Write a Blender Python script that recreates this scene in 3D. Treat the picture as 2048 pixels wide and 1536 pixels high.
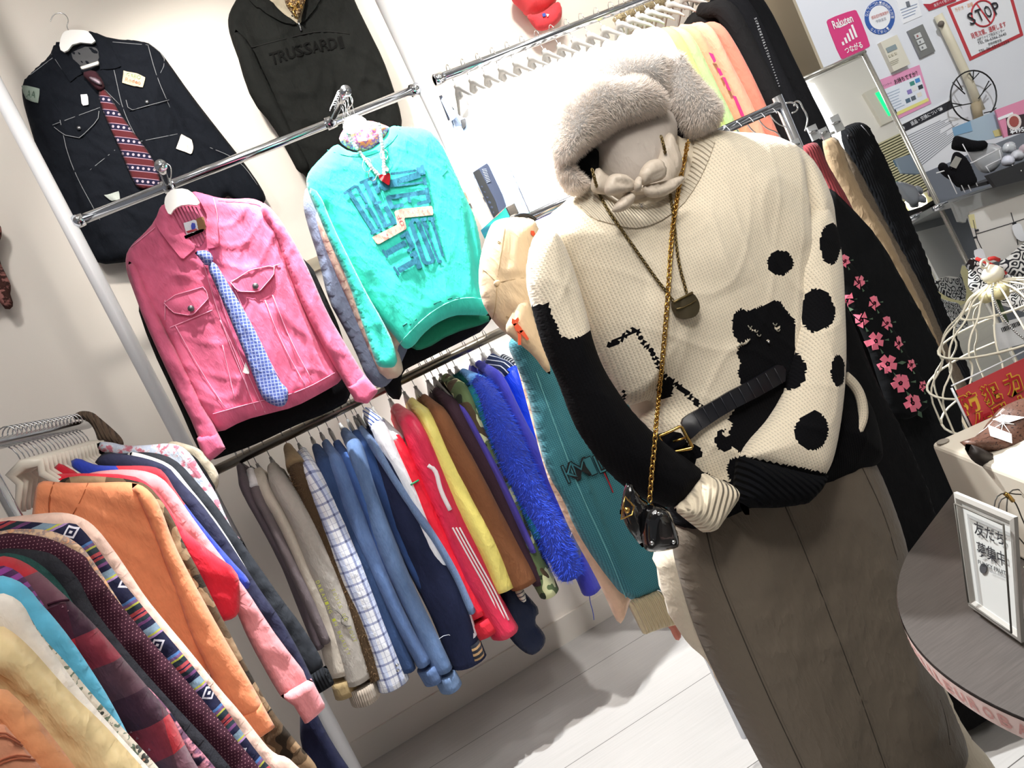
import bpy, bmesh, math, random
import numpy as np
from mathutils import Vector, Matrix
from mathutils.geometry import delaunay_2d_cdt
random.seed(7)
for o in list(bpy.data.objects): bpy.data.objects.remove(o)
SC = bpy.context.scene; COL = SC.collection
# ------------------------------------------------ camera
CF = 1600.0; CP, CR, CY = (math.radians(a) for a in (5.44, 25.47, 14.04)); CH = 1.30
_C = np.array([0, 0, CH])
_fw = np.array([math.sin(CY)*math.cos(CP), math.cos(CY)*math.cos(CP), -math.sin(CP)])
_rt = np.array([math.cos(CY), -math.sin(CY), 0.0]); _up = np.cross(_rt, _fw)
_R = math.cos(CR)*_rt - math.sin(CR)*_up
_U = math.cos(CR)*_up + math.sin(CR)*_rt
cam = bpy.data.objects.new('camera', bpy.data.cameras.new('camera')); COL.objects.link(cam)
cam.data.sensor_fit = 'HORIZONTAL'; cam.data.sensor_width = 36.0; cam.data.lens = CF/2048*36.0
cam.data.clip_start = 0.05
cam.matrix_world = Matrix(((_R[0], _U[0], -_fw[0], 0), (_R[1], _U[1], -_fw[1], 0), (_R[2], _U[2], -_fw[2], CH), (0, 0, 0, 1)))
SC.camera = cam
# ------------------------------------------------ exposure, world, lights
SC.view_settings.view_transform = 'Standard'; SC.view_settings.look = 'None'
SC.view_settings.exposure = 0.38; SC.view_settings.gamma = 1.0; SC.view_settings.use_curve_mapping = False
wd = bpy.data.worlds.new('shop_air'); SC.world = wd; wd.use_nodes = True
wd.node_tree.nodes['Background'].inputs[0].default_value = (0.95, 0.95, 1.0, 1)
wd.node_tree.nodes['Background'].inputs[1].default_value = 0.14
def lamp(kind, name, loc, to, energy, color=(1, 1, 1), **k):
    d = bpy.data.lights.new(name, kind); d.energy = energy; d.color = color
    for a, b in k.items(): setattr(d, a, b)
    o = bpy.data.objects.new(name, d); COL.objects.link(o); o.location = loc
    v = Vector(to) - Vector(loc); o.rotation_euler = v.to_track_quat('-Z', 'Y').to_euler()
    return o
def spot(name, loc, to, energy, angle, blend=.3, size=.04, color=(1, 1, 1)):
    return lamp('SPOT', name, loc, to, energy, color, spot_size=math.radians(angle), spot_blend=blend, shadow_soft_size=size)
lamp('AREA', 'ceiling_panel_light', (0.35, 0.3, 2.8), (0.5, 1.1, 0.9), 26, (1, .97, .93), shape='RECTANGLE', size=1.6, size_y=1.0)
spot('track_lamp_tees', (1.3, 1.7, 2.85), (1.3, 2.5, 1.7), 150, 60, .5, .05, (1, .98, .95))
spot('track_lamp_teal', (0.6, 1.3, 2.85), (0.6, 2.3, 1.75), 20, 40, .5, .05, (.97, .99, 1))
spot('track_lamp_wall', (0.15, 1.8, 2.85), (0.25, 2.95, 2.1), 75, 66, .7, .06, (1, .95, .86))
spot('left_wall_fill', (-.45, 1.7, 2.85), (-.55, 3.0, 2.35), 26, 80, .8, .10, (1, .97, .93))  # fill spot added to lift the left wall
spot('tee_wall_fill', (1.35, 2.05, 2.88), (1.4, 3.0, 2.35), 50, 95, .6, .08, (1, .96, .88))  # added wash light, brightens the wall behind the tees
spot('track_lamp_form', (.25, -.35, 2.75), (.72, 1.3, 1.1), 55, 40, .8, .16, (1, .97, .92))
spot('low_row_fill', (.75, 1.15, 2.88), (.45, 2.45, 1.0), 40, 30, .6, .08, (1, .98, .97))  # extra spot put in to brighten the lower row of clothes
spot('column_fill', (2.3, .9, 2.85), (2.7, 2.5, 1.6), 75, 70, .8, .08, (.95, .97, 1))  # spot added to brighten the white column
spot('track_lamp_floor', (.55, 1.95, 2.9), (0.8, 1.85, 0.0), 300, 72, .25, .02, (.95, .98, 1))
spot('track_lamp_floor', (0.3, 1.9, 2.9), (0.75, 1.75, 0.0), 190, 72, .25, .02, (1, .97, .93))
# ------------------------------------------------ pixel helpers (2048 x 1536 photo frame)
def ray(x, y): return _fw + _R*(x-1024)/CF - _U*(y-768)/CF
def project(p):
    d = np.asarray(p, float) - _C; z = d @ _fw
    return np.stack([1024 + CF*(d @ _R)/z, 768 - CF*(d @ _U)/z], -1)
class Plane:
    def __init__(s, o, n=(0, -1, 0), ex=None):
        s.o = np.array(o, float); s.n = np.array(n, float); s.n /= np.linalg.norm(s.n)
        ex = np.cross((0, 0, 1), s.n) if ex is None else np.array(ex, float)
        s.ex = ex/np.linalg.norm(ex); s.ez = np.cross(s.n, s.ex)
        if s.ez[2] < 0: s.ez = -s.ez
    def hit(s, x, y, h=0.0):
        d = ray(x, y); t = ((s.o + s.n*h - _C) @ s.n)/(d @ s.n); p = _C + d*t - s.o
        return np.array([p @ s.ex, p @ s.ez])
    def w(s, u, v, h=0.0): return s.o + s.ex*u + s.ez*v + s.n*h
def PY(Y): return Plane((0, Y, 0))
def at(x, y, Y): 
    d = ray(x, y); return _C + d*(Y/d[1])
def atz(x, y, Z):
    d = ray(x, y); return _C + d*((Z-CH)/d[2])
# ------------------------------------------------ object helpers
def mk(name, verts, faces, mat=None, parent=None, uv=None, smooth=True, fmat=None):
    me = bpy.data.meshes.new(name)
    org = np.array(parent_loc(parent)) if parent is not None else None
    V = np.asarray(verts, float)
    if org is None:
        lo, hi = V.min(0), V.max(0); org = np.array([(lo[0]+hi[0])/2, (lo[1]+hi[1])/2, lo[2]]); loc = org
    else: loc = np.zeros(3)
    me.from_pydata([tuple(v) for v in (V-org)], [], [tuple(int(i) for i in f) for f in faces])
    if uv is not None:
        l = me.uv_layers.new(name='UVMap'); uv = np.asarray(uv, float)
        idx = np.empty(len(me.loops), int); me.loops.foreach_get('vertex_index', idx)
        l.data.foreach_set('uv', uv[idx].ravel())
    me.polygons.foreach_set('use_smooth', [smooth]*len(me.polygons))
    for m in (mat if isinstance(mat, (list, tuple)) else [mat]):
        if m: me.materials.append(m)
    if fmat is not None: me.polygons.foreach_set('material_index', fmat)
    me.update()
    o = bpy.data.objects.new(name, me); COL.objects.link(o); o.location = loc
    if parent is not None: o.parent = parent
    return o
def parent_loc(p):
    l = Vector((0, 0, 0))
    while p is not None: l += p.location; p = p.parent
    return l
def tag(o, label, cat, group=None, kind=None):
    if label: o['label'] = label
    if cat: o['category'] = cat
    if group: o['group'] = group
    if kind: o['kind'] = kind
    return o
def thing(name, label, cat, loc, group=None):
    o = bpy.data.objects.new(name, None); COL.objects.link(o); o.location = Vector(tuple(loc)); o.empty_display_size = .02
    return tag(o, label, cat, group)
def copy_tree(o, parent=None):
    c = o.copy(); COL.objects.link(c)
    if parent: c.parent = parent
    for ch in list(o.children): copy_tree(ch, c)
    return c
def chaikin(p, n=2, closed=True):
    p = np.asarray(p, float)
    for _ in range(n):
        if closed:
            q = np.roll(p, -1, 0); a = .75*p+.25*q; b = .25*p+.75*q
            p = np.stack([a, b], 1).reshape(-1, 2)
        else:
            q = p[1:]; r = p[:-1]; a = .75*r+.25*q; b = .25*r+.75*q
            p = np.vstack([p[:1], np.stack([a, b], 1).reshape(-1, p.shape[1]), p[-1:]])
    return p
def resample(p, step, closed=True):
    p = np.asarray(p, float); q = np.vstack([p, p[:1]]) if closed else p
    L = np.r_[0, np.cumsum(np.linalg.norm(np.diff(q, axis=0), axis=1))]
    n = max(3 if closed else 2, int(L[-1]/step)+1)
    t = np.linspace(0, L[-1], n+1)[:-1] if closed else np.linspace(0, L[-1], n)
    return np.stack([np.interp(t, L, q[:, i]) for i in range(p.shape[1])], 1)
def inpoly(pts, poly):
    pts = np.asarray(pts, float); A = np.asarray(poly, float); B = np.roll(A, -1, 0); out = np.zeros(len(pts), bool)
    dy = B[:, 1]-A[:, 1]; dy = np.where(dy == 0, 1e-30, dy); sl = (B[:, 0]-A[:, 0])/dy
    for k in range(0, len(pts), 4000):
        x = pts[k:k+4000, 0:1]; y = pts[k:k+4000, 1:2]
        m = ((A[:, 1] > y) != (B[:, 1] > y)) & (x < sl*(y-A[:, 1])+A[:, 0]); out[k:k+4000] = m.sum(1) % 2 == 1
    return out
def polydist(pts, poly):
    pts = np.asarray(pts, float); A = np.asarray(poly, float); D = np.roll(A, -1, 0)-A; L = np.maximum((D*D).sum(1), 1e-18); out = np.zeros(len(pts))
    for k in range(0, len(pts), 2000):
        px = pts[k:k+2000, 0:1]-A[:, 0]; py = pts[k:k+2000, 1:2]-A[:, 1]
        t = np.clip((px*D[:, 0]+py*D[:, 1])/L, 0, 1); qx = px-t*D[:, 0]; qy = py-t*D[:, 1]
        out[k:k+2000] = (qx*qx+qy*qy).min(1)
    return np.sqrt(out)
def tri(poly, res, holes=()):
    pts = [tuple(p) for p in poly]; n = len(pts); edges = [(i, (i+1) % n) for i in range(n)]
    lo, hi = np.min(poly, 0), np.max(poly, 0)
    gx = np.arange(lo[0], hi[0], res); gy = np.arange(lo[1], hi[1], res*.866)
    G = np.array([(x + (res/2 if j % 2 else 0), y) for j, y in enumerate(gy) for x in gx]) if len(gx) and len(gy) else np.zeros((0, 2))
    if len(G):
        G = G[inpoly(G, poly)]
        if len(G): G = G[polydist(G, poly) > res*.45]
    r = delaunay_2d_cdt([Vector(p) for p in pts] + [Vector(g) for g in G], edges, [], 1, 1e-7)
    return np.array([tuple(v) for v in r[0]]), [tuple(f) for f in r[2]]
class Body:
    """a closed cushion shape: an outline on a real plane, with its own thickness and folds"""
    def __init__(s, plane, poly, T, R, folds=(), drape=0, dk=70, seed=0, base=0.0, tilt=0.0):
        s.pl, s.poly, s.T, s.R, s.drape, s.dk, s.base, s.tilt = plane, poly, T, R, drape, dk, base, tilt
        rg = np.random.RandomState(seed+1)
        s.ph = rg.rand(8)*6.28; s.kk = rg.rand(8)
        s.folds = []
        for f in folds:
            a = plane.hit(f[0], f[1]); b = plane.hit(f[2], f[3]); s.folds.append((a, b, f[4], f[5]))
        s.c = np.mean(poly, 0)
    def prof(s, P):
        ins = inpoly(P, s.poly); d = np.where(ins, polydist(P, s.poly), 0)
        q = np.clip(d/s.R, 0, 1); return np.sqrt(np.maximum(0, 1-(1-q)**2)), np.clip(d/(s.R*.6), 0, 1)
    def height(s, P):
        P = np.atleast_2d(P); pr, e = s.prof(P); h = s.T*pr
        if s.drape:
            u, v = P[:, 0], P[:, 1]; w = 0
            for i in range(5):
                k = s.dk*(.5+s.kk[i]); w = w + np.sin(k*u + k*.25*(s.kk[i+3]-.5)*v + 1.4*np.sin(9*v+s.ph[i+2]) + s.ph[i])/(1+.4*i)
            w2 = np.sin(55*v+4*np.sin(14*u+s.ph[1])+s.ph[3])*np.sin(23*u+s.ph[5])
            h = h + s.drape*(w*.5+.35*w2)*e
            cr = 1-np.abs(np.sin(17*u+6*np.sin(7*v+s.ph[2])+3*np.sin(19*u+s.ph[4])+11*v+s.ph[6])); c2 = 1-np.abs(np.sin(31*v-13*u+4*np.sin(11*u+s.ph[7])+s.ph[1]))
            h = h + s.drape*(.9*cr**3+.7*c2**4-.4)*e
        for a, b, wd_, am in s.folds:
            d = b-a; L = d @ d; t = np.clip(((P-a) @ d)/L, 0, 1)
            q = P-(a+t[:, None]*d); dd = (q*q).sum(1)
            h = h + am*np.exp(-dd/(wd_*wd_))*e*(1-.5*(2*t-1)**4)
        return h + s.base
    def surf(s, x, y, eps=0.0):
        h = 0.0
        for _ in range(5):
            uv = s.pl.hit(x, y, h); h = float(s.height(uv)[0])+eps
        uv = s.pl.hit(x, y, h)
        return s.pl.w(uv[0], uv[1], h)
def body(name, px, plane, mat, parent=None, T=.02, Tb=None, R=.05, res=.012, folds=(), drape=0, dk=70, seed=0, smooth=1, paint=None, uvmode='plane', uvpoly=None):
    if not isinstance(plane, Plane): plane = PY(plane)
    poly = np.array([plane.hit(*p) for p in px]) if uvpoly is None else np.array(uvpoly, float)
    if smooth: poly = chaikin(poly, smooth)
    poly = resample(poly, res)
    B = Body(plane, poly, T, R, folds, drape, dk, seed)
    V, F = tri(poly, res)
    n = len(V); d = polydist(V, poly); bd = d < 1e-6
    h = B.height(V); Tb = T*.6 if Tb is None else Tb
    pr, _ = B.prof(V); hb = -Tb*pr
    front = np.array([plane.w(u, v, a) for (u, v), a in zip(V, np.where(bd, 0, h))])
    idx = np.full(n, -1); nb = np.where(~bd)[0]; idx[nb] = n + np.arange(len(nb)); idx[bd] = np.where(bd)[0]
    back = np.array([plane.w(V[i, 0], V[i, 1], hb[i]) for i in nb]).reshape(-1, 3)
    faces = []; 
    def area(f): a, b, c = V[f[0]], V[f[1]], V[f[2]]; return (b[0]-a[0])*(c[1]-a[1])-(b[1]-a[1])*(c[0]-a[0])
    nfront = 0
    nn = np.cross(plane.ex, plane.ez) @ plane.n
    for f in F:
        if (area(f) > 0) != (nn > 0): f = f[::-1]
        faces.append(f)
    nfront = len(faces)
    for f in faces[:nfront]: 
        g = tuple(int(idx[i]) for i in f[::-1])
        if g[0] != g[1] and sum(bd[i] for i in f) < 3: faces.append(g)
        elif sum(bd[i] for i in f) == 3: faces.append(tuple(int(i) for i in f[::-1]))
    allv = np.vstack([front, back]); uv = np.vstack([V, V[nb]])
    fmat = None
    if paint:
        ctr = np.array([allv[list(f)].mean(0) for f in faces]); pp = project(ctr); fm = np.zeros(len(faces), int)
        for poly_px, mi in paint:
            m = inpoly(pp, np.asarray(poly_px, float)); fm[m] = mi
        fm2 = fm.copy(); fm2[nfront:] = np.where(fm[nfront:] > 0, fm[nfront:], 0); fmat = fm2
    o = mk(name, allv, faces, mat, parent, uv, fmat=fmat)
    o['_'] = 0; del o['_']
    return o, B
def slab(name, px, plane, mat, parent=None, th=.002, smooth=0, off=0.0, uvpoly=None, flat=True):
    """a thin flat plate (card, sign, sticker) with real thickness in front of a plane"""
    if not isinstance(plane, Plane): plane = PY(plane)
    poly = np.array([plane.hit(*p, off) for p in px]) if uvpoly is None else np.array(uvpoly, float)
    if smooth: poly = chaikin(poly, smooth)
    V, F = tri(poly, 10.0); n = len(V)
    a = np.array([plane.w(u, v, off+th) for u, v in V]); b = np.array([plane.w(u, v, off) for u, v in V])
    nn = np.cross(plane.ex, plane.ez) @ plane.n; fs = []
    from collections import Counter
    ec = Counter()
    for f in F:
        A, B_, C_ = V[f[0]], V[f[1]], V[f[2]]
        if (((B_[0]-A[0])*(C_[1]-A[1])-(B_[1]-A[1])*(C_[0]-A[0])) > 0) != (nn > 0): f = f[::-1]
        fs.append(tuple(f)); 
        for i in range(3): ec[(f[i], f[(i+1) % 3])] += 1
    faces = list(fs) + [tuple(i+n for i in f[::-1]) for f in fs]
    for (i, j) in list(ec):
        if (j, i) not in ec: faces.append((j, i, i+n, j+n))
    return mk(name, np.vstack([a, b]), faces, mat, parent, np.vstack([V, V]), smooth=False)
def patch(name, px, B, mat, parent, eps=.0015, res=.01, smooth=1, th=.0015):
    """cloth patch / print lying on a body's real surface"""
    pl = B.pl; poly = []
    for x, y in px:
        w = B.surf(x, y, eps)-pl.o; poly.append((w @ pl.ex, w @ pl.ez))
    poly = np.array(poly)
    if smooth: poly = chaikin(poly, smooth)
    poly = resample(poly, res); V, F = tri(poly, res); n = len(V); h = B.height(V)+eps
    a = np.array([pl.w(u, v, k) for (u, v), k in zip(V, h)]); b = np.array([pl.w(u, v, k-th) for (u, v), k in zip(V, h)])
    nn = np.cross(pl.ex, pl.ez) @ pl.n; fs = []; ec = set()
    for f in F:
        A, B_, C_ = V[f[0]], V[f[1]], V[f[2]]
        if (((B_[0]-A[0])*(C_[1]-A[1])-(B_[1]-A[1])*(C_[0]-A[0])) > 0) != (nn > 0): f = f[::-1]
        fs.append(tuple(f))
        for i in range(3): ec.add((f[i], f[(i+1) % 3]))
    rim = [(i, j) for i, j in ec if (j, i) not in ec]; ids = sorted({i for e in rim for i in e}); mp = {i: 2*n+k for k, i in enumerate(ids)}; m = len(ids)
    faces = list(fs) + [tuple(i+n for i in f[::-1]) for f in fs] + [(mp[j], mp[i], mp[i]+m, mp[j]+m) for i, j in rim]
    return mk(name, np.vstack([a, b, a[ids], b[ids]]), faces, mat, parent, np.vstack([V, V, V[ids], V[ids]]))
def tube_mesh(pts, rad, seg=8, flat=1.0, side=None, closed=False, wob=0.0, wk=60, seed=0):
    P = np.asarray(pts, float); n = len(P); rad = np.broadcast_to(np.asarray(rad, float), (n,))
    T = np.gradient(P, axis=0) if not closed else (np.roll(P, -1, 0)-np.roll(P, 1, 0)); T /= np.linalg.norm(T, axis=1)[:, None]+1e-12
    if side is None:
        side = np.array([0, -1, .01]) if abs(T[0][1]) < .9 else np.array([1., 0, 0])
    N = np.empty_like(P); s = np.asarray(side, float)
    for i in range(n):
        s = s-(s @ T[i])*T[i]
        if np.linalg.norm(s) < 1e-6: s = np.cross(T[i], (1, .3, .2))
        s = s/np.linalg.norm(s); N[i] = s
    Bn = np.cross(T, N); L = np.r_[0, np.cumsum(np.linalg.norm(np.diff(P, axis=0), axis=1))]
    rg = np.random.RandomState(seed); ph = rg.rand(6)*6.28
    V = []; UV = []
    for i in range(n):
        for j in range(seg):
            a = 2*math.pi*j/seg
            r = rad[i]*(1 + wob*(.7*math.sin(2*a+7*L[i]+ph[0]) + .6*math.sin(3*a-12*L[i]+ph[1]) + .45*math.sin(17*L[i]+2.2*math.sin(a+ph[2])+ph[3]) + .35*(1-abs(math.sin(4*a+15*L[i]+3*math.sin(9*L[i]+ph[5])+ph[4])))**2)) if wob else rad[i]
            V.append(P[i] + N[i]*math.cos(a)*r*flat + Bn[i]*math.sin(a)*r); UV.append((a*rad[i]*(1 if j < seg else 0), L[i]))
    F = []
    m = n if closed else n-1
    for i in range(m):
        for j in range(seg):
            i2 = (i+1) % n; j2 = (j+1) % seg
            F.append((i*seg+j, i*seg+j2, i2*seg+j2, i2*seg+j))
    if not closed:
        F.append(tuple(range(seg))[::-1]); F.append(tuple((n-1)*seg+j for j in range(seg)))
    return np.array(V), F, np.array(UV)
def tube(name, pts, rad, mat, parent=None, **k):
    V, F, UV = tube_mesh(pts, rad, **k); return mk(name, V, F, mat, parent, UV)
def join(parts):
    V = []; F = []; UV = []; n = 0
    for p in parts:
        v, f, u = p if len(p) == 3 else (p[0], p[1], np.zeros((len(p[0]), 2)))
        V.append(np.asarray(v)); UV.append(u); F += [tuple(i+n for i in g) for g in f]; n += len(v)
    return np.vstack(V), F, np.vstack(UV)
def box_mesh(lo, hi, bev=0.0):
    bm = bmesh.new(); bmesh.ops.create_cube(bm, size=1)
    lo, hi = np.array(lo, float), np.array(hi, float)
    for v in bm.verts: v.co = Vector(tuple((lo+hi)/2 + np.array(v.co)*(hi-lo)))
    if bev: bmesh.ops.bevel(bm, geom=list(bm.edges), offset=bev, segments=2, affect='EDGES', profile=.5)
    V = np.array([tuple(v.co) for v in bm.verts]); F = [tuple(v.index for v in f.verts) for f in bm.faces]; bm.free()
    return V, F, np.stack([V[:, 0]+V[:, 1], V[:, 2]], 1)
def box(name, lo, hi, mat, parent=None, bev=0.0, **k):
    V, F, UV = box_mesh(lo, hi, bev); o = mk(name, V, F, mat, parent, UV, smooth=False, **k); return o
def ball_mesh(c, r, seg=12, sc=(1, 1, 1)):
    bm = bmesh.new(); bmesh.ops.create_uvsphere(bm, u_segments=seg, v_segments=max(4, seg*2//3), radius=1)
    V = np.array([tuple(v.co) for v in bm.verts])*r*np.array(sc)+np.array(c); F = [tuple(v.index for v in f.verts) for f in bm.faces]; bm.free()
    return V, F, V[:, [0, 2]]
def ball(name, c, r, mat, parent=None, seg=12, sc=(1, 1, 1)):
    return mk(name, *(lambda t: (t[0], t[1], mat, parent, t[2]))(ball_mesh(c, r, seg, sc)))
def smoothpath(p, n=2, step=None):
    q = chaikin(p, n, closed=False); return resample(q, step, closed=False) if step else q
_txt = {}
def text_mesh(s, bold=0.0):
    k = (s, bold)
    if k not in _txt:
        c = bpy.data.curves.new('t', 'FONT'); c.body = s; c.size = 1.0; c.offset = bold; c.resolution_u = 2; c.align_x = 'CENTER'; c.align_y = 'CENTER'
        o = bpy.data.objects.new('t', c); COL.objects.link(o); dg = bpy.context.evaluated_depsgraph_get(); dg.update()
        me = bpy.data.meshes.new_from_object(o.evaluated_get(dg)); V = np.array([tuple(v.co) for v in me.vertices]).reshape(-1, 3)[:, :2]
        F = [tuple(p.vertices) for p in me.polygons]; bpy.data.objects.remove(o)
        if len(V):
            lo, hi = V.min(0), V.max(0); V = (V-(lo+hi)/2)/np.maximum(hi-lo, 1e-6)
        _txt[k] = (V, F)
    return _txt[k]
def writing(name, s, quad, surf, mat, parent, bold=0.0, eps=.0012):
    """lettering fitted in the photo quad (tl,tr,br,bl), laid on a Body or a Plane"""
    V, F = text_mesh(s, bold)
    if not len(V): return None
    tl, tr, br, bl = [np.array(q, float) for q in quad]
    out = []; cache = {}
    for x, y in V:
        a, b = x+.5, .5-y
        p = (tl*(1-a)+tr*a)*(1-b) + (bl*(1-a)+br*a)*b
        if isinstance(surf, Body): out.append(surf.surf(p[0], p[1], eps))
        else:
            uv = surf.hit(p[0], p[1], eps); out.append(surf.w(uv[0], uv[1], eps))
    return mk(name, out, F, mat, parent, V, smooth=False)
def pile(src, n, L, parent, mat, seed=0, wd=.0004, nm='fur_pile'):
    me = src.data; rg = np.random.RandomState(seed); nv = len(me.vertices); co = np.empty(nv*3); me.vertices.foreach_get('co', co); co = co.reshape(-1, 3); no = np.empty(nv*3); me.vertices.foreach_get('normal', no); no = no.reshape(-1, 3)
    co = co+np.array(parent_loc(src.parent)); tri_ = np.array([t3 for p in me.polygons for t3 in ([tuple(p.vertices)] if len(p.vertices) == 3 else [tuple(p.vertices)[:3], (p.vertices[0], p.vertices[2], p.vertices[3])] if len(p.vertices) == 4 else [])]); A = co[tri_]; ar = np.linalg.norm(np.cross(A[:, 1]-A[:, 0], A[:, 2]-A[:, 0]), axis=1); k = rg.choice(len(tri_), n, p=ar/ar.sum())
    w = rg.dirichlet((1, 1, 1), n); P = (A[k]*w[:, :, None]).sum(1); N = (no[tri_[k]]*w[:, :, None]).sum(1); N /= np.linalg.norm(N, axis=1)[:, None]
    lean = np.stack([.5*np.sin(P[:, 0]*60+P[:, 2]*40), 0*P[:, 0], -.5+.35*np.sin(P[:, 0]*45)], 1)+rg.randn(n, 3)*.33; D = N+lean*.8; D /= np.linalg.norm(D, axis=1)[:, None]; S = np.cross(D, rg.randn(n, 3)); S /= np.linalg.norm(S, axis=1)[:, None]
    l = L*(.6+.6*rg.rand(n))[:, None]; V = np.stack([P-S*wd-N*.001, P+S*wd-N*.001, P+D*l], 1).reshape(-1, 3); F = np.arange(3*n).reshape(-1, 3)
    o = mk(nm, V, F, mat, parent, smooth=False); o['kind'] = 'stuff'; return o
# ------------------------------------------------ materials
def lin(c):
    if isinstance(c, str): c = c.lstrip('#'); c = [int(c[i:i+2], 16)/255 for i in (0, 2, 4)]
    return tuple((x/12.92 if x <= .04045 else ((x+.055)/1.055)**2.4) for x in c[:3]) + (1,)
class NT:
    def __init__(s, name):
        s.m = bpy.data.materials.new(name); s.m.use_nodes = True; s.t = s.m.node_tree; s.b = s.t.nodes['Principled BSDF']
        s.uvn = None
    def n(s, typ, **k):
        nd = s.t.nodes.new(typ)
        for a, v in k.items():
            if a.startswith('i_'):
                key = a[2:]; key = int(key) if key.isdigit() else key.replace('_', ' ')
                nd.inputs[key].default_value = v
            else: setattr(nd, a, v)
        return nd
    def l(s, a, b): s.t.links.new(a, b)
    def uv(s, scale=(1, 1), rot=0):
        if s.uvn is None: s.uvn = s.n('ShaderNodeTexCoord')
        mp = s.n('ShaderNodeMapping'); mp.inputs['Scale'].default_value = (scale[0], scale[1], 1); mp.inputs['Rotation'].default_value = (0, 0, rot)
        s.l(s.uvn.outputs['UV'], mp.inputs[0]); return mp.outputs[0]
    def obj(s, scale=(1, 1, 1)):
        if s.uvn is None: s.uvn = s.n('ShaderNodeTexCoord')
        mp = s.n('ShaderNodeMapping'); mp.inputs['Scale'].default_value = scale
        s.l(s.uvn.outputs['Object'], mp.inputs[0]); return mp.outputs[0]
    def math(s, op, a, b=None, c=None):
        nd = s.n('ShaderNodeMath', operation=op)
        for i, v in enumerate((a, b, c)):
            if v is None: continue
            if isinstance(v, (int, float)): nd.inputs[i].default_value = v
            else: s.l(v, nd.inputs[i])
        return nd.outputs[0]
    def mix(s, f, a, b, mode='MIX'):
        nd = s.n('ShaderNodeMix', data_type='RGBA', blend_type=mode)
        for v, i in ((f, 0), (a, 6), (b, 7)):
            if isinstance(v, (int, float)): nd.inputs[i].default_value = v
            elif isinstance(v, (tuple, str)): nd.inputs[i].default_value = lin(v) if isinstance(v, str) else v
            else: s.l(v, nd.inputs[i])
        return nd.outputs[2]
    def noise(s, vec, scale=10, detail=3, rough=.5):
        nd = s.n('ShaderNodeTexNoise', i_Scale=scale, i_Detail=detail, i_Roughness=rough); s.l(vec, nd.inputs['Vector']); return nd.outputs[0]
    def ramp(s, fac, stops, interp='CONSTANT'):
        nd = s.n('ShaderNodeValToRGB'); r = nd.color_ramp; r.interpolation = interp
        while len(r.elements) < len(stops): r.elements.new(.5)
        for e, (p, c) in zip(r.elements, stops): e.position = p; e.color = lin(c)
        s.l(fac, nd.inputs[0]); return nd.outputs[0]
    def sep(s, v):
        nd = s.n('ShaderNodeSeparateXYZ'); s.l(v, nd.inputs[0]); return nd.outputs
    def out(s, col=None, rough=.9, bump=None, bstr=.3, bdist=.002, sheen=0, metal=0, spec=.3):
        b = s.b
        if col is not None:
            if isinstance(col, (tuple, str)): b.inputs['Base Color'].default_value = lin(col) if isinstance(col, str) else col
            else: s.l(col, b.inputs['Base Color'])
        b.inputs['Roughness'].default_value = rough; b.inputs['Metallic'].default_value = metal
        b.inputs['Specular IOR Level'].default_value = spec
        if sheen: b.inputs['Sheen Weight'].default_value = sheen; b.inputs['Sheen Roughness'].default_value = .5
        if bump is not None:
            bn = s.n('ShaderNodeBump', i_Strength=bstr, i_Distance=bdist); s.l(bump, bn.inputs['Height']); s.l(bn.outputs[0], b.inputs['Normal'])
        return s.m
_mc = {}
def solid(color, rough=.5, metal=0, name=None, spec=.5, em=None, alpha=None, trans=0, coat=0):
    k = ('solid', color, rough, metal, name, em, trans, coat)
    if k in _mc: return _mc[k]
    t = NT(name or 'surface_'+color.strip('#')); m = t.out(color, rough, metal=metal, spec=spec)
    if em: t.b.inputs['Emission Color'].default_value = lin(color); t.b.inputs['Emission Strength'].default_value = em
    if trans: t.b.inputs['Transmission Weight'].default_value = trans; t.b.inputs['IOR'].default_value = 1.3
    if coat: t.b.inputs['Coat Weight'].default_value = coat
    _mc[k] = m; return m
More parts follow.
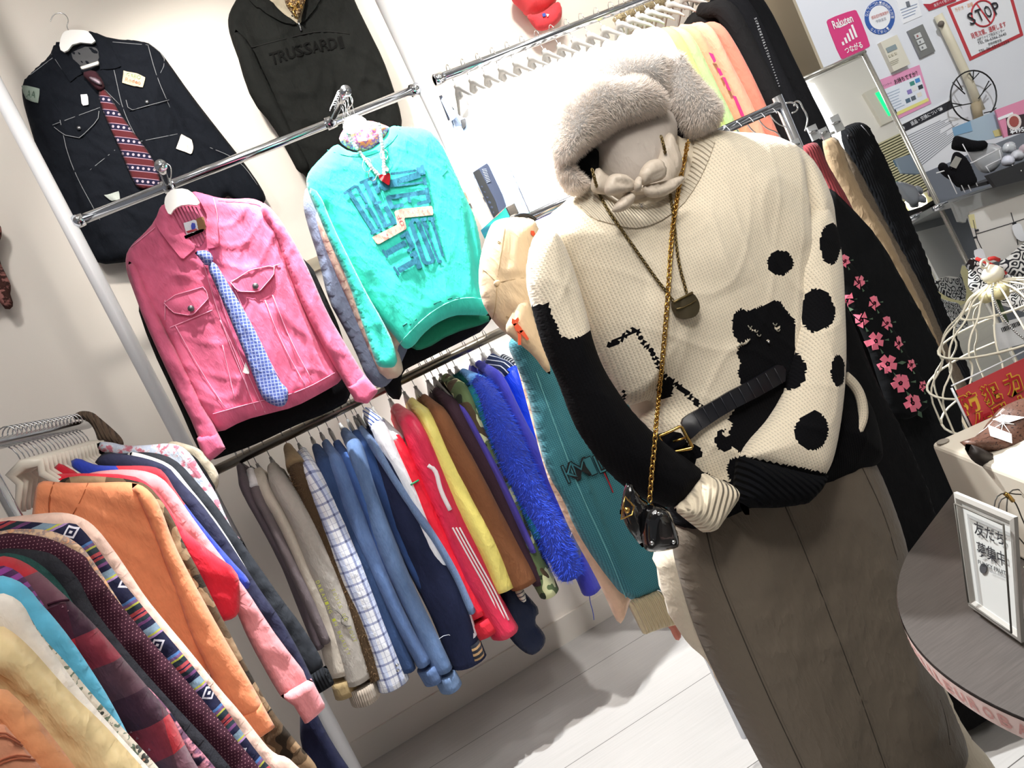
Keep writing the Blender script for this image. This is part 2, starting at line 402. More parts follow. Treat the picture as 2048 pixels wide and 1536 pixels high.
def cloth(color, kind='plain', c2=None, rough=.92, var=.12, sheen=.15, s=1.0, rot=0.0):
    k = ('cloth', color, kind, c2, rough, s, rot)
    if k in _mc: return _mc[k]
    t = NT('cloth_'+kind+'_'+color.strip('#')); uv = t.uv()
    nz = t.noise(uv, 60*s, 4, .6); dark = tuple(x*(1-var) for x in lin(color)[:3])+(1,); light = tuple(min(1, x*(1+var)) for x in lin(color)[:3])+(1,)
    base = t.mix(nz, dark, light)
    wv = t.n('ShaderNodeTexWave', wave_type='BANDS', bands_direction='DIAGONAL', i_Scale=420*s, i_Distortion=1.5, i_Detail=1.0); t.l(uv, wv.inputs[0])
    h = wv.outputs['Fac']; bs, bd = .15, .0006
    if kind == 'denim':
        n2 = t.noise(t.uv((260, 60)), 1.0, 4, .7); n3 = t.noise(t.uv((1, .4)), 24, 3)
        base = t.mix(t.math('MULTIPLY', n2, .45), base, lin(c2 or '#8fa6c0')); base = t.mix(t.math('MULTIPLY', t.math('MULTIPLY', n3, n3), 1.1), base, tuple(x*.35 for x in lin(color)[:3])+(1,))
        bs, bd = .25, .001
    elif kind == 'knit':
        xs = t.sep(t.uv((170*s, 150*s))); fx = t.math('ABSOLUTE', t.math('SUBTRACT', t.math('FRACT', xs[0]), .5))
        v = t.math('ADD', xs[1], t.math('MULTIPLY', fx, 1.6)); st = t.math('ABSOLUTE', t.math('SUBTRACT', t.math('FRACT', v), .5))
        g = t.math('MULTIPLY', t.math('MULTIPLY', fx, 2.0), t.math('SUBTRACT', .9, st)); nf = t.noise(t.uv((1, 1)), 900, 3, .8)
        h = t.math('ADD', g, t.math('MULTIPLY', nf, .5)); bs, bd = .55, .0016
        base = t.mix(t.math('MULTIPLY', t.math('LESS_THAN', fx, .17), t.math('GREATER_THAN', st, .2)), base, tuple(x*.72 for x in lin(color)[:3])+(1,))
    elif kind == 'rib':
        xs = t.sep(t.uv((120*s, 120*s), rot)); h = t.math('SINE', t.math('MULTIPLY', xs[0], 6.2832)); bs, bd = .8, .003
    elif kind == 'cord':
        xs = t.sep(t.uv((150*s, 1))); h = t.math('SINE', t.math('MULTIPLY', xs[0], 6.2832)); bs, bd = .6, .0015
        base = t.mix(t.math('MULTIPLY', t.math('ADD', h, 1), .2), base, tuple(x*.45 for x in lin(color)[:3])+(1,))
    elif kind == 'mohair':
        h = t.noise(t.uv((1, .35)), 330, 5, .8); base = t.mix(h, tuple(x*.5 for x in lin(color)[:3])+(1,), tuple(min(1, x*1.5) for x in lin(color)[:3])+(1,)); bs, bd = 1.0, .006
    elif kind == 'mesh':
        ck = t.n('ShaderNodeTexChecker', i_Scale=1.0); t.l(t.uv((330, 330), .785), ck.inputs[0]); ck.inputs[1].default_value = lin(color); ck.inputs[2].default_value = lin(c2)
        base = ck.outputs[0]; h = ck.outputs[1]; bs, bd = .3, .001
    elif kind == 'satin':
        h = t.noise(t.uv((1, .25)), 22, 3); bs, bd = .8, .01
    elif kind == 'plaid':   # window check
        xs = t.sep(t.uv((1, 1))); f = 24*s
        def band(c, w, ph=0.0, ff=f): return t.math('LESS_THAN', t.math('FRACT', t.math('ADD', t.math('MULTIPLY', c, ff), ph)), w)
        a = band(xs[0], .16); b = band(xs[1], .16); c_ = band(xs[0], .4, .3, f); d = band(xs[1], .03, .4); e = band(xs[0], .04, .55)
        base = t.mix(t.math('MULTIPLY', c_, .5), base, '#9fb2e0')
        base = t.mix(t.math('MULTIPLY', t.math('MAXIMUM', a, b), .62), base, lin(c2)); base = t.mix(t.math('MULTIPLY', t.math('MAXIMUM', d, e), .5), base, lin(c2))
        base = t.mix(t.math('MULTIPLY', t.math('MULTIPLY', a, b), .7), base, '#1c2658')
    elif kind == 'buffalo':
        xs = t.sep(t.uv((1, 1), .15)); f = 11*s
        a = t.math('LESS_THAN', t.math('FRACT', t.math('MULTIPLY', xs[0], f*.6)), .5)
        ph = t.math('FRACT', t.math('MULTIPLY', xs[1], f*.55))
        row = t.ramp(ph, [(0, '#b02a35'), (.33, '#4a1f30'), (.66, '#6b4552'), (1, '#b02a35')])
        row2 = t.ramp(ph, [(0, '#7d2a38'), (.33, '#3b2030'), (.66, '#50343f'), (1, '#7d2a38')])
        base = t.mix(a, row, row2); base = t.mix(.25, base, nz, 'OVERLAY')
    elif kind == 'stripes':
        xs = t.sep(t.uv((1, 1))); a = t.math('LESS_THAN', t.math('FRACT', t.math('MULTIPLY', xs[0] if c2[0] == 'x' else xs[1], float(c2[2]))), c2[3]); base = t.mix(a, base, lin(c2[1]))
    elif kind == 'tie':
        xs = t.sep(t.uv((1, 1), .5)); q = t.math('FRACT', t.math('MULTIPLY', xs[1], 23.0))
        base = t.ramp(q, [(0, '#5a262b'), (.42, '#a9889a'), (.47, '#22203a'), (.9, '#a9889a'), (.95, '#5a262b')])
        px = t.math('FRACT', t.math('MULTIPLY', xs[0], 60)); d = t.math('POWER', t.math('SUBTRACT', px, .5), 2); e = t.math('POWER', t.math('MULTIPLY', t.math('SUBTRACT', q, .685), 2.4), 2)
        base = t.mix(t.math('LESS_THAN', t.math('ADD', d, e), .06), base, '#b9a7b5')
    elif kind == 'dots':
        xs = t.sep(t.uv((s, s), .4)); a = t.math('SUBTRACT', t.math('FRACT', xs[0]), .5); b = t.math('SUBTRACT', t.math('FRACT', xs[1]), .5)
        d = t.math('ADD', t.math('MULTIPLY', a, a), t.math('MULTIPLY', b, b)); base = t.mix(t.math('LESS_THAN', d, .02), base, lin(c2))
    elif kind == 'camo':
        pal = c2.split(','); base = lin(pal[0])
        for i, c in enumerate(pal[1:]):
            vv = t.uv((1+.01*i, .8)); ad = t.n('ShaderNodeVectorMath', operation='ADD'); ad.inputs[1].default_value = (3.1*i, 1.7*i, 0); t.l(vv, ad.inputs[0])
            q = t.noise(ad.outputs[0], 17*s, 1.5, .4); base = t.mix(t.math('GREATER_THAN', q, .55), base, lin(c))
    elif kind == 'fairisle':
        xs = t.sep(t.uv((1, 1))); q = t.math('FRACT', t.math('MULTIPLY', xs[1], 8.0)); z = t.math('MULTIPLY', t.math('PINGPONG', xs[0], .008), .6)
        q = t.math('FRACT', t.math('ADD', q, z))
        base = t.ramp(q, [(0, '#1b1c38'), (.24, '#a07fae'), (.27, '#b0b04a'), (.30, '#7d93a5'), (.40, '#1b1c38'), (.48, '#6c3f6c'), (.52, '#26323a'), (.58, '#a94449'), (.62, '#1b1c38'), (.64, '#a94449'), (.69, '#26323a'), (.77, '#b0b04a'), (.80, '#70507a'), (.84, '#4b6fa5'), (.88, '#1b1c38')])
        px = t.math('ABSOLUTE', t.math('SUBTRACT', t.math('FRACT', t.math('MULTIPLY', xs[0], 28)), .5)); py = t.math('ABSOLUTE', t.math('SUBTRACT', q, .12))
        dm = t.math('ADD', px, t.math('MULTIPLY', py, 3.6)); ring = t.math('MAXIMUM', t.math('LESS_THAN', t.math('ABSOLUTE', t.math('SUBTRACT', dm, .3)), .06), t.math('LESS_THAN', dm, .09))
        base = t.mix(t.math('MULTIPLY', ring, t.math('LESS_THAN', py, .11)), base, '#d8d4e0'); base = t.mix(t.math('MULTIPLY', t.noise(uv, 500, 2), .35), base, '#20202a')
    elif kind == 'floral':
        vo = t.n('ShaderNodeTexVoronoi', feature='F1', i_Scale=24*s, i_Randomness=.75); t.l(uv, vo.inputs['Vector'])
        cd = t.n('ShaderNodeVectorMath', operation='SUBTRACT'); mpv = uv; sc_ = t.n('ShaderNodeVectorMath', operation='SCALE'); sc_.inputs['Scale'].default_value = 24*s; t.l(uv, sc_.inputs[0]); t.l(sc_.outputs[0], cd.inputs[0])
        s2 = t.n('ShaderNodeVectorMath', operation='SCALE'); s2.inputs['Scale'].default_value = 24*s; t.l(vo.outputs['Position'], s2.inputs[0]); t.l(s2.outputs[0], cd.inputs[1])
        q = t.sep(cd.outputs[0]); ang = t.math('ARCTAN2', q[1], q[0]); pet = t.math('ABSOLUTE', t.math('COSINE', t.math('MULTIPLY', ang, 2.5)))
        ds = vo.outputs['Distance']; rr = t.math('ADD', .22, t.math('MULTIPLY', pet, .2))
        cols = c2.split(',')
        leafn = t.noise(t.uv((1, 1)), 75*s, 1, .3); base = t.mix(t.math('MULTIPLY', t.math('GREATER_THAN', leafn, .6), t.math('GREATER_THAN', ds, .42)), base, lin(cols[1]))
        base = t.mix(t.math('LESS_THAN', ds, rr), base, lin(cols[0])); base = t.mix(t.math('LESS_THAN', ds, .1), base, lin(cols[2]))
    elif kind == 'squiggle':
        nn_ = t.noise(t.uv((1, 1)), 95*s, 0, .2); a = t.math('ABSOLUTE', t.math('SUBTRACT', t.math('FRACT', t.math('MULTIPLY', nn_, 5.0)), .5)); base = t.mix(t.math('LESS_THAN', a, .22), base, lin(c2))
    elif kind == 'tiedye':
        q = t.noise(uv, 30*s, 3, .6); pal = c2.split(','); base = t.ramp(q, [(0, pal[0]), (.42, pal[1]), (.5, pal[2]), (.58, pal[3 % len(pal)])], 'LINEAR')
    elif kind == 'grid':
        xs = t.sep(t.uv((1, 1), .3)); a = t.math('LESS_THAN', t.math('FRACT', t.math('MULTIPLY', xs[0], 110*s)), .22); b = t.math('LESS_THAN', t.math('FRACT', t.math('MULTIPLY', xs[1], 110*s)), .22)
        base = t.mix(t.math('MULTIPLY', t.math('MAXIMUM', a, b), .8), base, lin(c2))
    wn = t.noise(t.uv((1, .38)), 26, 4, .55); wr = t.math('SUBTRACT', 1.0, t.math('MULTIPLY', t.math('ABSOLUTE', t.math('SUBTRACT', wn, .5)), 5.0)); wr = t.math('POWER', t.math('MAXIMUM', wr, 0.0), 2.0)
    m = t.out(base, rough, h, bs, bd, (sheen*min(1, 1.6*max(lin(color)[:3])) if kind != 'satin' else 0), spec=.12+.2*min(1, 2*max(lin(color)[:3])))
    if kind not in ('knit', 'rib'):
        b1 = t.b.inputs['Normal'].links[0].from_node; b2 = t.n('ShaderNodeBump', i_Strength=.35, i_Distance=.004); t.l(wr, b2.inputs['Height']); t.l(b2.outputs[0], b1.inputs['Normal'])
    if kind == 'satin': t.b.inputs['Roughness'].default_value = rough if rough < .9 else .42
    _mc[k] = m; return m
CHROME = solid('#d9dce2', .12, 1.0, 'chrome'); DARKMETAL = solid('#1a1b1f', .35, .6, 'dark_rail_metal'); WHITEPL = solid('#efedea', .35, 0, 'white_plastic')
BRASS = solid('#7a6a48', .4, 1.0, 'aged_brass'); GOLD = solid('#c9a25a', .22, 1.0, 'gold_metal'); SILVER = solid('#cfd0d2', .2, 1.0, 'silver_metal')
WPAINT = solid('#e9e9ec', .4, 0, 'white_paint'); BLACKPL = solid('#141416', .45, 0, 'black_plastic'); INK = solid('#25262b', .7, 0, 'black_ink')
def wallmat(name, c, c2):
    t = NT(name); v = t.obj(); n1 = t.noise(v, 2.2, 4); n2 = t.noise(v, 240, 3)
    return t.out(t.mix(n1, lin(c), lin(c2)), .7, n2, .08, .002)
WALL = wallmat('painted_wall', '#e6ddd3', '#eae3db'); WALLCOOL = wallmat('white_board_wall', '#dfe2ea', '#e6e9ef'); WALLBEIGE = wallmat('column_side_shade', '#b0a48e', '#b9ae99')
t = NT('floor_planks'); v = t.obj(); q = t.sep(v)
seam = t.math('LESS_THAN', t.math('FRACT', t.math('MULTIPLY', t.math('ADD', q[1], -2.4745), 2.2)), .006)
g = t.noise(t.obj((3, 60, 1)), 2, 4); g2 = t.noise(v, 1.6, 4)
bc = t.mix(g, lin('#a9a6a3'), lin('#bcb9b6')); bc = t.mix(t.math('MULTIPLY', g2, .5), bc, lin('#8f8c8a')); bc = t.mix(seam, bc, lin('#4a4845'))
FLOORM = t.out(bc, .5, g, .05, .002)
t = NT('ceiling_paint'); CEIL = t.out('#e8e6e2', .8)
# ------------------------------------------------ room
def st(o): o['kind'] = 'structure'; return o
WY = 3.0; CX = 2.195; CYF = 2.5; RY = 2.62
st(box('floor', (-3, -8, -.05), (10, WY, 0), FLOORM))
st(box('wall_back', (-3, WY, 0), (CX+.3, WY+.1, 3.0), WALL))
st(box('baseboard_back', (-3, WY-.012, 0), (CX, WY, .10), solid('#dcd5cc', .7)))
st(box('trim_1', (.12, WY-.02, 1.70), (1.0, WY, 1.745), solid('#d9cdb4', .6)))
st(box('wall_right', (CX, CYF, 0), (5, WY+.1, 3.0), [WALLCOOL]))
st(box('column_shade_sheet', (CX-.012, CYF, 0), (CX, WY, 3.0), WALLBEIGE))  # sheet over the column's left face, warm shade put into its colour
st(box('ceiling', (-3, -8, 2.95), (10, WY+.1, 3.05), CEIL))
# bay frame: poles and rails
def pole(name, px, Y, z0, z1, r, mat, label, cat='pole'):
    p = at(px[0], px[1], Y); V, F, U = tube_mesh([(p[0], Y, z0), (p[0], Y, (z0+z1)/2), (p[0], Y, z1)], r, seg=20)
    o = mk(name, V, F, mat, None, U); tag(o, label, cat); return p[0]
PX1 = pole('rack_pole', (104, 385), RY, 0, 2.95, .0225, WPAINT, 'white round floor to ceiling pole left of the pink jacket')
PX2 = pole('rack_pole', (968, 433), RY, 0, 2.95, .0225, WPAINT, 'white round floor to ceiling pole right of the turquoise sweatshirt')
UZ = 2.062; LZ = 1.218
def rail(name, x0, x1, Y, z, r, mat, label, ends=True):
    t = thing(name, label, 'clothes rail', ((x0+x1)/2, Y, z))
    tube('tube', [(x0, Y, z), ((x0+x1)/2, Y, z), (x1, Y, z)], r, mat, t, seg=20)
    if ends:
        for x in (x0, x1):
            s = 1 if x == x0 else -1
            tube('end_socket', [(x, Y, z), (x+s*.03, Y, z)], r*1.3, mat, t, seg=16)
            ball('screw', (x+s*.018, Y-r*1.3, z), .005, SILVER, t, seg=8)
    return t
rail('upper_rail', PX1+.015, PX2-.015, RY, UZ, .0155, CHROME, 'chrome clothes rail crossing high in front of the dark denim jacket')
rail('tee_rail', PX2+.045, 2.0, RY-.0, 2.066, .0155, CHROME, 'chrome clothes rail at top carrying the row of white tee shirts')
rail('lower_rail', PX1+.015, PX2+.42, RY, LZ, .0155, solid('#8c8478', .3, .9, 'bronze_rail_metal'), 'dark metal clothes rail low on the wall carrying jeans jackets and coats')
def arm(px0, px1, Y1, label):
    a = at(px0[0], px0[1], Y1); b = at(px1[0], px1[1], RY); b = np.array([a[0]*.4+b[0]*.6, RY, UZ])
    t = thing('faceout_arm', label, 'rack arm', b)
    m = (a+b)/2; tube('rod', [b, (b+m)/2, m, (m+a)/2, a], .010, CHROME, t, seg=16); d = (a-b)/np.linalg.norm(a-b)
    tube('end_knob', [a, a+d*.008, a+d*.02], [.012, .0165, .0155], CHROME, t, seg=16)
    tube('clamp_ring', [b-np.array([.016, 0, 0]), b+np.array([.016, 0, 0])], .021, CHROME, t, seg=16)
    return a, b
A1 = arm((322, 333), (338, 392), 2.27, 'short chrome face-out arm above the pink jacket')
A2 = arm((690, 185), (668, 258), 2.22, 'short chrome face-out arm above the turquoise sweatshirt')
# ------------------------------------------------ small builders
def stitch(name, B, pts, mat, parent, r=.0011, eps=.0006, step=14, sm=2):
    q = resample(chaikin(np.array(pts, float), sm, closed=False), step, closed=False)
    return tube(name, [B.surf(x, y, eps) for x, y in q], r, mat, parent, seg=5, side=(0, -1, 0))
def hook(name, top, Yh, parent, R=.02, stem=None, mat=None, ang=0.0, twist=0.0):
    """wire hook over a rail at `top` (centre of the rail), opening seen from the side given by twist"""
    pts = []; c = np.array(top, float); dx, dy = math.cos(twist), math.sin(twist)
    for a in np.linspace(-40, 180, 12):
        r = math.radians(a); pts.append(c+np.array([dx*math.cos(r)*R, dy*math.cos(r)*R, math.sin(r)*R]))
    pts = pts[::1]; e = c+np.array([-dx*R, -dy*R, 0]); s = np.array(stem if stem is not None else c+np.array([0, 0, -.07]), float)
    pts += [e*.75+s*.25+np.array([-dx*.004, -dy*.004, 0]), (e+s)/2+np.array([dx*.004, dy*.004, 0]), s]
    return tube('hook', pts, .0014, mat or SILVER, parent, seg=6, side=(dy, -dx, 0.02))
def button(parent, B, x, y, r=.008, mat=None):
    p = B.surf(x, y, .008); return tube('button', [p, p+B.pl.n*.002, p+B.pl.n*.004], [r, r, r*.8], mat or solid('#6e6f72', .35, .9, 'button_metal'), parent, seg=14)
def rot_quad(cx, cy, w, h, deg, shear=0):
    a = math.radians(deg); X = np.array([math.cos(a), -math.sin(a)]); Yd = np.array([math.sin(a+shear), math.cos(a+shear)]); c = np.array([cx, cy])
    return [tuple(c-X*w/2-Yd*h/2), tuple(c+X*w/2-Yd*h/2), tuple(c+X*w/2+Yd*h/2), tuple(c-X*w/2+Yd*h/2)]
# ------------------------------------------------ wall-hung denim jacket
DEN = cloth('#15181f', 'plain', var=.25); THREAD = solid('#8b8d92', .8, name='pale_thread')
t = thing('denim_jacket', 'dark indigo denim jacket with pale stitching and sewn patches on the wall', 'jacket', at(230, 520, 2.93))
jo, J = body('jacket_body', [(108, 88), (122, 104), (150, 92), (176, 70), (184, 62), (222, 78), (290, 82), (318, 100), (336, 124), (381, 188), (440, 264), (486, 322), (524, 376), (535, 404), (500, 420), (440, 380), (455, 470), (440, 505), (330, 515), (255, 524), (196, 530), (178, 505), (150, 465), (128, 425), (98, 365), (74, 300), (56, 240), (45, 200), (43, 168), (62, 146), (100, 112)], 2.94, DEN, t, T=.032, R=.035, res=.010, drape=.008, dk=40,
    folds=[(100, 180, 165, 440, .012, -.014), (330, 190, 440, 400, .013, -.016), (300, 230, 360, 380, .02, .006), (200, 350, 260, 480, .012, -.006)])
patch('lining', [(137, 110), (160, 96), (196, 92), (199, 124), (170, 140)], J, solid('#4b4b4e', .9), t, eps=.001)
patch('collar', [(112, 84), (122, 84), (135, 112), (166, 146), (140, 164), (122, 136), (103, 105)], J, DEN, t, eps=.006, th=.006, smooth=0)
patch('collar', [(176, 64), (190, 66), (214, 78), (243, 134), (200, 139), (198, 96)], J, DEN, t, eps=.006, th=.006, smooth=0)
for k in ([(103, 108), (140, 162), (165, 147)], [(214, 80), (241, 133), (201, 138)], [(296, 86), (322, 104), (332, 123), (321, 146)], [(60, 150), (105, 116)], [(225, 84), (296, 90)], [(296, 90), (312, 150), (340, 215)], [(228, 140), (250, 240), (310, 330), (350, 390)],
          [(205, 175), (240, 210)], [(105, 250), (200, 215)], [(120, 240), (140, 330), (200, 440)], [(270, 285), (355, 268)], [(420, 295), (480, 320), (515, 370)], [(180, 340), (230, 300)]):
    stitch('seam', J, k, THREAD, t)
for pl, b in (([(108, 254), (150, 240), (198, 222), (196, 240), (160, 276), (128, 270)], (158, 256)), ([(252, 200), (300, 184), (338, 200), (300, 210), (258, 222)], (294, 204))):
    fl = patch('pocket_flap', pl, J, DEN, t, eps=.005, th=.005, smooth=0); stitch('seam', J, pl[2:]+pl[:1], THREAD, fl, eps=.006, sm=0); button(fl, J, b[0], b[1], .007)
for nm, pl, c in (('fabric_badge', [(247, 141), (272, 146), (291, 155), (285, 175), (244, 165)], '#d9c7a8'), ('fabric_badge', [(43, 172), (79, 177), (77, 206), (66, 204), (52, 198)], '#8c9a90'), ('fabric_badge', [(161, 189), (175, 188), (177, 210), (164, 211)], '#dcdce2'), ('fabric_badge', [(363, 268), (383, 278), (387, 294), (383, 309), (352, 297)], '#dcd4cc'), ('fabric_badge', [(208, 390), (238, 382), (240, 400), (222, 402)], '#b9c0ba')):
    patch(nm, pl, J, cloth(c), t, eps=.007, th=.002, smooth=0)
writing('badge_print', 'GABO', rot_quad(267, 152, 30, 8, -12), J, solid('#7b9a70'), t, eps=.008)
writing('badge_print', 'Rodeo', rot_quad(266, 162, 32, 8, -12), J, solid('#cc6a4a'), t, eps=.008)
writing('badge_print', 'AA', rot_quad(62, 188, 18, 14, -8), J, solid('#4c6153'), t, eps=.008)
t = thing('necktie', 'maroon and navy striped necktie hung on the dark denim jacket', 'necktie', at(300, 375, 2.89))
body('blade', [(196, 180), (212, 176), (245, 236), (310, 320), (322, 362), (318, 376), (283, 380), (268, 368), (240, 300), (215, 245), (199, 205)], 2.895, cloth('#6b2f33', 'tie'), t, T=.006, R=.03, res=.01, smooth=1)
body('knot', [(160, 146), (190, 138), (205, 160), (212, 178), (196, 184), (182, 168)], 2.89, cloth('#3b2128'), t, T=.012, R=.02, res=.008)
body('pendant_chain', [(175, 152), (196, 156), (207, 170), (196, 170), (182, 162)], 2.872, solid('#7d6e78', .5, .4, 'dull_pendant'), t, T=.004, R=.01, res=.006)
t = thing('clothes_hanger', 'white hanger with a wire hook holding the dark denim jacket', 'hanger', at(150, 100, 2.9))
slab('shoulder_bar', [(119, 100), (124, 72), (134, 62), (168, 62), (180, 66), (196, 90), (150, 86), (133, 108)], PY(2.895), WHITEPL, t, th=.009, smooth=1)
body('trouser_bar', [(160, 133), (198, 121), (199, 130), (163, 141)], 2.885, WHITEPL, t, T=.003, R=.005, res=.01, smooth=0)
tube('hook', [at(x, y, 2.89) for x, y in chaikin([(101, 43), (106, 30), (117, 25), (130, 28), (138, 40), (133, 52), (138, 63)], 2, False)], .0016, SILVER, t, seg=6)
# ------------------------------------------------ black quarter-zip sweatshirt on the wall
BLK = cloth('#1d1e1d', 'plain', var=.2)
t = thing('sweatshirt', 'black quarter zip sweatshirt with tonal raised lettering hung high on the wall', 'sweatshirt', at(640, 370, 2.93))
so, S = body('sweatshirt_body', [(459, 23), (455, 44), (460, 73), (482, 132), (497, 176), (508, 205), (541, 243), (564, 275), (585, 320), (611, 355), (640, 385), (690, 375), (740, 340), (790, 300), (803, 262), (804, 234), (787, 176), (766, 117), (737, 59), (711, 6), (690, -50), (620, -70), (520, -60), (475, -5)], 2.93, BLK, t, T=.05, R=.06, res=.011, drape=.010, dk=34,
    folds=[(490, 60, 560, 250, .016, -.022), (740, 80, 780, 240, .02, -.014), (600, 130, 640, 260, .02, .008), (660, 130, 700, 250, .02, -.008)])
body('sleeve', [(462, 50), (500, 85), (530, 150), (560, 210), (600, 290), (626, 340), (600, 352), (578, 310), (545, 250), (505, 205), (480, 135)], 2.895, BLK, t, T=.03, R=.04, res=.012, drape=.005)
stitch('seam', S, [(500, 96), (560, 80), (640, 60), (700, 68)], solid('#0c0c0c', .9), t, r=.002)
for i, ch in enumerate('TRUSSARDI'):
    a = i/8; writing('raised_letter', ch, rot_quad(548+ 134*a, 116-31*a-4*math.sin(a*3), 17 if ch != 'I' else 9, 24, 14), S, cloth('#121212'), so, bold=.02, eps=.004)
patch('placket', [(520, -20), (560, 22), (592, 44), (600, 52), (615, 10), (622, -20)], S, cloth('#b3a894'), t, eps=.004)
patch('collar', [(505, -30), (515, -4), (560, 26), (596, 46), (585, 50), (550, 38), (500, 6), (490, -20)], S, BLK, t, eps=.012, th=.01)
patch('collar', [(612, -30), (650, -30), (640, 5), (604, 48), (602, 36), (610, 10)], S, BLK, t, eps=.012, th=.01)
tube('zip_pull', [S.surf(x, y, .006) for x, y in ((596, 42), (599, 50), (602, 62))], .004, SILVER, t, seg=6)
t = thing('neck_scarf', 'brown and gold patterned neck scarf in the black sweatshirt collar', 'scarf', at(590, 40, 2.85))
body('folded_scarf', [(566, -30), (570, 10), (583, 26), (596, 44), (604, 20), (612, 0), (612, -30)], 2.845, cloth('#5c4632', 'floral', '#c9a25a,#b6a07a,#7d3b2a', s=2.5), t, T=.012, R=.02, res=.01, drape=.004)
tube('brooch', [at(x, y, 2.825) for x, y in ((577, 10), (590, 16), (596, 6), (586, 22), (592, 34))], .0035, GOLD, t, seg=6)
# ------------------------------------------------ black garment behind the pink jacket
t = thing('jacket', 'black jacket hanging behind the pink jacket with only its hem showing', 'jacket', at(520, 860, 2.42))
body('jacket_body', [(300, 520), (270, 600), (300, 690), (352, 799), (391, 889), (412, 925), (470, 905), (520, 885), (590, 851), (660, 824), (707, 798), (700, 700), (600, 480), (420, 430)], 2.42, cloth('#0d0d0f'), t, T=.05, R=.05, res=.02)
# ------------------------------------------------ pink jacket
PK = cloth('#e6648c', 'denim', '#f090ae'); PKS = cloth('#f0a0bd')
t = thing('pink_jacket', 'hot pink denim trucker jacket on a white hanger with metal buttons', 'jacket', at(540, 830, 2.3))
jo, J = body('jacket_body', [(322, 408), (310, 442), (285, 470), (262, 490), (250, 514), (253, 545), (266, 580), (289, 643), (324, 721), (352, 780), (380, 832), (400, 850), (420, 852), (436, 868), (488, 840), (539, 827), (590, 814), (640, 788), (688, 760), (672, 718), (650, 680), (640, 620), (620, 545), (594, 498), (562, 448), (540, 418), (522, 402), (500, 396), (470, 398), (436, 396), (412, 388), (384, 384), (360, 396)], 2.3, PK, t, T=.045, R=.05, res=.008, drape=.005, dk=60,
    folds=[(318, 640, 400, 820, .010, -.022), (560, 480, 660, 740, .012, -.024), (540, 460, 600, 560, .012, .010), (330, 470, 320, 560, .012, .006), (420, 540, 380, 520, .010, .006), (470, 700, 540, 800, .008, .005), (560, 640, 600, 760, .010, -.006), (600, 650, 640, 740, .01, .006), (430, 650, 470, 780, .008, -.005)])
body('sleeve', [(252, 520), (275, 530), (300, 590), (330, 660), (372, 740), (400, 800), (428, 850), (452, 897), (440, 908), (418, 924), (406, 912), (391, 858), (352, 780), (324, 721), (289, 643), (266, 580)], 2.262, PK, t, T=.028, R=.022, res=.009, drape=.004, folds=[(300, 620, 380, 800, .008, -.006)])
body('sleeve', [(523, 402), (545, 418), (575, 460), (600, 505), (620, 545), (654, 625), (695, 695), (730, 752), (757, 781), (733, 806), (710, 802), (686, 762), (650, 700), (610, 625), (575, 540), (550, 470), (520, 430)], 2.262, PK, t, T=.028, R=.022, res=.009, drape=.004, folds=[(570, 480, 660, 670, .008, -.005)])
body('cuff', [(391, 872), (434, 866), (452, 897), (418, 924), (406, 914)], 2.255, PK, t, T=.03, R=.014, res=.008, smooth=0)
body('cuff', [(694, 772), (728, 748), (757, 782), (735, 808), (710, 803)], 2.255, PK, t, T=.03, R=.014, res=.008, smooth=0)
patch('neck_lining', [(341, 434), (352, 412), (400, 412), (416, 440), (412, 480), (392, 500), (372, 478)], J, cloth('#d0688a', 'rib'), t, eps=.002)
patch('collar', [(324, 410), (334, 412), (352, 446), (392, 494), (365, 520), (340, 490), (318, 460), (309, 442)], J, PK, t, eps=.010, th=.010, smooth=0)
patch('collar', [(384, 384), (410, 388), (428, 408), (434, 440), (438, 492), (415, 498), (412, 470), (414, 430), (400, 402)], J, PK, t, eps=.010, th=.010, smooth=0)
patch('hem_band', [(424, 826), (475, 812), (540, 795), (600, 782), (640, 765), (680, 738), (688, 760), (640, 788), (590, 814), (539, 827), (488, 840), (436, 868)], J, PK, t, eps=.003, th=.004)
for k in ([(312, 444), (340, 484), (365, 514), (390, 494)], [(427, 396), (436, 430), (434, 486)], [(436, 400), (500, 402), (525, 410), (545, 440)], [(262, 494), (310, 455)], [(425, 545), (470, 690), (530, 825)], [(405, 520), (440, 640), (500, 790), (512, 820)], [(350, 650), (400, 740), (450, 815)], [(440, 640), (470, 700), (500, 790)], [(470, 580), (500, 650), (560, 760)], [(530, 600), (560, 680), (610, 770)], [(545, 590), (580, 680), (625, 762)], [(340, 655), (425, 620)], [(445, 690), (470, 800)], [(426, 828), (475, 814), (540, 797), (600, 784), (680, 740)], [(330, 600), (330, 640)], [(462, 562), (560, 528)]):
    stitch('seam', J, k, PKS, t, eps=.004)
for pl, b in (([(328, 606), (350, 590), (410, 573), (417, 597), (384, 632), (345, 625)], (382, 617)), ([(462, 565), (500, 540), (548, 530), (548, 550), (518, 584), (475, 583)], (511, 572))):
    fl = patch('pocket_flap', pl, J, PK, t, eps=.007, th=.006, smooth=0); stitch('seam', J, pl+pl[:1], PKS, fl, eps=.0085, sm=0); button(fl, J, b[0], b[1], .0085)
patch('brand_label', [(367, 446), (392, 438), (398, 466), (374, 474)], J, cloth('#dfe0ea'), t, eps=.004, smooth=0)
patch('brand_label', [(392, 438), (408, 432), (412, 458), (397, 465)], J, cloth('#8c6a4a'), t, eps=.004, smooth=0)
patch('label_print', [(382, 446), (389, 444), (392, 452), (388, 462), (382, 458)], J, solid('#3040b0'), t, eps=.006)
patch('label_print', [(372, 463), (395, 456), (396, 460), (373, 467)], J, solid('#b03040'), t, eps=.006, smooth=0)
patch('price_tag', [(491, 724), (497, 738), (500, 748), (485, 746)], J, solid('#f2f0ee'), t, eps=.006, smooth=0)
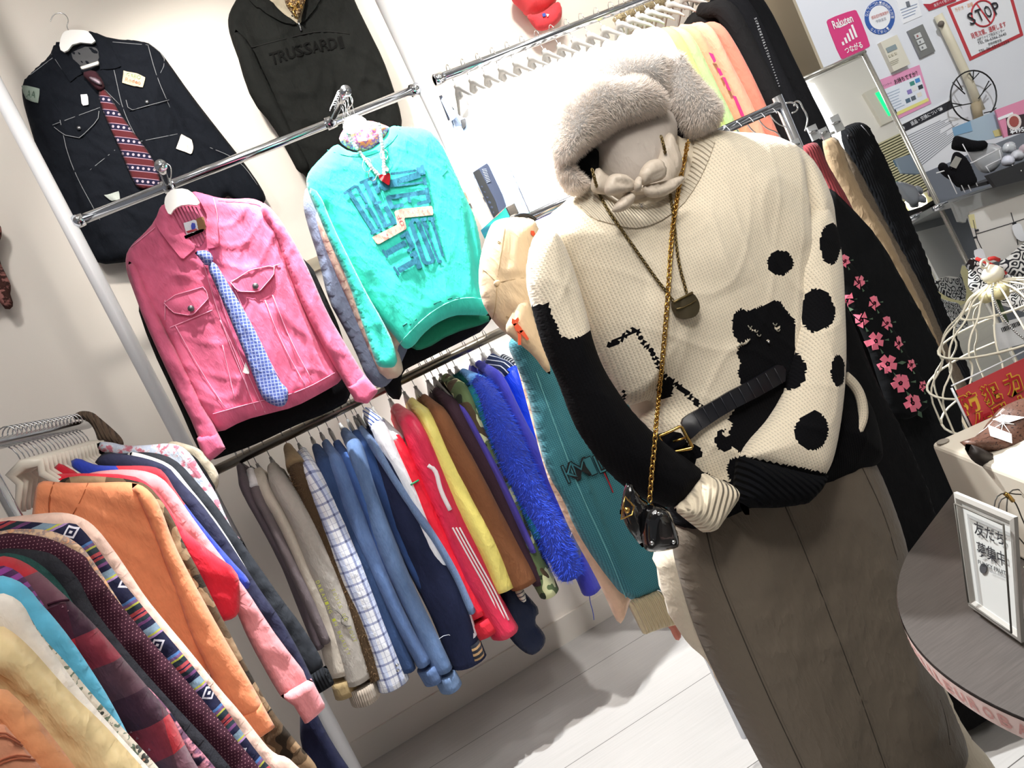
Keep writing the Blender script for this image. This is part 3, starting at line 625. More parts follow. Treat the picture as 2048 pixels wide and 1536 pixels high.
t = thing('necktie', 'blue dotted silk necktie hanging down the pink jacket', 'necktie', at(560, 815, 2.23))
TB = cloth('#4a5a9c', 'grid', '#a9b4d8', rough=.6)
body('blade', [(412, 530), (428, 520), (452, 560), (500, 640), (535, 710), (560, 765), (578, 778), (575, 806), (562, 816), (535, 806), (520, 790), (500, 735), (465, 650), (435, 580)], 2.232, TB, t, T=.007, R=.03, res=.009, smooth=1, drape=.003)
body('knot', [(386, 503), (418, 499), (430, 522), (412, 534), (400, 518)], 2.236, TB, t, T=.014, R=.02, res=.008, smooth=1)
t = thing('clothes_hanger', 'white plastic hanger holding the pink jacket on the arm', 'hanger', at(370, 430, 2.24))
slab('shoulder_bar', [(329, 412), (332, 392), (345, 380), (372, 378), (390, 390), (404, 412), (368, 410), (350, 418), (340, 434)], PY(2.236), WHITEPL, t, th=.009, smooth=1)
body('trouser_bar', [(368, 472), (408, 456), (409, 462), (370, 478)], 2.246, WHITEPL, t, T=.004, R=.005, res=.01, smooth=0)
p = at(350, 382, 2.236); tube('hook', chaikin([p, p+np.array([-.004, 0, .02]), A1[0]+np.array([.02, .02, -.012]), A1[0]+np.array([.022, .02, .004]), A1[0]+np.array([.0, .02, .022]), A1[0]+np.array([-.022, .02, .004])], 2, False), .0015, SILVER, t, seg=6)
# ------------------------------------------------ turquoise sweatshirt and what hangs behind it
t = thing('sweatshirt', 'grey blue sweatshirt hanging behind the turquoise one with its sleeve showing', 'sweatshirt', at(690, 770, 2.4))
body('sweatshirt_body', [(612, 372), (606, 400), (608, 424), (618, 460), (637, 518), (656, 600), (684, 650), (710, 700), (735, 762), (766, 782), (800, 740), (850, 600), (800, 380), (680, 330)], 2.36, cloth('#6a7488'), t, T=.03, R=.05, res=.015, folds=[(640, 500, 720, 700, .012, -.012)])
t = thing('sweatshirt', 'beige sweatshirt hanging directly behind the turquoise one', 'sweatshirt', at(780, 760, 2.34))
body('sweatshirt_body', [(628, 420), (640, 470), (668, 540), (700, 610), (734, 692), (766, 762), (808, 752), (803, 718), (790, 690), (860, 640), (850, 400), (700, 320)], 2.325, cloth('#cdbba6'), t, T=.03, R=.05, res=.015)
t = thing('sweatshirt', 'black sweatshirt hanging rearmost behind the turquoise one', 'sweatshirt', at(860, 725, 2.44))
body('sweatshirt_body', [(640, 420), (700, 650), (766, 770), (780, 798), (806, 800), (800, 745), (828, 730), (890, 700), (985, 652), (980, 600), (900, 400), (760, 300)], 2.42, cloth('#131316'), t, T=.04, R=.05, res=.02)
TQ = cloth('#38cdb8', 'plain', var=.08); TQD = solid('#158a80', .9)
t = thing('turquoise_sweatshirt', 'bright turquoise crew neck sweatshirt with large slate letters and a coral strip', 'sweatshirt', at(860, 700, 2.25))
so, S = body('sweatshirt_body', [(672, 286), (690, 300), (715, 307), (745, 297), (766, 276), (778, 252), (801, 254), (857, 258), (880, 283), (905, 335), (930, 392), (952, 440), (964, 500), (963, 560), (972, 600), (982, 632), (940, 630), (910, 629), (871, 647), (844, 670), (828, 692), (812, 700), (800, 688), (787, 670), (760, 640), (720, 590), (690, 545), (655, 470), (634, 425), (615, 381), (612, 360), (618, 342), (640, 318)], 2.25, TQ, t, T=.05, R=.06, res=.006, drape=.0018, dk=50,
    folds=[(650, 420, 750, 640, .012, -.02), (930, 420, 960, 600, .012, -.01), (740, 560, 790, 660, .014, -.007), (780, 560, 830, 670, .014, .006), (830, 560, 860, 640, .014, -.005), (880, 550, 900, 620, .014, .005)])
body('sleeve', [(614, 372), (640, 385), (665, 450), (700, 520), (735, 590), (765, 640), (789, 690), (797, 735), (758, 736), (750, 721), (723, 643), (695, 560), (664, 495), (633, 422)], 2.215, TQ, t, T=.026, R=.02, res=.009, drape=.004, folds=[(700, 560, 770, 720, .01, -.008)])
patch('hem_band', [(800, 688), (818, 668), (840, 645), (871, 620), (910, 600), (950, 596), (975, 604), (982, 630), (940, 630), (910, 629), (871, 647), (844, 670), (828, 690), (812, 700)], S, TQ, t, eps=.003, th=.003)
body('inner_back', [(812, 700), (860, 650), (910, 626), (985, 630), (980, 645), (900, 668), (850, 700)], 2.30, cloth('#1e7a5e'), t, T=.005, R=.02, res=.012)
stitch('seam', S, [(800, 686), (818, 666), (840, 643), (871, 618), (910, 598), (950, 594), (975, 602)], cloth('#8af0e2'), t, r=.0014)
stitch('neck_seam', S, [(655, 300), (690, 312), (725, 315), (760, 305), (790, 280), (800, 258)], TQD, t, r=.001)
stitch('seam', S, [(885, 352), (895, 340)], TQD, t, r=.001)
for x0, y0, x1, y1 in ((867, 608, 882, 602), (895, 598, 904, 596), (912, 596, 920, 597), (820, 650, 832, 638), (806, 652, 814, 646)):
    stitch('dark_mark', S, [(x0, y0), (x1, y1)], solid('#1f7a70', .9), t, r=.003, eps=-.001)  # short darker teal dashes near the hem
LET = cloth('#2b6a80', 'plain', var=.1)
def glyph(nm, strokes):
    for k in strokes: patch(nm, k, S, LET, so, eps=.0052, smooth=0, th=.001, res=.006)
Z = lambda pts: [(660+x/6.142, 310+y/6.142) for x, y in pts]
def bar(x0, y0, x1, y1, w):
    a = np.array([x0, y0], float); b = np.array([x1, y1], float); d = (b-a)/np.linalg.norm(b-a); n = np.array([-d[1], d[0]])*w*.62
    return Z([a-n, b-n, b+n, a+n])
glyph('letter_b', [bar(225, 430, 555, 955, 44), bar(170, 478, 312, 378, 30), bar(500, 968, 640, 905, 30), bar(330, 382, 455, 590, 30), bar(455, 600, 440, 660, 26), bar(430, 650, 500, 660, 22), bar(485, 655, 615, 890, 34), bar(285, 385, 345, 395, 28)])
glyph('letter_e', [bar(425, 320, 695, 885, 44), bar(365, 345, 530, 275, 30), bar(520, 270, 600, 465, 44), bar(535, 600, 635, 575, 26), bar(655, 885, 815, 825, 30), bar(680, 630, 790, 830, 46)])
glyph('letter_n', [bar(745, 232, 1060, 190, 26), bar(1128, 120, 1155, 240, 34), bar(1060, 200, 1150, 195, 80), bar(1110, 235, 730, 350, 62), bar(740, 385, 1150, 335, 20), bar(1150, 272, 1175, 370, 34), bar(610, 390, 730, 350, 60), bar(655, 430, 735, 395, 30)])
glyph('letter_e', [bar(700, 525, 1210, 450, 44), bar(1185, 402, 1215, 590, 40), bar(1215, 570, 1070, 600, 34), bar(960, 510, 985, 585, 30), bar(705, 510, 770, 660, 44), bar(770, 640, 905, 610, 36)])
glyph('letter_t', [bar(695, 1210, 935, 1075, 60), bar(645, 1165, 710, 1265, 24), bar(930, 940, 1020, 1150, 50), bar(870, 1010, 940, 960, 34), bar(950, 1180, 1010, 1150, 34)])
glyph('letter_t', [bar(840, 1420, 1050, 1300, 60), bar(780, 1370, 850, 1475, 24), bar(1030, 1180, 1105, 1385, 50), bar(985, 1240, 1040, 1200, 34), bar(1070, 1390, 1125, 1360, 34)])
glyph('letter_o', [bar(1000, 850, 1155, 1300, 42), bar(1085, 830, 1265, 1270, 42), bar(985, 880, 1010, 810, 40), bar(1000, 800, 1085, 795, 30), bar(1060, 795, 1110, 860, 36), bar(1140, 1280, 1180, 1335, 40), bar(1170, 1330, 1260, 1320, 34), bar(1250, 1330, 1275, 1250, 36)])
glyph('letter_n', [bar(1125, 800, 1345, 1310, 14), bar(1115, 800, 1185, 785, 34), bar(1150, 820, 1330, 1300, 20), bar(1205, 785, 1290, 785, 34), bar(1250, 790, 1390, 1250, 26), bar(1315, 1310, 1375, 1305, 30), bar(1150, 830, 1200, 900, 40)])
COR = cloth('#ff9c8c', 'plain', var=.04)
patch('coral_strip', Z([(520, 1010), (830, 855), (790, 690), (890, 660), (1255, 625), (1270, 735), (910, 770), (940, 905), (600, 1095), (575, 1090)]), S, COR, so, eps=.0055, smooth=0, th=.001, res=.006)
for i, ch in enumerate('UNITED'): writing('strip_letter', ch, [(a, b) for a, b in rot_quad(660+(595+i*54)/6.142, 310+(1035-i*27)/6.142, 2.6, 4.2, 22)], S, solid('#b05a60'), so, eps=.0075)
for i, ch in enumerate('COLORS'): writing('strip_letter', ch, rot_quad(660+(905+i*59)/6.142, 310+(712-i*5)/6.142, 3.2, 5, 8), S, solid('#b05a60'), so, eps=.0075)
writing('strip_letter', 'O', rot_quad(660+883/6.142, 310+838/6.142, 8, 12, 26), S, solid('#7a3a44'), so, eps=.0075)
writing('strip_letter', 'F', rot_quad(660+850/6.142, 310+765/6.142, 8, 8, 110), S, solid('#7a3a44'), so, eps=.0075)
t = thing('neck_scarf', 'orange and purple silk scarf filling the turquoise sweatshirt neck', 'scarf', at(715, 305, 2.2))
body('folded_scarf', [(676, 282), (684, 262), (700, 244), (738, 240), (770, 250), (782, 256), (768, 280), (742, 300), (728, 304), (700, 300)], 2.235, cloth('#e88a5a', 'tiedye', '#f0a070,#e88a5a,#8c3aa0,#f4c4a0', s=2), t, T=.02, R=.03, res=.006, drape=.005, dk=120)
t = thing('clothes_hanger', 'white plastic hanger holding the turquoise sweatshirt on the arm', 'hanger', at(712, 275, 2.2))
slab('shoulder_bar', [(684, 260), (690, 238), (708, 231), (728, 236), (738, 252), (716, 262), (700, 272)], PY(2.195), WHITEPL, t, th=.009, smooth=1)
p = at(702, 234, 2.195); tube('hook', chaikin([p, p+np.array([-.006, .005, .02]), A2[0]+np.array([.02, .05, -.02]), A2[0]+np.array([.024, .05, .004]), A2[0]+np.array([.0, .05, .026]), A2[0]+np.array([-.024, .05, .004])], 2, False), .0015, SILVER, t, seg=6)
for i in range(7):      # empty hooks bunched on the arm
    k = .12+i*.075; q = A2[0]*(1-k)+A2[1]*k
    h = tube('hanger_hook', chaikin([q+np.array(v) for v in ((-.018, 0, .006), (-.006, 0, .021), (.012, 0, .016), (.021, 0, -.004), (.008-.02*(i % 2), -.004, -.05), (.004, 0, -.085))], 2, False), .0014, SILVER, None, seg=6)
    tag(h, 'chrome wire hanger hook bunched with others on the arm above the turquoise sweatshirt', 'hanger hook', 'hooks on the arm above the turquoise sweatshirt')
t = thing('bead_necklace', 'clear bead necklace with a dark red heart pendant on the turquoise sweatshirt', 'necklace', at(772, 370, 2.18))
L1 = resample(chaikin([(694, 262), (705, 285), (722, 308), (735, 325), (752, 345), (768, 362)], 2, False), 5.5, False); L2 = resample(chaikin([(758, 250), (762, 275), (766, 300), (768, 330), (768, 345), (770, 362)], 2, False), 5.5, False)
for LL in (L1, L2):
    ps = []
    for k, (x, y) in enumerate(LL): ps.append(ball_mesh(S.surf(x, y, .006) if y > 300 else at(x, y, 2.195), .0052 if k % 3 else .0062, 8, (1, .8, 1)))
    V, F, U = join(ps); mk('bead_string', V, F, solid('#d8e6e6', .1, .3, 'clear_bead'), t, U)
ps = [tube_mesh([S.surf(cx+rx*math.cos(a), cy+ry*math.sin(a), .008) for a in np.linspace(0, 6.1, 14)], .0012, seg=5) for cx, cy, rx, ry in ((734, 330, 9, 14), (768, 310, 8, 11), (745, 350, 8, 12))]
V, F, U = join(ps); mk('wire_rings', V, F, SILVER, t, U)
stt = []
for a in range(10): stt.append((772+(8 if a % 2 == 0 else 3.6)*math.sin(a*math.pi/5), 338-(8 if a % 2 == 0 else 3.6)*math.cos(a*math.pi/5)))
patch('star_charm', stt, S, SILVER, t, eps=.010, th=.004, smooth=0)
patch('heart_pendant', [(757, 352), (763, 347), (770, 351), (777, 344), (781, 349), (780, 360), (779, 372), (770, 366), (760, 360)], S, solid('#7a1018', .12, 0, 'red_glass', coat=1), t, eps=.014, th=.009, res=.004)
# ------------------------------------------------ front tee shirt by the pole
t = thing('tee_shirt', 'pale blue grey tee shirt with dark photo print beside the white pole', 'tee shirt', at(1010, 500, 2.4))
to_, TS = body('shirt_body', [(896, 204), (905, 214), (922, 236), (940, 236), (934, 206), (956, 206), (975, 235), (1005, 300), (1045, 390), (1075, 470), (1080, 520), (1020, 520), (985, 430), (940, 340), (905, 260)], 2.42, cloth('#9aa8c4'), t, T=.02, R=.04, res=.012)
patch('print_panel', [(946, 345), (975, 326), (1005, 390), (1018, 430), (1010, 470), (985, 430)], TS, solid('#2a3247', .8), t, eps=.002, smooth=0)
patch('print_dark', [(946, 345), (958, 338), (990, 400), (1008, 460), (1000, 462), (975, 405)], TS, solid('#101114', .8), t, eps=.003, smooth=0)
for i in range(9): stitch('print_line', TS, [(964+i*1.2, 339+i*3.2), (973+i*1.0, 338+i*3.0)], solid('#c0cad8'), t, r=.0006, eps=.004)
patch('size_label', [(921, 240), (931, 236), (932, 252), (925, 259)], TS, solid('#1c1c1e'), t, eps=.004, smooth=0)
patch('tag_card', [(882, 200), (891, 185), (913, 235), (902, 242)], TS, solid('#8193b8', .3), t, eps=.02, smooth=0)
patch('tag_card', [(878, 192), (884, 190), (900, 240), (897, 243)], TS, solid('#23252c', .3), t, eps=.015, smooth=0)
# ------------------------------------------------ hangers and garments seen from the side on wall rails
GREYPL = solid('#a9a7a4', .45, 0, 'grey_plastic')
def make_hanger(name, label, loc, mat, group=None, seen='y', R=.018, span=.19, neck=.022):
    t = thing(name, label, 'hanger', loc, group); c = np.array(loc, float)
    pts = []
    for a in np.linspace(-30, 180, 10):
        r = math.radians(a); pts.append((math.cos(r)*R, math.sin(r)*R+.0))
    pts += [(-R*.9, -.012), (-.004, -.03), (.0, -.045), (0, -.07)]
    f = (lambda a, b: c+np.array([0, -a, b])) if seen == 'y' else (lambda a, b: c+np.array([a, 0, b]))
    tube('hook', [f(a, b) for a, b in pts], .0014, SILVER, t, seg=6, side=(1, .01, .01) if seen == 'y' else (0, 1, .01))
    arm_ = [(-span, -.155), (-span*.85, -.135), (-span*.45, -.10), (-.03, -.078), (0, -.068), (.03, -.078), (span*.45, -.10), (span*.85, -.135), (span, -.155)]
    V1 = tube_mesh([f(a, b) for a, b in arm_], [.004, .006, .008, .011, .013, .011, .008, .006, .004], seg=8, flat=.55, side=(1, .01, .01) if seen == 'y' else (0, 1, .01))
    V, F, U = V1 if mat is not GREYPL else join([V1, (lambda q: (q[0], q[1], q[2]))(box_mesh(f(-.014, -.10)-.004*np.array([seen == 'y', seen != 'y', 0]), f(.014, -.052)+.004*np.array([seen == 'y', seen != 'y', 0])))]); mk('shoulder_bar', V, F, mat, t, U)
    return t
_hn = [0]
hproto = {}
def put_hanger(key, loc, label, group, mat, seen='y'):
    if key not in hproto:
        hproto[key] = make_hanger('clothes_hanger', label, loc, mat, group, seen, **({'span': .05} if key == 'rack' else {'span': .13} if key == 'tee' else {})); return hproto[key]
    c = copy_tree(hproto[key]); c.location = Vector(tuple(loc)); c['label'] = label
    if group: c['group'] = group
    elif 'group' in c: del c['group']
    return c
def side_garment(name, label, cat, path, w, mat, Yf=2.40, Yr=RY, zr=LZ, cuff=None, cufflen=.055, yoke=None, hang=True, bodyrel=0.0, seed=0, wob=.10, bodymat=None, hgroup='grey hangers on the low dark rail', hlabel='grey hanger with wire hook on the low dark rail', hkey='low', deep=.048, nobody=False):
    P = np.array([at(x, y, Yf) for x, y in path]); ww = np.broadcast_to(np.asarray(w, float), (len(path),))
    rad = np.array([wi/2*((p-_C) @ _fw)/CF for wi, p in zip(ww, P)])
    q = np.c_[P, rad]; p0 = q[0]
    pre = [np.array([p0[0], Yr-.07, p0[2]+.055, p0[3]*.55]), np.array([p0[0], Yf+.075, p0[2]+.025, p0[3]*.8])]
    q = np.vstack([pre[0], pre[1], q]); q = chaikin(q, 2, closed=False); q = resample(q, .016, closed=False)
    t = thing(name, label, cat, (p0[0], Yr, P[-1][2]))
    L = np.r_[0, np.cumsum(np.linalg.norm(np.diff(q[:, :3], axis=0), axis=1))]
    def seg_(nm, m, a, b, extra=0.0):
        k = (L >= a-1e-6) & (L <= b+1e-6)
        if k.sum() < 2: return
        z = q[k]; r = z[:, 3]+extra
        V, F, U = tube_mesh(z[:, :3], r, seg=18, flat=1.0, side=(1, 0, .01), wob=wob, wk=70, seed=seed)
        # stretch in depth
        c = z[:, :3].repeat(18, 0); d = V-c; s = np.clip(deep/np.maximum(r.repeat(18), 1e-4), 1.0, 4.0); V = c + d*np.stack([np.ones(len(d)), s, np.ones(len(d))], 1)
        mk(nm, V, F, m, t, U)
    ct = L[-1]-cufflen if cuff else L[-1]; yk = 0.0
    if yoke: yk = .16; seg_('shoulder', yoke, 0, yk, .001)
    seg_('sleeve', mat, max(0, yk-.02) if yoke else 0, ct)
    if cuff: seg_('cuff', cuff, ct-.006, L[-1], .002)
    if not nobody:
        x = p0[0]+bodyrel; pl = Plane((x, Yr, 0), (-1, 0, 0)); hw = Yr-Yf-.045; zt = p0[2]; zb = P[-1][2]+.03
        body('garment_body', None, pl, bodymat or mat, t, T=max(.012, p0[3]*.55), Tb=max(.012, p0[3]*.55), R=.03, res=.035, smooth=1,
             uvpoly=[(.06, zt+.065), (hw, zt+.01), (hw, zb), (0, zb-.01), (-hw, zb), (-hw, zt+.01), (-.06, zt+.065)])
    if hang: put_hanger(hkey, (p0[0], Yr, zr+.0155), hlabel, hgroup, GREYPL)
    return t
cd = cloth
LOW = [ # label words, category, path, width, material kwargs
 ('cardigan', 'dark mauve grey cardigan at the left end of the low rail', [(490, 975), (540, 1060), (590, 1160), (640, 1290)], 24, cd('#5b5157'), {}),
 ('striped_shirt', 'taupe shirt with white shoulder second from left on the low rail', [(512, 985), (545, 1045), (592, 1140), (650, 1280)], 26, cd('#6b6164'), dict(yoke=cd('#dcd9dc'))),
 ('cream_shirt', 'cream shirt with a tabbed khaki cuff left of the grey embroidered sleeve', [(530, 985), (562, 1030), (604, 1120), (650, 1240), (695, 1385)], [34, 36, 36, 38, 46], cd('#bfb5a8'), dict(cuff=cd('#9a8560'))),
 ('grey_jacket', 'pale grey jacket with green embroidered lettering down the sleeve', [(562, 978), (600, 1035), (650, 1160), (700, 1290), (735, 1398)], [46, 50, 54, 58, 60], cd('#aaa39b'), dict(cuff=cd('#b9aa9a', 'rib', s=1.2))),
 ('fur_coat', 'brown curly fur coat between the grey jacket and the checked shirt', [(592, 935), (625, 1010), (672, 1110), (718, 1240), (752, 1350)], [36, 40, 38, 40, 40], cd('#5f4b36', 'mohair'), dict(yoke=cd('#8a7558'))),
 ('checked_shirt', 'white flannel shirt with blue window checks hanging low', [(622, 945), (650, 1000), (692, 1110), (742, 1250), (785, 1370)], [38, 48, 54, 60, 62], cd('#dfe1e8', 'plaid', '#43508c'), {}),
 ('denim_jacket', 'dark blue denim jacket directly right of the checked shirt', [(652, 935), (702, 1060), (765, 1200), (815, 1335)], 36, cd('#2a3f66', 'denim', '#506a95'), {}),
 ('denim_jacket', 'washed mid blue denim jacket with turned cuff right of the checked shirt', [(672, 925), (700, 1000), (745, 1120), (805, 1250), (868, 1360)], [30, 36, 36, 36, 36], cd('#4a679a', 'denim', '#8fa8d2'), dict(cuff=cd('#425d8c', 'denim', '#97add0'))),
 ('denim_jacket', 'bright blue denim jacket squeezed between two faded ones', [(695, 925), (738, 1030), (790, 1150), (840, 1240)], 30, cd('#35589a', 'denim', '#6487bd'), {}),
 ('denim_jacket', 'faded grey blue denim jacket whose cuff hangs lowest', [(712, 900), (738, 1000), (800, 1160), (862, 1290), (902, 1375)], [32, 40, 42, 40, 40], cd('#4f6c9a', 'denim', '#97b0d4'), dict(cuff=cd('#56749f', 'denim', '#a5bad8'))),
 ('denim_jacket', 'deep blue denim jacket with loose white thread at the cuff', [(735, 905), (775, 1010), (840, 1140), (892, 1240), (918, 1315)], 36, cd('#29467a', 'denim', '#4c6aa0'), {}),
 ('denim_jacket', 'very dark indigo denim jacket with a broad sleeve', [(760, 900), (795, 985), (850, 1110), (905, 1230), (935, 1325)], [46, 66, 74, 76, 70], cd('#1f2540', 'denim', '#333b5c'), {}),
 ('denim_jacket', 'light blue fleece edged denim jacket seen as a thin strip', [(748, 893), (795, 970), (850, 1050), (905, 1140), (940, 1220)], 20, cd('#7d9ccc', 'mohair'), dict(nobody=True, Yf=2.375)),
 ('jersey', 'white jersey with royal blue shoulder stripes right of the denim jackets', [(760, 858), (795, 950), (855, 1075), (910, 1190), (950, 1310)], [34, 40, 40, 40, 34], cd('#e6e9f0'), dict(yoke=cd('#eef0f6', 'stripes', ('x', '#3a5fb0', '90', .35)), cuff=cd('#b5946a', 'stripes', ('y', '#20242f', '60', .55)))),
 ('track_jacket', 'white and red track jacket with green piping on the sleeve', [(790, 880), (822, 950), (868, 1060), (925, 1180), (975, 1262)], [36, 42, 44, 48, 56], cd('#dc2338', 'satin'), dict(yoke=cd('#e9edf4'), cuff=cd('#c41d30'))),
 ('track_jacket', 'raspberry track jacket with white stripes running down the sleeve', [(822, 850), (860, 940), (910, 1060), (965, 1180), (1012, 1265)], [40, 50, 52, 56, 62], cd('#cf2f4e', 'satin'), {}),
 ('satin_jacket', 'pale yellow satin jacket with gathered cuff', [(852, 835), (890, 925), (935, 1020), (980, 1110), (1003, 1178)], [32, 46, 60, 62, 50], cd('#e6d878', 'satin'), {}),
 ('leather_jacket', 'brown suede jacket with flared tattered sleeve', [(880, 828), (912, 900), (955, 985), (1005, 1080), (1046, 1168)], [32, 44, 56, 58, 54], cd('#7b4f33'), {}),
 ('maroon_coat', 'dark maroon coat behind the brown suede jacket', [(905, 815), (948, 900), (998, 1000), (1045, 1100), (1080, 1160)], [36, 40, 40, 40, 36], cd('#3a2831'), {}),
 ('purple_jacket', 'violet jacket seen as a slim strip left of the camouflage jacket', [(925, 818), (965, 895), (1010, 985), (1060, 1100)], 18, cd('#4a3f9c'), {}),
 ('camouflage_jacket', 'green camouflage jacket with pale khaki patches', [(925, 785), (955, 870), (1005, 980), (1055, 1090), (1098, 1185)], [36, 42, 44, 46, 42], cd('#5a6b48', 'camo', '#5a6b48,#2b3326,#c4c79a,#4e4030', s=1.0), {}),
 ('teal_jacket', 'teal fur trimmed jacket between camouflage and royal blue', [(950, 785), (985, 855), (1030, 960), (1075, 1070)], [36, 42, 40, 34], cd('#1c6e78'), dict(yoke=cd('#123f42', 'mohair'))),
 ('mohair_sweater', 'shaggy royal blue mohair sweater with a pale blue shoulder', [(968, 775), (1010, 870), (1060, 980), (1105, 1070), (1142, 1150)], [38, 58, 66, 66, 50], cd('#2443c4', 'mohair'), dict(yoke=cd('#5c9ae0'), wob=.10, Yf=2.355)),
 ('indigo_jacket', 'indigo jacket with drawstring hem right of the mohair sweater', [(995, 755), (1035, 845), (1090, 965), (1145, 1090), (1182, 1180)], [28, 34, 36, 40, 40], cd('#3d3fb0'), {}),
 ('sports_jacket', 'bright cobalt sports jacket with white piped navy collar', [(1020, 748), (1050, 820), (1090, 920), (1130, 1040)], [46, 56, 56, 50], cd('#1640dc', 'satin'), dict(yoke=cd('#1c2848', 'stripes', ('x', '#c8ccd8', '60', .2)))),
 ('grey_sweater', 'charcoal striped sweater rightmost on the low rail beside the teal cardigan', [(1045, 745), (1080, 830), (1120, 930), (1150, 1040)], 36, cd('#30343c', 'stripes', ('y', '#b8bac0', '45', .3)), {}),
]
gm = {}
for i, (nm, lb, pa, w, m, k) in enumerate(LOW):
    k = dict(k); k.setdefault('Yf', 2.40-.012*(i % 2)); gm[i] = side_garment(nm, lb, nm.replace('_', ' ').split()[-1], pa, w, m, seed=i, **k)
for i_, mt_, n_, L_ in ((22, '#2f55e0', 9000, .016), (4, '#6a543c', 5000, .010), (21, '#14605e', 2500, .014)):
    for ch in list(gm[i_].children):
        if ch.name.split('.')[0] == ('shoulder' if i_ == 21 else 'sleeve'): pile(ch, n_, L_, gm[i_], cloth(mt_), seed=i_, wd=.0007, nm='shaggy_pile')
def on_sleeve(px, y, off=.05): return at(px[0], px[1], 2.40-off)
def seamline(nm, pts, r, mat, parent, Y=2.348):
    return tube(nm, [at(x, y, Y) for x, y in resample(chaikin(pts, 2, False), 10, False)], r, mat, parent, seg=6)
for off in (0, 7, 14):
    seamline('sleeve_stripe', [(905+off, 1055), (935+off, 1110), (975+off, 1180), (1003+off, 1240)], .0028, solid('#f0e8ea'), gm[15], 2.341)
seamline('sleeve_stripe', [(856, 930), (872, 940), (880, 980), (900, 1020)], .0075, solid('#f0e8ea'), gm[15], 2.345)
seamline('piping', [(817, 972), (838, 960)], .003, solid('#1f8a5a'), gm[14], 2.345)
plS = PY(2.322)
for k, (s, x, y) in enumerate((('DREAMING IN BEAUTY', 668, 1240), ('TOUTS DE TOUT', 690, 1235))):
    n = len(s)
    for i, ch in enumerate(s):
        if ch == ' ': continue
        f = (i-n/2); writing('embroidered_letter', ch, rot_quad(x+f*3.6, y+f*8.4, 6, 7, -66), plS, solid('#a4a838'), gm[3])
seamline('embroidery', [(665, 1218), (680, 1225), (690, 1245), (700, 1240), (692, 1228), (680, 1236), (684, 1252), (702, 1252)], .0011, solid('#4c4a48'), gm[3], 2.335)
tube('cuff_button', [at(794, 1330, 2.34), at(794, 1330, 2.335)], .005, SILVER, gm[5], seg=10); tube('cuff_button', [at(796, 1341, 2.34), at(796, 1341, 2.335)], .005, SILVER, gm[5], seg=10)
seamline('loose_thread', [(878, 1278), (892, 1268), (908, 1272), (922, 1290), (930, 1308)], .0009, solid('#c6ccd8'), gm[10], 2.345)
for a, b, c in (((1122, 1050), (1112, 1070), (1106, 1085)), ((1132, 1060), (1122, 1082), (1118, 1092)), ((1144, 1064), (1138, 1082), (1130, 1098))): seamline('contrast_stitch', [a, b, c], .0009, solid('#c8c4d0'), gm[23], 2.33)
body('denim_patch', [(1100, 1040), (1128, 1030), (1160, 1060), (1170, 1120), (1150, 1135), (1125, 1130), (1105, 1085)], 2.345, cloth('#6a6f96', 'denim', '#8a8fb0'), gm[23], T=.008, R=.02, res=.012)
seamline('drawstring', [(1178, 1180), (1180, 1205), (1186, 1222), (1188, 1240)], .0014, solid('#3a4aa8'), gm[23], 2.36)
t = thing('nylon_jacket', 'navy nylon jacket hem and sleeve hanging below the yellow satin one', 'jacket', at(1050, 1310, 2.46))
body('jacket_body', [(1000, 1170), (1030, 1165), (1055, 1190), (1082, 1222), (1066, 1240), (1090, 1268), (1092, 1285), (1078, 1305), (1060, 1312), (1035, 1295), (1015, 1270), (1000, 1230)], 2.46, cloth('#1a2136', 'satin'), t, T=.02, R=.03, res=.012, drape=.003)
body('striped_cuff', [(1028, 1180), (1046, 1172), (1054, 1202), (1046, 1206), (1036, 1196)], 2.43, cloth('#d8d2c4', 'stripes', ('y', '#5a5a64', '80', .3)), t, T=.01, R=.01, res=.01)
# ------------------------------------------------ tee shirts on the high rail
WT = cloth('#f4f1ee', 'plain', var=.02)
def tee(label, x0, y0, w, mat, ln=300, name='tee_shirt', k=.44, Yf=2.43, **kw):
    return side_garment(name, label, 'tee shirt', [(x0, y0), (x0+34, y0+62), (x0+34+(ln-62)*.45, y0+62+(ln-62)*.95), (x0+34+(ln-62)*k+60, y0+ln+150)], [w*.8, w, w*1.05, w], mat, Yf=Yf, zr=2.066,
        hgroup='white hangers on the high tee shirt rail', hlabel='white hanger on the high rail with a tee shirt', hkey='tee', deep=.04, seed=int(x0), wob=.06, **kw)
for i in range(12):
    x = 972+i*31; tee('plain white tee shirt in the brightly lit row on the high rail', x, 205-i*12.3, 42, WT)['group'] = 'white tee shirts on the high rail'
tee('pale lime tee shirt first of the coloured ones on the high rail', 1338, 68, 34, cloth('#c6d67c'))
tee('pale green tee shirt beside the peach ones on the high rail', 1360, 66, 30, cloth('#b2d08e'))
tee('pale peach tee shirt left of the one with magenta letters', 1382, 62, 28, cloth('#e69f7c'))
tk = tee('peach tee shirt with magenta letters down the side', 1404, 58, 32, cloth('#e8a88a'))
tee('coral tee shirt next to the black ones on the high rail', 1430, 56, 34, cloth('#d8806a'))
tee('first black tee shirt after the coral one on the high rail', 1448, 14, 46, cloth('#1c1b1c'))
tee('soft black tee shirt second from the right end of the high rail', 1472, 4, 46, cloth('#17171a'))
tb = tee('black tee shirt with a line of white lettering at the rail end', 1496, -8, 48, cloth('#121214'))
plT = PY(2.375)
for pts in ([(1417, 105), (1426, 108), (1432, 122), (1428, 126)], [(1433, 135), (1440, 138), (1446, 150), (1440, 152)], [(1444, 154), (1450, 155), (1462, 182), (1456, 180)], [(1465, 191), (1472, 193), (1490, 235), (1482, 232)]):
    slab('magenta_print', pts, plT, solid('#d8357a'), tk, th=.001)
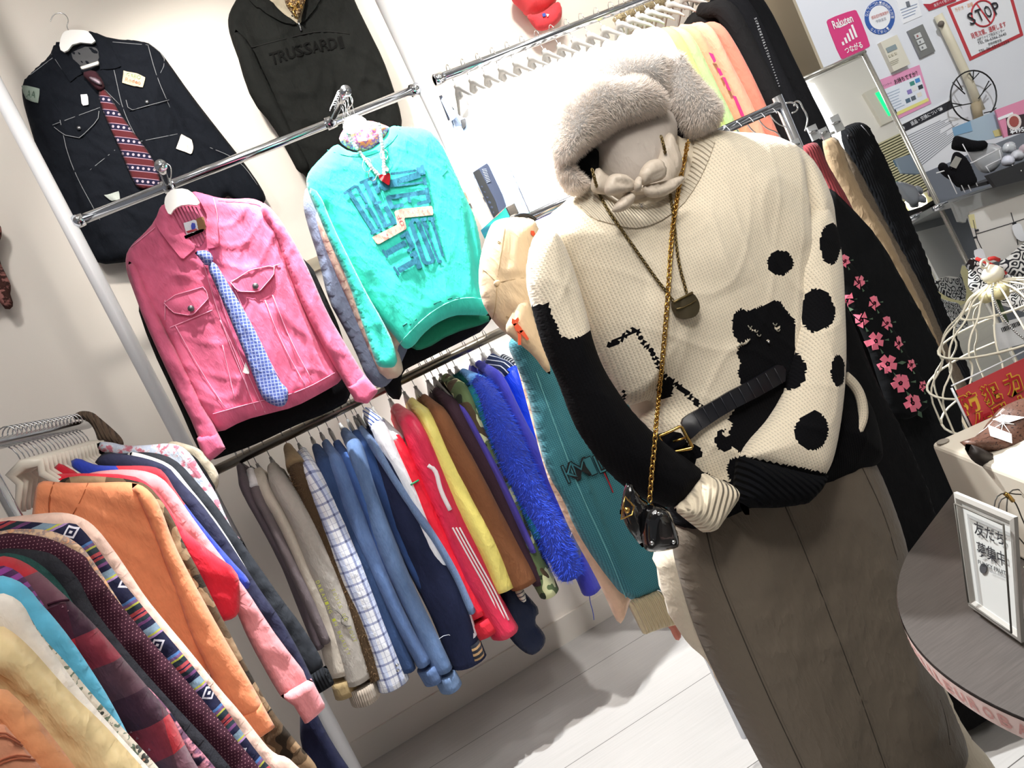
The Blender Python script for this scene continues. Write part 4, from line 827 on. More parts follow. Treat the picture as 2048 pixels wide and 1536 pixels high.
for i in range(26): writing('white_letter', 'SUPREMEWORLDTOURDIVISIONAL'[i] if i < 15 else 'o', rot_quad(1511+i*1.9, 37+i*5.4, 3 if i < 15 else 2, 5 if i < 15 else 3, -68), plT, solid('#c9c9cc'), tb)
# ------------------------------------------------ red cap and woven bag on the wall
t = thing('cap', 'red baseball cap hung on the wall above the white tee shirts', 'cap', at(1085, 62, 2.92))
body('crown', [(1018, -5), (1040, 18), (1055, 34), (1085, 30), (1112, 10), (1114, -20), (1090, -50), (1030, -50)], 2.93, cloth('#e0454c'), t, T=.07, R=.06, res=.012, drape=.003)
body('brim', [(1050, 28), (1068, 56), (1079, 63), (1099, 59), (1119, 44), (1125, 29), (1122, 10), (1112, 2), (1090, 22), (1070, 30)], 2.90, cloth('#d23a42'), t, T=.035, R=.04, res=.01)
slab('logo', [(1084, 28), (1090, 26), (1092, 32), (1086, 34)], PY(2.862), solid('#2c4a9a'), t); slab('logo', [(1092, 28), (1098, 29), (1095, 34)], PY(2.862), solid('#e8e4dc'), t)
t = thing('woven_bag', 'cream and brown woven bag high on the wall behind the tee shirts', 'bag', at(1290, 40, 2.9))
body('bag_body', [(1222, 46), (1232, 24), (1262, 8), (1290, -30), (1362, -34), (1352, 4), (1300, 26), (1250, 44)], 2.92, cloth('#d9c9a0', 'squiggle', '#6a5a48', s=1.6), t, T=.03, R=.04, res=.014)
t = thing('print_garment', 'brown and black print garment cut by the left edge of the photo', 'garment', at(5, 620, 2.9))
body('garment_body', [(-260, 500), (-160, 330), (0, 444), (5, 468), (-4, 492), (0, 525), (10, 545), (24, 573), (19, 588), (27, 604), (25, 617), (12, 621), (3, 608), (-10, 596), (-60, 640), (-200, 700)], 2.93, cloth('#3b2522', 'tiedye', '#17100f,#4a2f2a,#3b2522,#a5706a', s=1), t, T=.03, R=.04, res=.014)
# ------------------------------------------------ free-standing rack on the left
RZ = 1.48
ra = atz(176, 848, RZ); rb = atz(0, 886, RZ); rd = (ra-rb)/np.linalg.norm(ra-rb); r0 = ra-rd*1.6; r1 = ra+rd*.0
t = thing('garment_rack', 'chrome garment rack at left whose rail ends under the brown scarf', 'clothes rack', (ra+r0)/2*np.array([1, 1, 0]))
tube('rail', [r0, r0*.5+r1*.5, r1], .0125, CHROME, t, seg=16)
pp = at(30, 970, 1.72); pz = rb+rd*((1.72-rb[1])/rd[1])
tube('upright', [(pz[0], 1.72, 0.02), (pz[0], 1.72, .7), (pz[0], 1.72, RZ)], .0115, CHROME, t, seg=16)
tube('upright', [(r0[0], r0[1], 0.02), (r0[0], r0[1], .7), (r0[0], r0[1], RZ)], .0115, CHROME, t, seg=16)
tube('base_bar', [(r0[0], r0[1], .025), ((r0[0]+pz[0])/2, (r0[1]+1.72)/2, .025), (pz[0], 1.72, .025)], .0125, CHROME, t, seg=12)
def onrail(Y): return rb+rd*((Y-rb[1])/rd[1])
IVORY = solid('#e9e2d4', .35, 0, 'ivory_plastic')
for i, Y in enumerate(np.linspace(1.85, 2.23, 18)):
    p = onrail(Y)+np.array([0, 0, .013])
    put_hanger('rack', p, 'ivory hanger with chrome hook on the left rack rail', 'ivory hangers on the left rack', IVORY, 'x')
def gar(name, label, cat, px, Y, mat, T=.018, sleeve=None, cuff=None, drape=.006, folds=(), res=.012, cuffmat=None, paint=None, R=.03, seed=0, dk=45, **k):
    if px[0][0] <= -60:       # only partly inside the photo: continue the garment to its full width and length
        pl = PY(Y); vis = [pl.hit(*q) for q in px if q[0] > -20 and q[1] < 1590]; rx = onrail(Y)[0]; e = vis[-1]; tp = vis[0]
        k['uvpoly'] = [tuple(v) for v in vis]+[(e[0]+.02, min(e[1]-.04, .66)), (e[0]-.03, .60), (rx-.20, .58), (rx-.25, .85), (rx-.27, 1.12), (rx-.17, 1.30), (rx-.06, max(tp[1]+.02, 1.33))]
        px = [q for q in px if q[0] > -20 and q[1] < 1590]
    ys = max(p[1] for p in px); t = thing(name, label, cat, at(sum(p[0] for p in px)/len(px), min(ys, 1560), Y))
    o, B = body('garment_body', px, Y, mat, t, T=T, Tb=.008, R=R, res=res, drape=drape, folds=folds, paint=paint, seed=seed, dk=dk, **k)
    if sleeve: body('sleeve', sleeve, Y-.018, mat if not isinstance(mat, list) else mat[0], t, T=.022, Tb=.012, R=.022, res=.011, drape=.004)
    if cuff: body('cuff', cuff, Y-.02, cuffmat or (mat if not isinstance(mat, list) else mat[0]), t, T=.02, Tb=.012, R=.012, res=.010, smooth=0)
    return t, B
tt, B = gar('blouse', 'salmon pintucked blouse nearest the camera at bottom left', 'blouse', [(-80, 1390), (0, 1438), (40, 1485), (88, 1540), (120, 1600), (-80, 1620)], 1.02, cloth('#e39a78'))
for k in ([(-20, 1470), (10, 1462), (40, 1486)], [(-20, 1530), (30, 1508), (62, 1514)], [(-20, 1538), (30, 1515), (70, 1520)], [(-20, 1478), (10, 1469), (45, 1492)]): stitch('pintuck', B, k, cloth('#b8674a'), tt, r=.0012)
gar('blouse', 'plain orange blouse second from the front on the left rack', 'blouse', [(-80, 1318), (0, 1366), (60, 1420), (112, 1482), (155, 1540), (190, 1600), (-80, 1620)], 1.08, cloth('#e8a070'), seed=1)
gar('satin_blouse', 'glossy cream yellow satin blouse at the front of the left rack', 'blouse', [(-80, 1215), (0, 1248), (32, 1268), (66, 1300), (92, 1330), (140, 1385), (200, 1440), (250, 1495), (290, 1540), (330, 1600), (-80, 1620)], 1.15, cloth('#ecd3a0', 'satin', rough=.35), T=.03, drape=.006, seed=2, dk=30, folds=[(0, 1300, 70, 1310, .015, .012), (10, 1330, 150, 1480, .012, -.01)])
tt, B = gar('shirt', 'off white shirt with a narrow floral edge on the left rack', 'shirt', [(-80, 1165), (0, 1184), (30, 1194), (50, 1212), (70, 1256), (112, 1312), (160, 1380), (220, 1450), (270, 1505), (302, 1540), (350, 1600), (-80, 1620)], 1.21, cloth('#efe6dc'), seed=3)
gar('floral_blouse', 'cream blouse printed with small dark flowers behind the off white shirt', 'blouse', [(-80, 1168), (0, 1190), (50, 1216), (82, 1272), (130, 1322), (182, 1386), (240, 1450), (300, 1515), (345, 1570), (345, 1600), (-80, 1620)], 1.245, cloth('#d9cfbf', 'floral', '#3a3d38,#6d7a68,#b98a72', s=2.2), T=.012, seed=4)
gar('cyan_shirt', 'smooth sky blue shirt between the floral blouse and the plaid one', 'shirt', [(-80, 1146), (0, 1150), (22, 1155), (45, 1166), (64, 1183), (80, 1205), (102, 1228), (142, 1278), (180, 1335), (221, 1400), (267, 1490), (292, 1540), (320, 1600), (-80, 1620)], 1.28, cloth('#62b9dc'), seed=5)
gar('violet_top', 'violet striped top showing a slim shoulder before the plaid flannel', 'top', [(-80, 1118), (0, 1129), (30, 1138), (55, 1160), (100, 1228), (150, 1300), (150, 1600), (-80, 1620)], 1.315, cloth('#8a3f8c', 'stripes', ('y', '#4a2350', '60', .5)), T=.012, seed=6)
tt, B = gar('flannel_shirt', 'red and maroon buffalo plaid flannel shirt on the left rack', 'shirt', [(-80, 1108), (0, 1111), (30, 1115), (60, 1130), (92, 1155), (118, 1180), (140, 1200), (182, 1242), (212, 1275), (241, 1310), (287, 1364), (335, 1421), (352, 1450), (368, 1486), (398, 1540), (430, 1600), (-80, 1620)], 1.35, cloth('#b02a35', 'buffalo'), seed=7, paint=None, T=.022, folds=[(60, 1200, 140, 1199, .006, .004)])
stitch('shoulder_seam', B, [(95, 1210), (115, 1202), (138, 1200)], cloth('#3a1a28'), tt, r=.002)
for x, y, r in ((125, 1214, 3), (136, 1222, 2), (262, 1465, 3), (274, 1477, 4), (298, 1500, 4), (318, 1522, 3)): patch('lint', [(x+r*math.cos(a), y+r*math.sin(a)) for a in np.linspace(0, 5.6, 7)], B, cloth('#9a6a76'), tt, eps=.001)
gar('tiedye_top', 'navy and pink mottled top peeking right of the plaid flannel', 'top', [(200, 1300), (287, 1364), (338, 1418), (372, 1470), (410, 1510), (450, 1560), (450, 1610), (200, 1600)], 1.385, cloth('#2a2438', 'tiedye', '#1c1a2c,#2a2438,#d08a9a,#6a4a60', s=1.2), T=.012, seed=8)
gar('green_sweater', 'dark green sweater showing one shoulder behind the plaid flannel', 'sweater', [(-80, 1100), (0, 1104), (50, 1110), (90, 1134), (126, 1172), (142, 1200), (200, 1290), (300, 1400), (300, 1600), (-80, 1620)], 1.41, cloth('#2f5c58', 'mohair'), T=.012, seed=9)
gar('wool_coat', 'charcoal fuzzy wool coat behind the green sweater', 'coat', [(-80, 1092), (0, 1096), (60, 1098), (105, 1106), (135, 1133), (162, 1165), (172, 1190), (194, 1228), (260, 1310), (330, 1390), (420, 1486), (470, 1545), (510, 1600), (-80, 1620)], 1.45, cloth('#33333a', 'mohair'), seed=10, T=.02)
gar('velvet_jacket', 'dark burgundy pin dotted velvet jacket on the left rack', 'jacket', [(-80, 1066), (0, 1065), (60, 1068), (110, 1080), (150, 1101), (172, 1112), (181, 1132), (205, 1160), (233, 1199), (300, 1280), (358, 1344), (410, 1405), (454, 1458), (500, 1512), (532, 1550), (570, 1600), (-80, 1620)], 1.50, cloth('#3a1a28', 'dots', '#a0747c', s=190), seed=11, T=.022)
gar('print_blouse', 'beige print blouse seen as a sliver before the patterned cardigan', 'blouse', [(-80, 1058), (0, 1059), (80, 1057), (122, 1067), (156, 1086), (180, 1112), (219, 1172), (262, 1240), (300, 1600), (-80, 1620)], 1.54, cloth('#c9a88a', 'tiedye', '#e0c8b0,#d49a70,#8c7a78,#c9a88a', s=2), T=.010, seed=12)
gar('patterned_cardigan', 'multicoloured zigzag striped knit cardigan with white diamonds', 'cardigan', [(-80, 1040), (0, 1040), (70, 1044), (120, 1049), (148, 1044), (168, 1062), (187, 1085), (226, 1140), (261, 1183), (312, 1245), (366, 1308), (432, 1390), (500, 1486), (540, 1536), (580, 1600), (-80, 1620)], 1.58, cloth('#1b1c38', 'fairisle'), seed=13, T=.02)
gar('pale_blouse', 'pale pink beige blouse between the patterned cardigan and the orange sweatshirt', 'blouse', [(-80, 1040), (0, 1036), (80, 1027), (122, 1024), (150, 1029), (176, 1041), (197, 1060), (228, 1100), (262, 1150), (290, 1193), (332, 1245), (385, 1308), (440, 1378), (480, 1423), (522, 1478), (548, 1508), (577, 1514), (597, 1536), (610, 1600), (-80, 1620)], 1.63, cloth('#dcb9aa'), seed=14, T=.02, drape=.006, dk=60)
tt, B = gar('orange_sweatshirt', 'orange crew neck sweatshirt facing the camera on the left rack', 'sweatshirt', [(66, 1012), (70, 985), (75, 965), (90, 961), (120, 965), (180, 966), (250, 963), (277, 967), (294, 980), (305, 1005), (318, 1040), (348, 1100), (382, 1180), (410, 1250), (425, 1400), (430, 1560), (250, 1640), (90, 1560), (50, 1300), (60, 1070)], 1.80, cloth('#ec9468'), T=.02, seed=15, res=.01,
    sleeve=[(258, 965), (282, 969), (302, 984), (320, 1010), (347, 1085), (372, 1135), (397, 1182), (440, 1260), (482, 1332), (518, 1394), (530, 1420), (478, 1442), (440, 1390), (402, 1310), (385, 1280), (350, 1180), (320, 1100), (300, 1050), (282, 1010)], cuff=[(470, 1430), (522, 1403), (551, 1455), (520, 1476), (503, 1480)])
stitch('neck_seam', B, [(108, 965), (99, 990), (97, 1018), (100, 1040)], cloth('#b05f38'), tt, r=.0014); stitch('raglan_seam', B, [(176, 966), (162, 1000), (145, 1030)], cloth('#b05f38'), tt, r=.0008)
gar('camouflage_shirt', 'brown woodland camouflage shirt directly behind the orange sweatshirt', 'shirt', [(112, 970), (124, 956), (170, 950), (280, 960), (312, 984), (347, 1038), (368, 1088), (402, 1150), (432, 1212), (472, 1290), (502, 1350), (542, 1418), (585, 1475), (642, 1540), (650, 1600), (560, 1600), (500, 1450), (300, 1300), (200, 1100)], 1.84, cloth('#5c4a38', 'camo', '#5c4a38,#2c241c,#9a7f62', s=1.6), seed=16, T=.014)
gar('red_sweater', 'bright red knit sweater left of the pink sleeve', 'sweater', [(95, 966), (98, 948), (160, 946), (262, 949), (300, 968), (332, 1005), (366, 1058), (420, 1103), (477, 1142), (480, 1185), (479, 1234), (440, 1245), (300, 1300), (100, 1100)], 1.88, cloth('#dc2238'), seed=17, T=.016)
gar('red_collared_shirt', 'red collared shirt whose collar points up on the left rack', 'shirt', [(100, 948), (112, 930), (120, 925), (136, 935), (162, 948), (150, 970), (110, 970)], 1.905, cloth('#c21e32'), seed=37, T=.014)
gar('dark_red_skirt', 'dark red skirt peeking out low between orange cuff and camouflage', 'skirt', [(530, 1440), (560, 1438), (592, 1500), (612, 1545), (600, 1600), (540, 1600), (500, 1500)], 1.90, cloth('#a01f34'), seed=18)
gar('pink_sweatshirt', 'dusty pink sweatshirt with ribbed cuff on the left rack', 'sweatshirt', [(164, 950), (200, 941), (262, 938), (306, 945), (338, 967), (398, 1054), (460, 1135), (500, 1190), (520, 1222), (558, 1279), (622, 1360), (600, 1390), (570, 1400), (558, 1390), (496, 1279), (470, 1215), (380, 1100), (200, 1000)], 1.93, cloth('#ec9aa0'), seed=19, T=.018, cuff=[(588, 1412), (560, 1392), (622, 1356), (652, 1413), (636, 1430), (611, 1450), (600, 1432)])
gar('blue_collared_top', 'cobalt and red top with a pointed blue collar on the left rack', 'top', [(138, 924), (154, 914), (188, 930), (226, 932), (300, 931), (328, 941), (352, 984), (402, 1050), (462, 1120), (500, 1160), (502, 1178), (470, 1182), (300, 1100), (160, 955)], 1.97, [cloth('#2f46b8'), cloth('#d22c3c')], seed=20, T=.014, paint=[([(232, 920), (340, 920), (370, 1010), (240, 1000)], 1)])
gar('navy_sweatshirt', 'navy sweatshirt between the pink and the charcoal sleeves', 'sweatshirt', [(188, 928), (195, 915), (215, 906), (250, 908), (300, 918), (337, 933), (357, 958), (400, 1003), (442, 1060), (482, 1120), (522, 1183), (562, 1238), (602, 1308), (630, 1368), (640, 1392), (612, 1395), (560, 1300), (450, 1150), (300, 1000)], 2.02, cloth('#34364e'), seed=21, T=.018)
gar('white_jersey', 'white jersey seen as a thin line left of the charcoal sleeve', 'jersey', [(252, 909), (262, 903), (282, 907), (322, 920), (348, 934), (378, 973), (403, 1003), (446, 1060), (495, 1140), (565, 1260), (634, 1375), (640, 1404), (624, 1390), (560, 1290), (450, 1130), (300, 960)], 2.06, cloth('#efece8'), seed=22, T=.014)
gar('charcoal_sweatshirt', 'charcoal sweatshirt with ribbed cuff crossing in front of the white pole', 'sweatshirt', [(190, 922), (210, 902), (240, 908), (290, 903), (332, 910), (362, 928), (397, 968), (434, 1012), (472, 1068), (522, 1138), (562, 1196), (602, 1248), (638, 1306), (650, 1335), (622, 1358), (600, 1335), (500, 1205), (300, 1000)], 2.11, cloth('#33363c'), seed=23, T=.02, cuff=[(618, 1352), (652, 1330), (670, 1368), (648, 1382), (634, 1390)], cuffmat=cloth('#202226', 'rib'))
gar('floral_shirt', 'white shirt with pale blue floral print behind the charcoal sweatshirt', 'shirt', [(188, 890), (200, 883), (222, 884), (252, 892), (300, 890), (336, 886), (362, 891), (384, 910), (404, 942), (432, 985), (450, 1030), (470, 1068), (494, 1090), (484, 1104), (400, 1000), (300, 925), (210, 908)], 2.16, cloth('#dfe5f0', 'tiedye', '#eef2f8,#c8d4ea,#dfe5f0,#d0788a', s=1.4), seed=24, T=.014)
gar('black_coat', 'black coat with its dark shoulder behind the ivory hangers', 'coat', [(126, 908), (165, 892), (195, 885), (240, 900), (378, 902), (402, 925), (440, 990), (400, 1000), (300, 980), (150, 930)], 2.19, cloth('#161618'), seed=25, T=.014)
gar('cream_cardigan', 'cream cardigan rearmost on the left rack next to the pink cuff', 'cardigan', [(330, 888), (345, 881), (372, 888), (402, 898), (428, 930), (440, 955), (432, 988), (402, 962), (370, 925)], 2.23, cloth('#b9ad98'), seed=26, T=.014)
gar('navy_trousers', 'navy trousers hanging low behind the camouflage shirt', 'trousers', [(600, 1395), (625, 1408), (650, 1460), (680, 1510), (705, 1545), (700, 1600), (640, 1600), (600, 1500)], 1.98, cloth('#20233c'), seed=27)
t = thing('scarf', 'brown knitted scarf draped over the far end of the left rack rail', 'scarf', at(200, 895, 2.2))
body('scarf_fold', [(145, 840), (149, 827), (164, 821), (186, 824), (200, 836), (226, 858), (246, 878), (249, 894), (238, 895), (216, 886), (196, 884), (190, 862), (180, 846), (166, 838)], 2.24, cloth('#6b5a4c', 'rib'), t, T=.03, Tb=.02, R=.03, res=.008, drape=.004, dk=120)
# ------------------------------------------------ dress form in the cow and cat sweater
MY = 1.30
KN = cloth('#e9dcc4', 'knit', rough=.95, sheen=.4, var=.06, s=1.25); KB = cloth('#0d0d10', 'knit', rough=.95, sheen=.15, s=1.25)
t = thing('mannequin', 'cream cloth covered dress form wearing the black and cream cat sweater', 'mannequin', (.70, MY+.05, 0))
CRM = cloth('#e0d3bd', 'plain', var=.05); NK = cloth('#c3b8ae', 'plain', var=.05)
body('torso', [(1170, 420), (1200, 330), (1240, 250), (1330, 230), (1380, 280), (1450, 330), (1560, 400), (1560, 700), (1600, 980), (1400, 1040), (1260, 820), (1120, 560)], MY+.02, CRM, t, T=.07, Tb=.08, R=.10, res=.02)
body('neck', [(1170, 300), (1190, 262), (1260, 225), (1330, 215), (1352, 260), (1345, 310), (1335, 360), (1300, 400), (1255, 410), (1218, 392), (1192, 350)], MY-.035, NK, t, T=.055, Tb=.05, R=.06, res=.01)
body('hips', [(1308, 1100), (1325, 1180), (1343, 1238), (1376, 1290), (1418, 1322), (1442, 1375), (1488, 1450), (1535, 1536), (1580, 1640), (1700, 1760), (1900, 1760), (2020, 1600), (1985, 1520), (1925, 1460), (1860, 1300), (1780, 1080), (1600, 980), (1400, 1020)], MY+.035, CRM, t, T=.05, Tb=.10, R=.10, res=.02)
tube('stand_pole', [(.70, MY+.05, .01), (.70, MY+.05, .3), (.70, MY+.05, .9)], .014, CHROME, t, seg=12)
tube('stand_foot', [(.70, MY+.05, 0), (.70, MY+.05, .006), (.70, MY+.05, .012)], [.13, .13, .12], CHROME, t, seg=32)
# ---- skirt
SKM = cloth('#6e6458', 'plain', rough=.55, var=.05)
t = thing('skirt', 'long olive grey faux leather panel skirt on the mannequin', 'skirt', at(1700, 1560, MY))
o, SK = body('skirt_body', [(1340, 1050), (1345, 1105), (1362, 1170), (1378, 1225), (1402, 1290), (1440, 1370), (1480, 1450), (1525, 1536), (1560, 1600), (1700, 1640), (1860, 1600), (1905, 1536), (1920, 1490), (1908, 1450), (1880, 1385), (1845, 1300), (1822, 1240), (1812, 1170), (1800, 1090), (1775, 1010), (1740, 925), (1690, 840), (1400, 900)], MY, SKM, t, T=.085, Tb=.02, R=.13, res=.012, drape=.003, dk=30, seed=5,
    folds=[(1440, 1120, 1500, 1150, .02, .004), (1500, 1280, 1640, 1260, .015, .003), (1560, 1180, 1700, 1100, .02, -.003), (1780, 1250, 1850, 1420, .02, -.006)])
DS = solid('#332c25', .8)
for k in ([(1412, 1060), (1425, 1120), (1452, 1195), (1530, 1380), (1606, 1540)], [(1570, 1012), (1600, 1080), (1640, 1180), (1720, 1390), (1772, 1540)], [(1722, 930), (1770, 1030), (1795, 1120)], [(1880, 1400), (1893, 1440), (1900, 1490)]): stitch('panel_seam', SK, k, DS, t, r=.0010, eps=0)
for k in ([(1418, 1060), (1431, 1120), (1458, 1195), (1536, 1380), (1612, 1540)], [(1576, 1012), (1606, 1080), (1646, 1180), (1726, 1390), (1778, 1540)]): stitch('top_stitch', SK, k, cloth('#6e655a'), t, r=.0006, eps=.0002)
# ---- sweater
t = thing('cat_sweater', 'cream and black knitted sweater with a black cat and spots on the mannequin', 'sweater', at(1560, 1050, MY))
HEM = [(1300, 800), (1275, 850), (1300, 940), (1340, 1000), (1345, 1062), (1400, 1066), (1480, 1045), (1560, 1020), (1620, 1000), (1700, 955), (1742, 925)]
cat = [(1470, 625), (1482, 617), (1492, 622), (1508, 618), (1525, 611), (1538, 606), (1550, 600), (1562, 603), (1570, 618), (1590, 640), (1590, 800), (1560, 830), (1500, 900), (1478, 905), (1462, 890), (1452, 872), (1448, 850), (1462, 830), (1480, 800), (1484, 772), (1475, 745), (1481, 725), (1474, 705), (1480, 690), (1466, 668), (1464, 640)]
blackside = [(1660, 560), (1800, 560), (1800, 1100), (1600, 1100), (1560, 830), (1600, 700), (1650, 700)]
rib = [(1200, 900), (1300, 940), (1340, 905), (1372, 880), (1385, 905), (1392, 935), (1440, 960), (1470, 965), (1482, 900), (1800, 700), (1800, 1150), (1250, 1150)]
def blob(cx, cy, rx, ry, n=14, j=.16, sd=0):
    rg = random.Random(sd+int(cx)); return [(cx+rx*math.cos(a)*(1+j*(rg.random()-.5)), cy+ry*math.sin(a)*(1+j*(rg.random()-.5))) for a in [2*math.pi*i/n for i in range(n)]]
def thick(pts, w):
    out = []; 
    for (x0, y0), (x1, y1) in zip(pts[:-1], pts[1:]):
        d = np.array([x1-x0, y1-y0], float); L = np.linalg.norm(d); d /= L; n = np.array([-d[1], d[0]])*w/2; k = int(max(1, L//9))
        for i in range(k):
            a = np.array([x0, y0])+d*(i*L/k); b = a+d*(L/k*.82); out.append([tuple(a-n), tuple(b-n), tuple(b+n), tuple(a+n)])
    return out
line1 = thick([(1214, 692), (1240, 680), (1262, 662), (1274, 660), (1285, 682), (1305, 705), (1322, 740), (1332, 758), (1350, 765), (1372, 785), (1400, 812), (1410, 830)], 11)
paint = [(cat, 1)] + [(p, 1) for p in line1] + [(blob(1330, 778, 17, 20), 1), (blob(1247, 790, 6, 12), 1), (rib, 1), (blob(1388, 905, 16, 16), 1), (blob(1450, 880, 20, 22), 1), (blob(1470, 940, 16, 26), 1), (blob(1560, 526, 26, 26), 1), (blackside, 1)]
paint += [(p, 0) for p in thick([(1500, 655), (1508, 662), (1514, 655)], 3)+thick([(1548, 650), (1553, 660), (1560, 650)], 3)+thick([(1480, 690), (1500, 678)], 4)] + [(blob(1537, 683, 3, 3), 0), (blob(1458, 850, 6, 8), 0), (blob(1452, 868, 8, 5), 0)]
paint += [(blob(1455, 852, 5, 12, sd=4), 0)]
TORSO = [(1158, 372), (1135, 400), (1095, 432), (1070, 470), (1068, 500), (1110, 560), (1150, 640), (1200, 738), (1245, 815)] + HEM + [(1740, 880), (1728, 830), (1715, 795), (1690, 770), (1668, 740), (1660, 640), (1656, 520), (1650, 440), (1641, 398), (1612, 335), (1575, 296), (1520, 272), (1440, 268), (1400, 262), (1370, 275), (1350, 330), (1330, 375), (1290, 405), (1250, 410), (1210, 395), (1185, 370)]
o, TS = body('torso_knit', TORSO, MY, [KN, KB], t, T=.115, Tb=.10, R=.15, res=.0042, smooth=1, drape=.0025, dk=22, seed=3, paint=paint,
    folds=[(1160, 380, 1240, 800, .03, .006), (1560, 330, 1575, 600, .012, -.022), (1130, 470, 1190, 680, .02, -.008), (1450, 380, 1540, 520, .03, .010), (1240, 640, 1290, 640, .05, .012), (1330, 430, 1400, 600, .05, .008), (1560, 300, 1500, 300, .02, .006), (1230, 760, 1290, 860, .015, -.008), (1270, 700, 1320, 850, .03, .01)])
# collar rib
patch('neck_rib', [(1150, 392), (1166, 374), (1188, 376), (1212, 396), (1252, 412), (1295, 408), (1332, 378), (1352, 335), (1372, 280), (1398, 266), (1432, 272), (1418, 320), (1395, 370), (1362, 415), (1312, 448), (1262, 458), (1205, 445), (1165, 425)], TS, cloth('#e9dcc4', 'rib', s=1.3), t, eps=.003, th=.003, res=.006)
# left sleeve (photo left)
LS = [(1072, 462), (1058, 500), (1053, 560), (1065, 610), (1078, 660), (1092, 705), (1120, 765), (1150, 850), (1185, 905), (1230, 960), (1285, 1000), (1347, 1022), (1378, 980), (1408, 948), (1370, 915), (1325, 885), (1300, 862), (1262, 825), (1235, 790), (1200, 735), (1180, 680), (1172, 640), (1150, 560), (1125, 490), (1100, 455)]
lp = [([(1040, 612), (1066, 612), (1080, 610), (1097, 606), (1105, 632), (1114, 652), (1124, 674), (1145, 677), (1172, 668), (1200, 640), (1500, 900), (1420, 1100), (1040, 1100)], 1)]
o, B = body('left_sleeve', LS, MY-.07, [KN, KB], t, T=.062, Tb=.06, R=.06, res=.0042, smooth=2, drape=.0025, dk=30, seed=8, paint=lp, folds=[(1095, 520, 1140, 660, .012, -.006), (1150, 760, 1230, 900, .02, .004)])
RIBC = cloth('#e6d8be', 'rib', s=.9, rot=.75); RIBB = cloth('#0a0b0f', 'rib', s=.9, rot=-.45)
body('left_cuff', [(1348, 1020), (1378, 982), (1406, 945), (1440, 958), (1468, 972), (1468, 995), (1443, 1030), (1422, 1060), (1405, 1065), (1375, 1042)], MY-.11, RIBC, t, T=.045, Tb=.03, R=.026, res=.006, smooth=0)
RS = [(1549, 446), (1572, 436), (1600, 424), (1625, 408), (1641, 396), (1652, 430), (1670, 480), (1678, 540), (1682, 640), (1684, 700), (1682, 770), (1672, 860), (1655, 940), (1625, 975), (1480, 930), (1480, 905), (1505, 870), (1540, 830), (1558, 790), (1568, 740), (1578, 690), (1580, 620), (1566, 540), (1554, 480)]
rp = [(blob(1661, 487, 22, 42), 1), (blob(1634, 621, 36, 43), 1), (blob(1583, 742, 30, 38), 1), (blob(1676, 742, 14, 32), 1), (blob(1624, 862, 34, 40), 1), (blob(1560, 526, 12, 24), 1), ([(1440, 915), (1490, 912), (1540, 924), (1600, 934), (1645, 945), (1700, 950), (1660, 1040), (1440, 1040)], 1)]
o, B = body('right_sleeve', RS, Plane((0, MY-.098, 1.0), (0, -.978, .208)), [KN, KB], t, T=.055, Tb=.05, R=.06, res=.0042, smooth=2, drape=.0025, dk=30, seed=9, paint=rp, folds=[(1555, 330, 1570, 420, .012, .006), (1600, 420, 1660, 430, .01, -.003), (1590, 560, 1600, 760, .02, .004)])
body('right_cuff', [(1472, 958), (1478, 912), (1500, 915), (1560, 928), (1648, 944), (1628, 982), (1602, 1008), (1555, 1016), (1500, 1016), (1468, 998)], MY-.135, RIBB, t, T=.045, Tb=.03, R=.03, res=.006, smooth=0)
tube('cat_tail', [at(x, y, MY-.10) for x, y in resample(chaikin([(1690, 752), (1708, 768), (1722, 792), (1728, 830), (1718, 858), (1708, 872)], 2, False), 8, False)], [.014, .014, .013, .012, .012, .011, .010, .009, .008, .008, .007, .006, .005, .005, .004, .004, .003][:len(resample(chaikin([(1690, 752), (1708, 768), (1722, 792), (1728, 830), (1718, 858), (1708, 872)], 2, False), 8, False))] if False else .009, cloth('#e9dcc4', 'knit', s=1.25), t, seg=10)
for x, y in ((1500, 655), (1512, 664), (1518, 672), (1550, 650), (1556, 662)):
    stitch('silver_thread', TS, [(x-4, y-4), (x, y+3), (x+4, y-3)], solid('#b5b0a0', .4, .6), t, r=.0009, eps=.003, step=4)
stitch('silver_thread', TS, [(1474, 694), (1484, 686), (1490, 690), (1500, 678)], solid('#b5b0a0', .4, .6), t, r=.0014, eps=.003, step=4)
p = TS.surf(1537, 684, .003); ball('nose_bead', p, .0025, SILVER, t, seg=8)
# finger tag between the cuffs
t = thing('swing_tag', 'small beige tag poking out between the two sweater cuffs', 'tag', at(1488, 1030, MY-.13))
body('card', [(1476, 1002), (1490, 1000), (1502, 1028), (1494, 1033), (1486, 1026)], MY-.13, solid('#d8b8a0', .7), t, T=.003, R=.01, res=.01, smooth=1)
# ---- belt
t = thing('belt', 'black croc embossed leather belt with a square gold buckle on the sweater', 'belt', at(1450, 850, MY-.14))
LEA = solid('#15151a', .32, 0, 'black_leather'); fr = []
Bp = TS
o = patch('strap', [(1380, 880), (1400, 862), (1440, 835), (1480, 812), (1515, 795), (1545, 778), (1572, 762), (1572, 735), (1560, 728), (1535, 742), (1500, 762), (1460, 782), (1420, 806), (1380, 828), (1362, 842)], TS, LEA, t, eps=.012, th=.006, res=.01, smooth=0)
for i in range(10):
    x, y = 1395+i*18, 835-i*9.6; stitch('emboss_line', TS, [(x-8, y-12), (x+8, y+18)], solid('#2c2e36', .4), t, r=.0006, eps=.0145)
p = [TS.surf(x, y, .022) for x, y in ((1317, 874), (1362, 852), (1386, 896), (1338, 906))]
pts = []
for i in range(4): pts += [p[i]*(1-k)+p[(i+1) % 4]*k for k in (0.06, .5, .94)]
tube('buckle', pts, .0028, GOLD, t, seg=8, closed=True, side=(0, -1, 0))
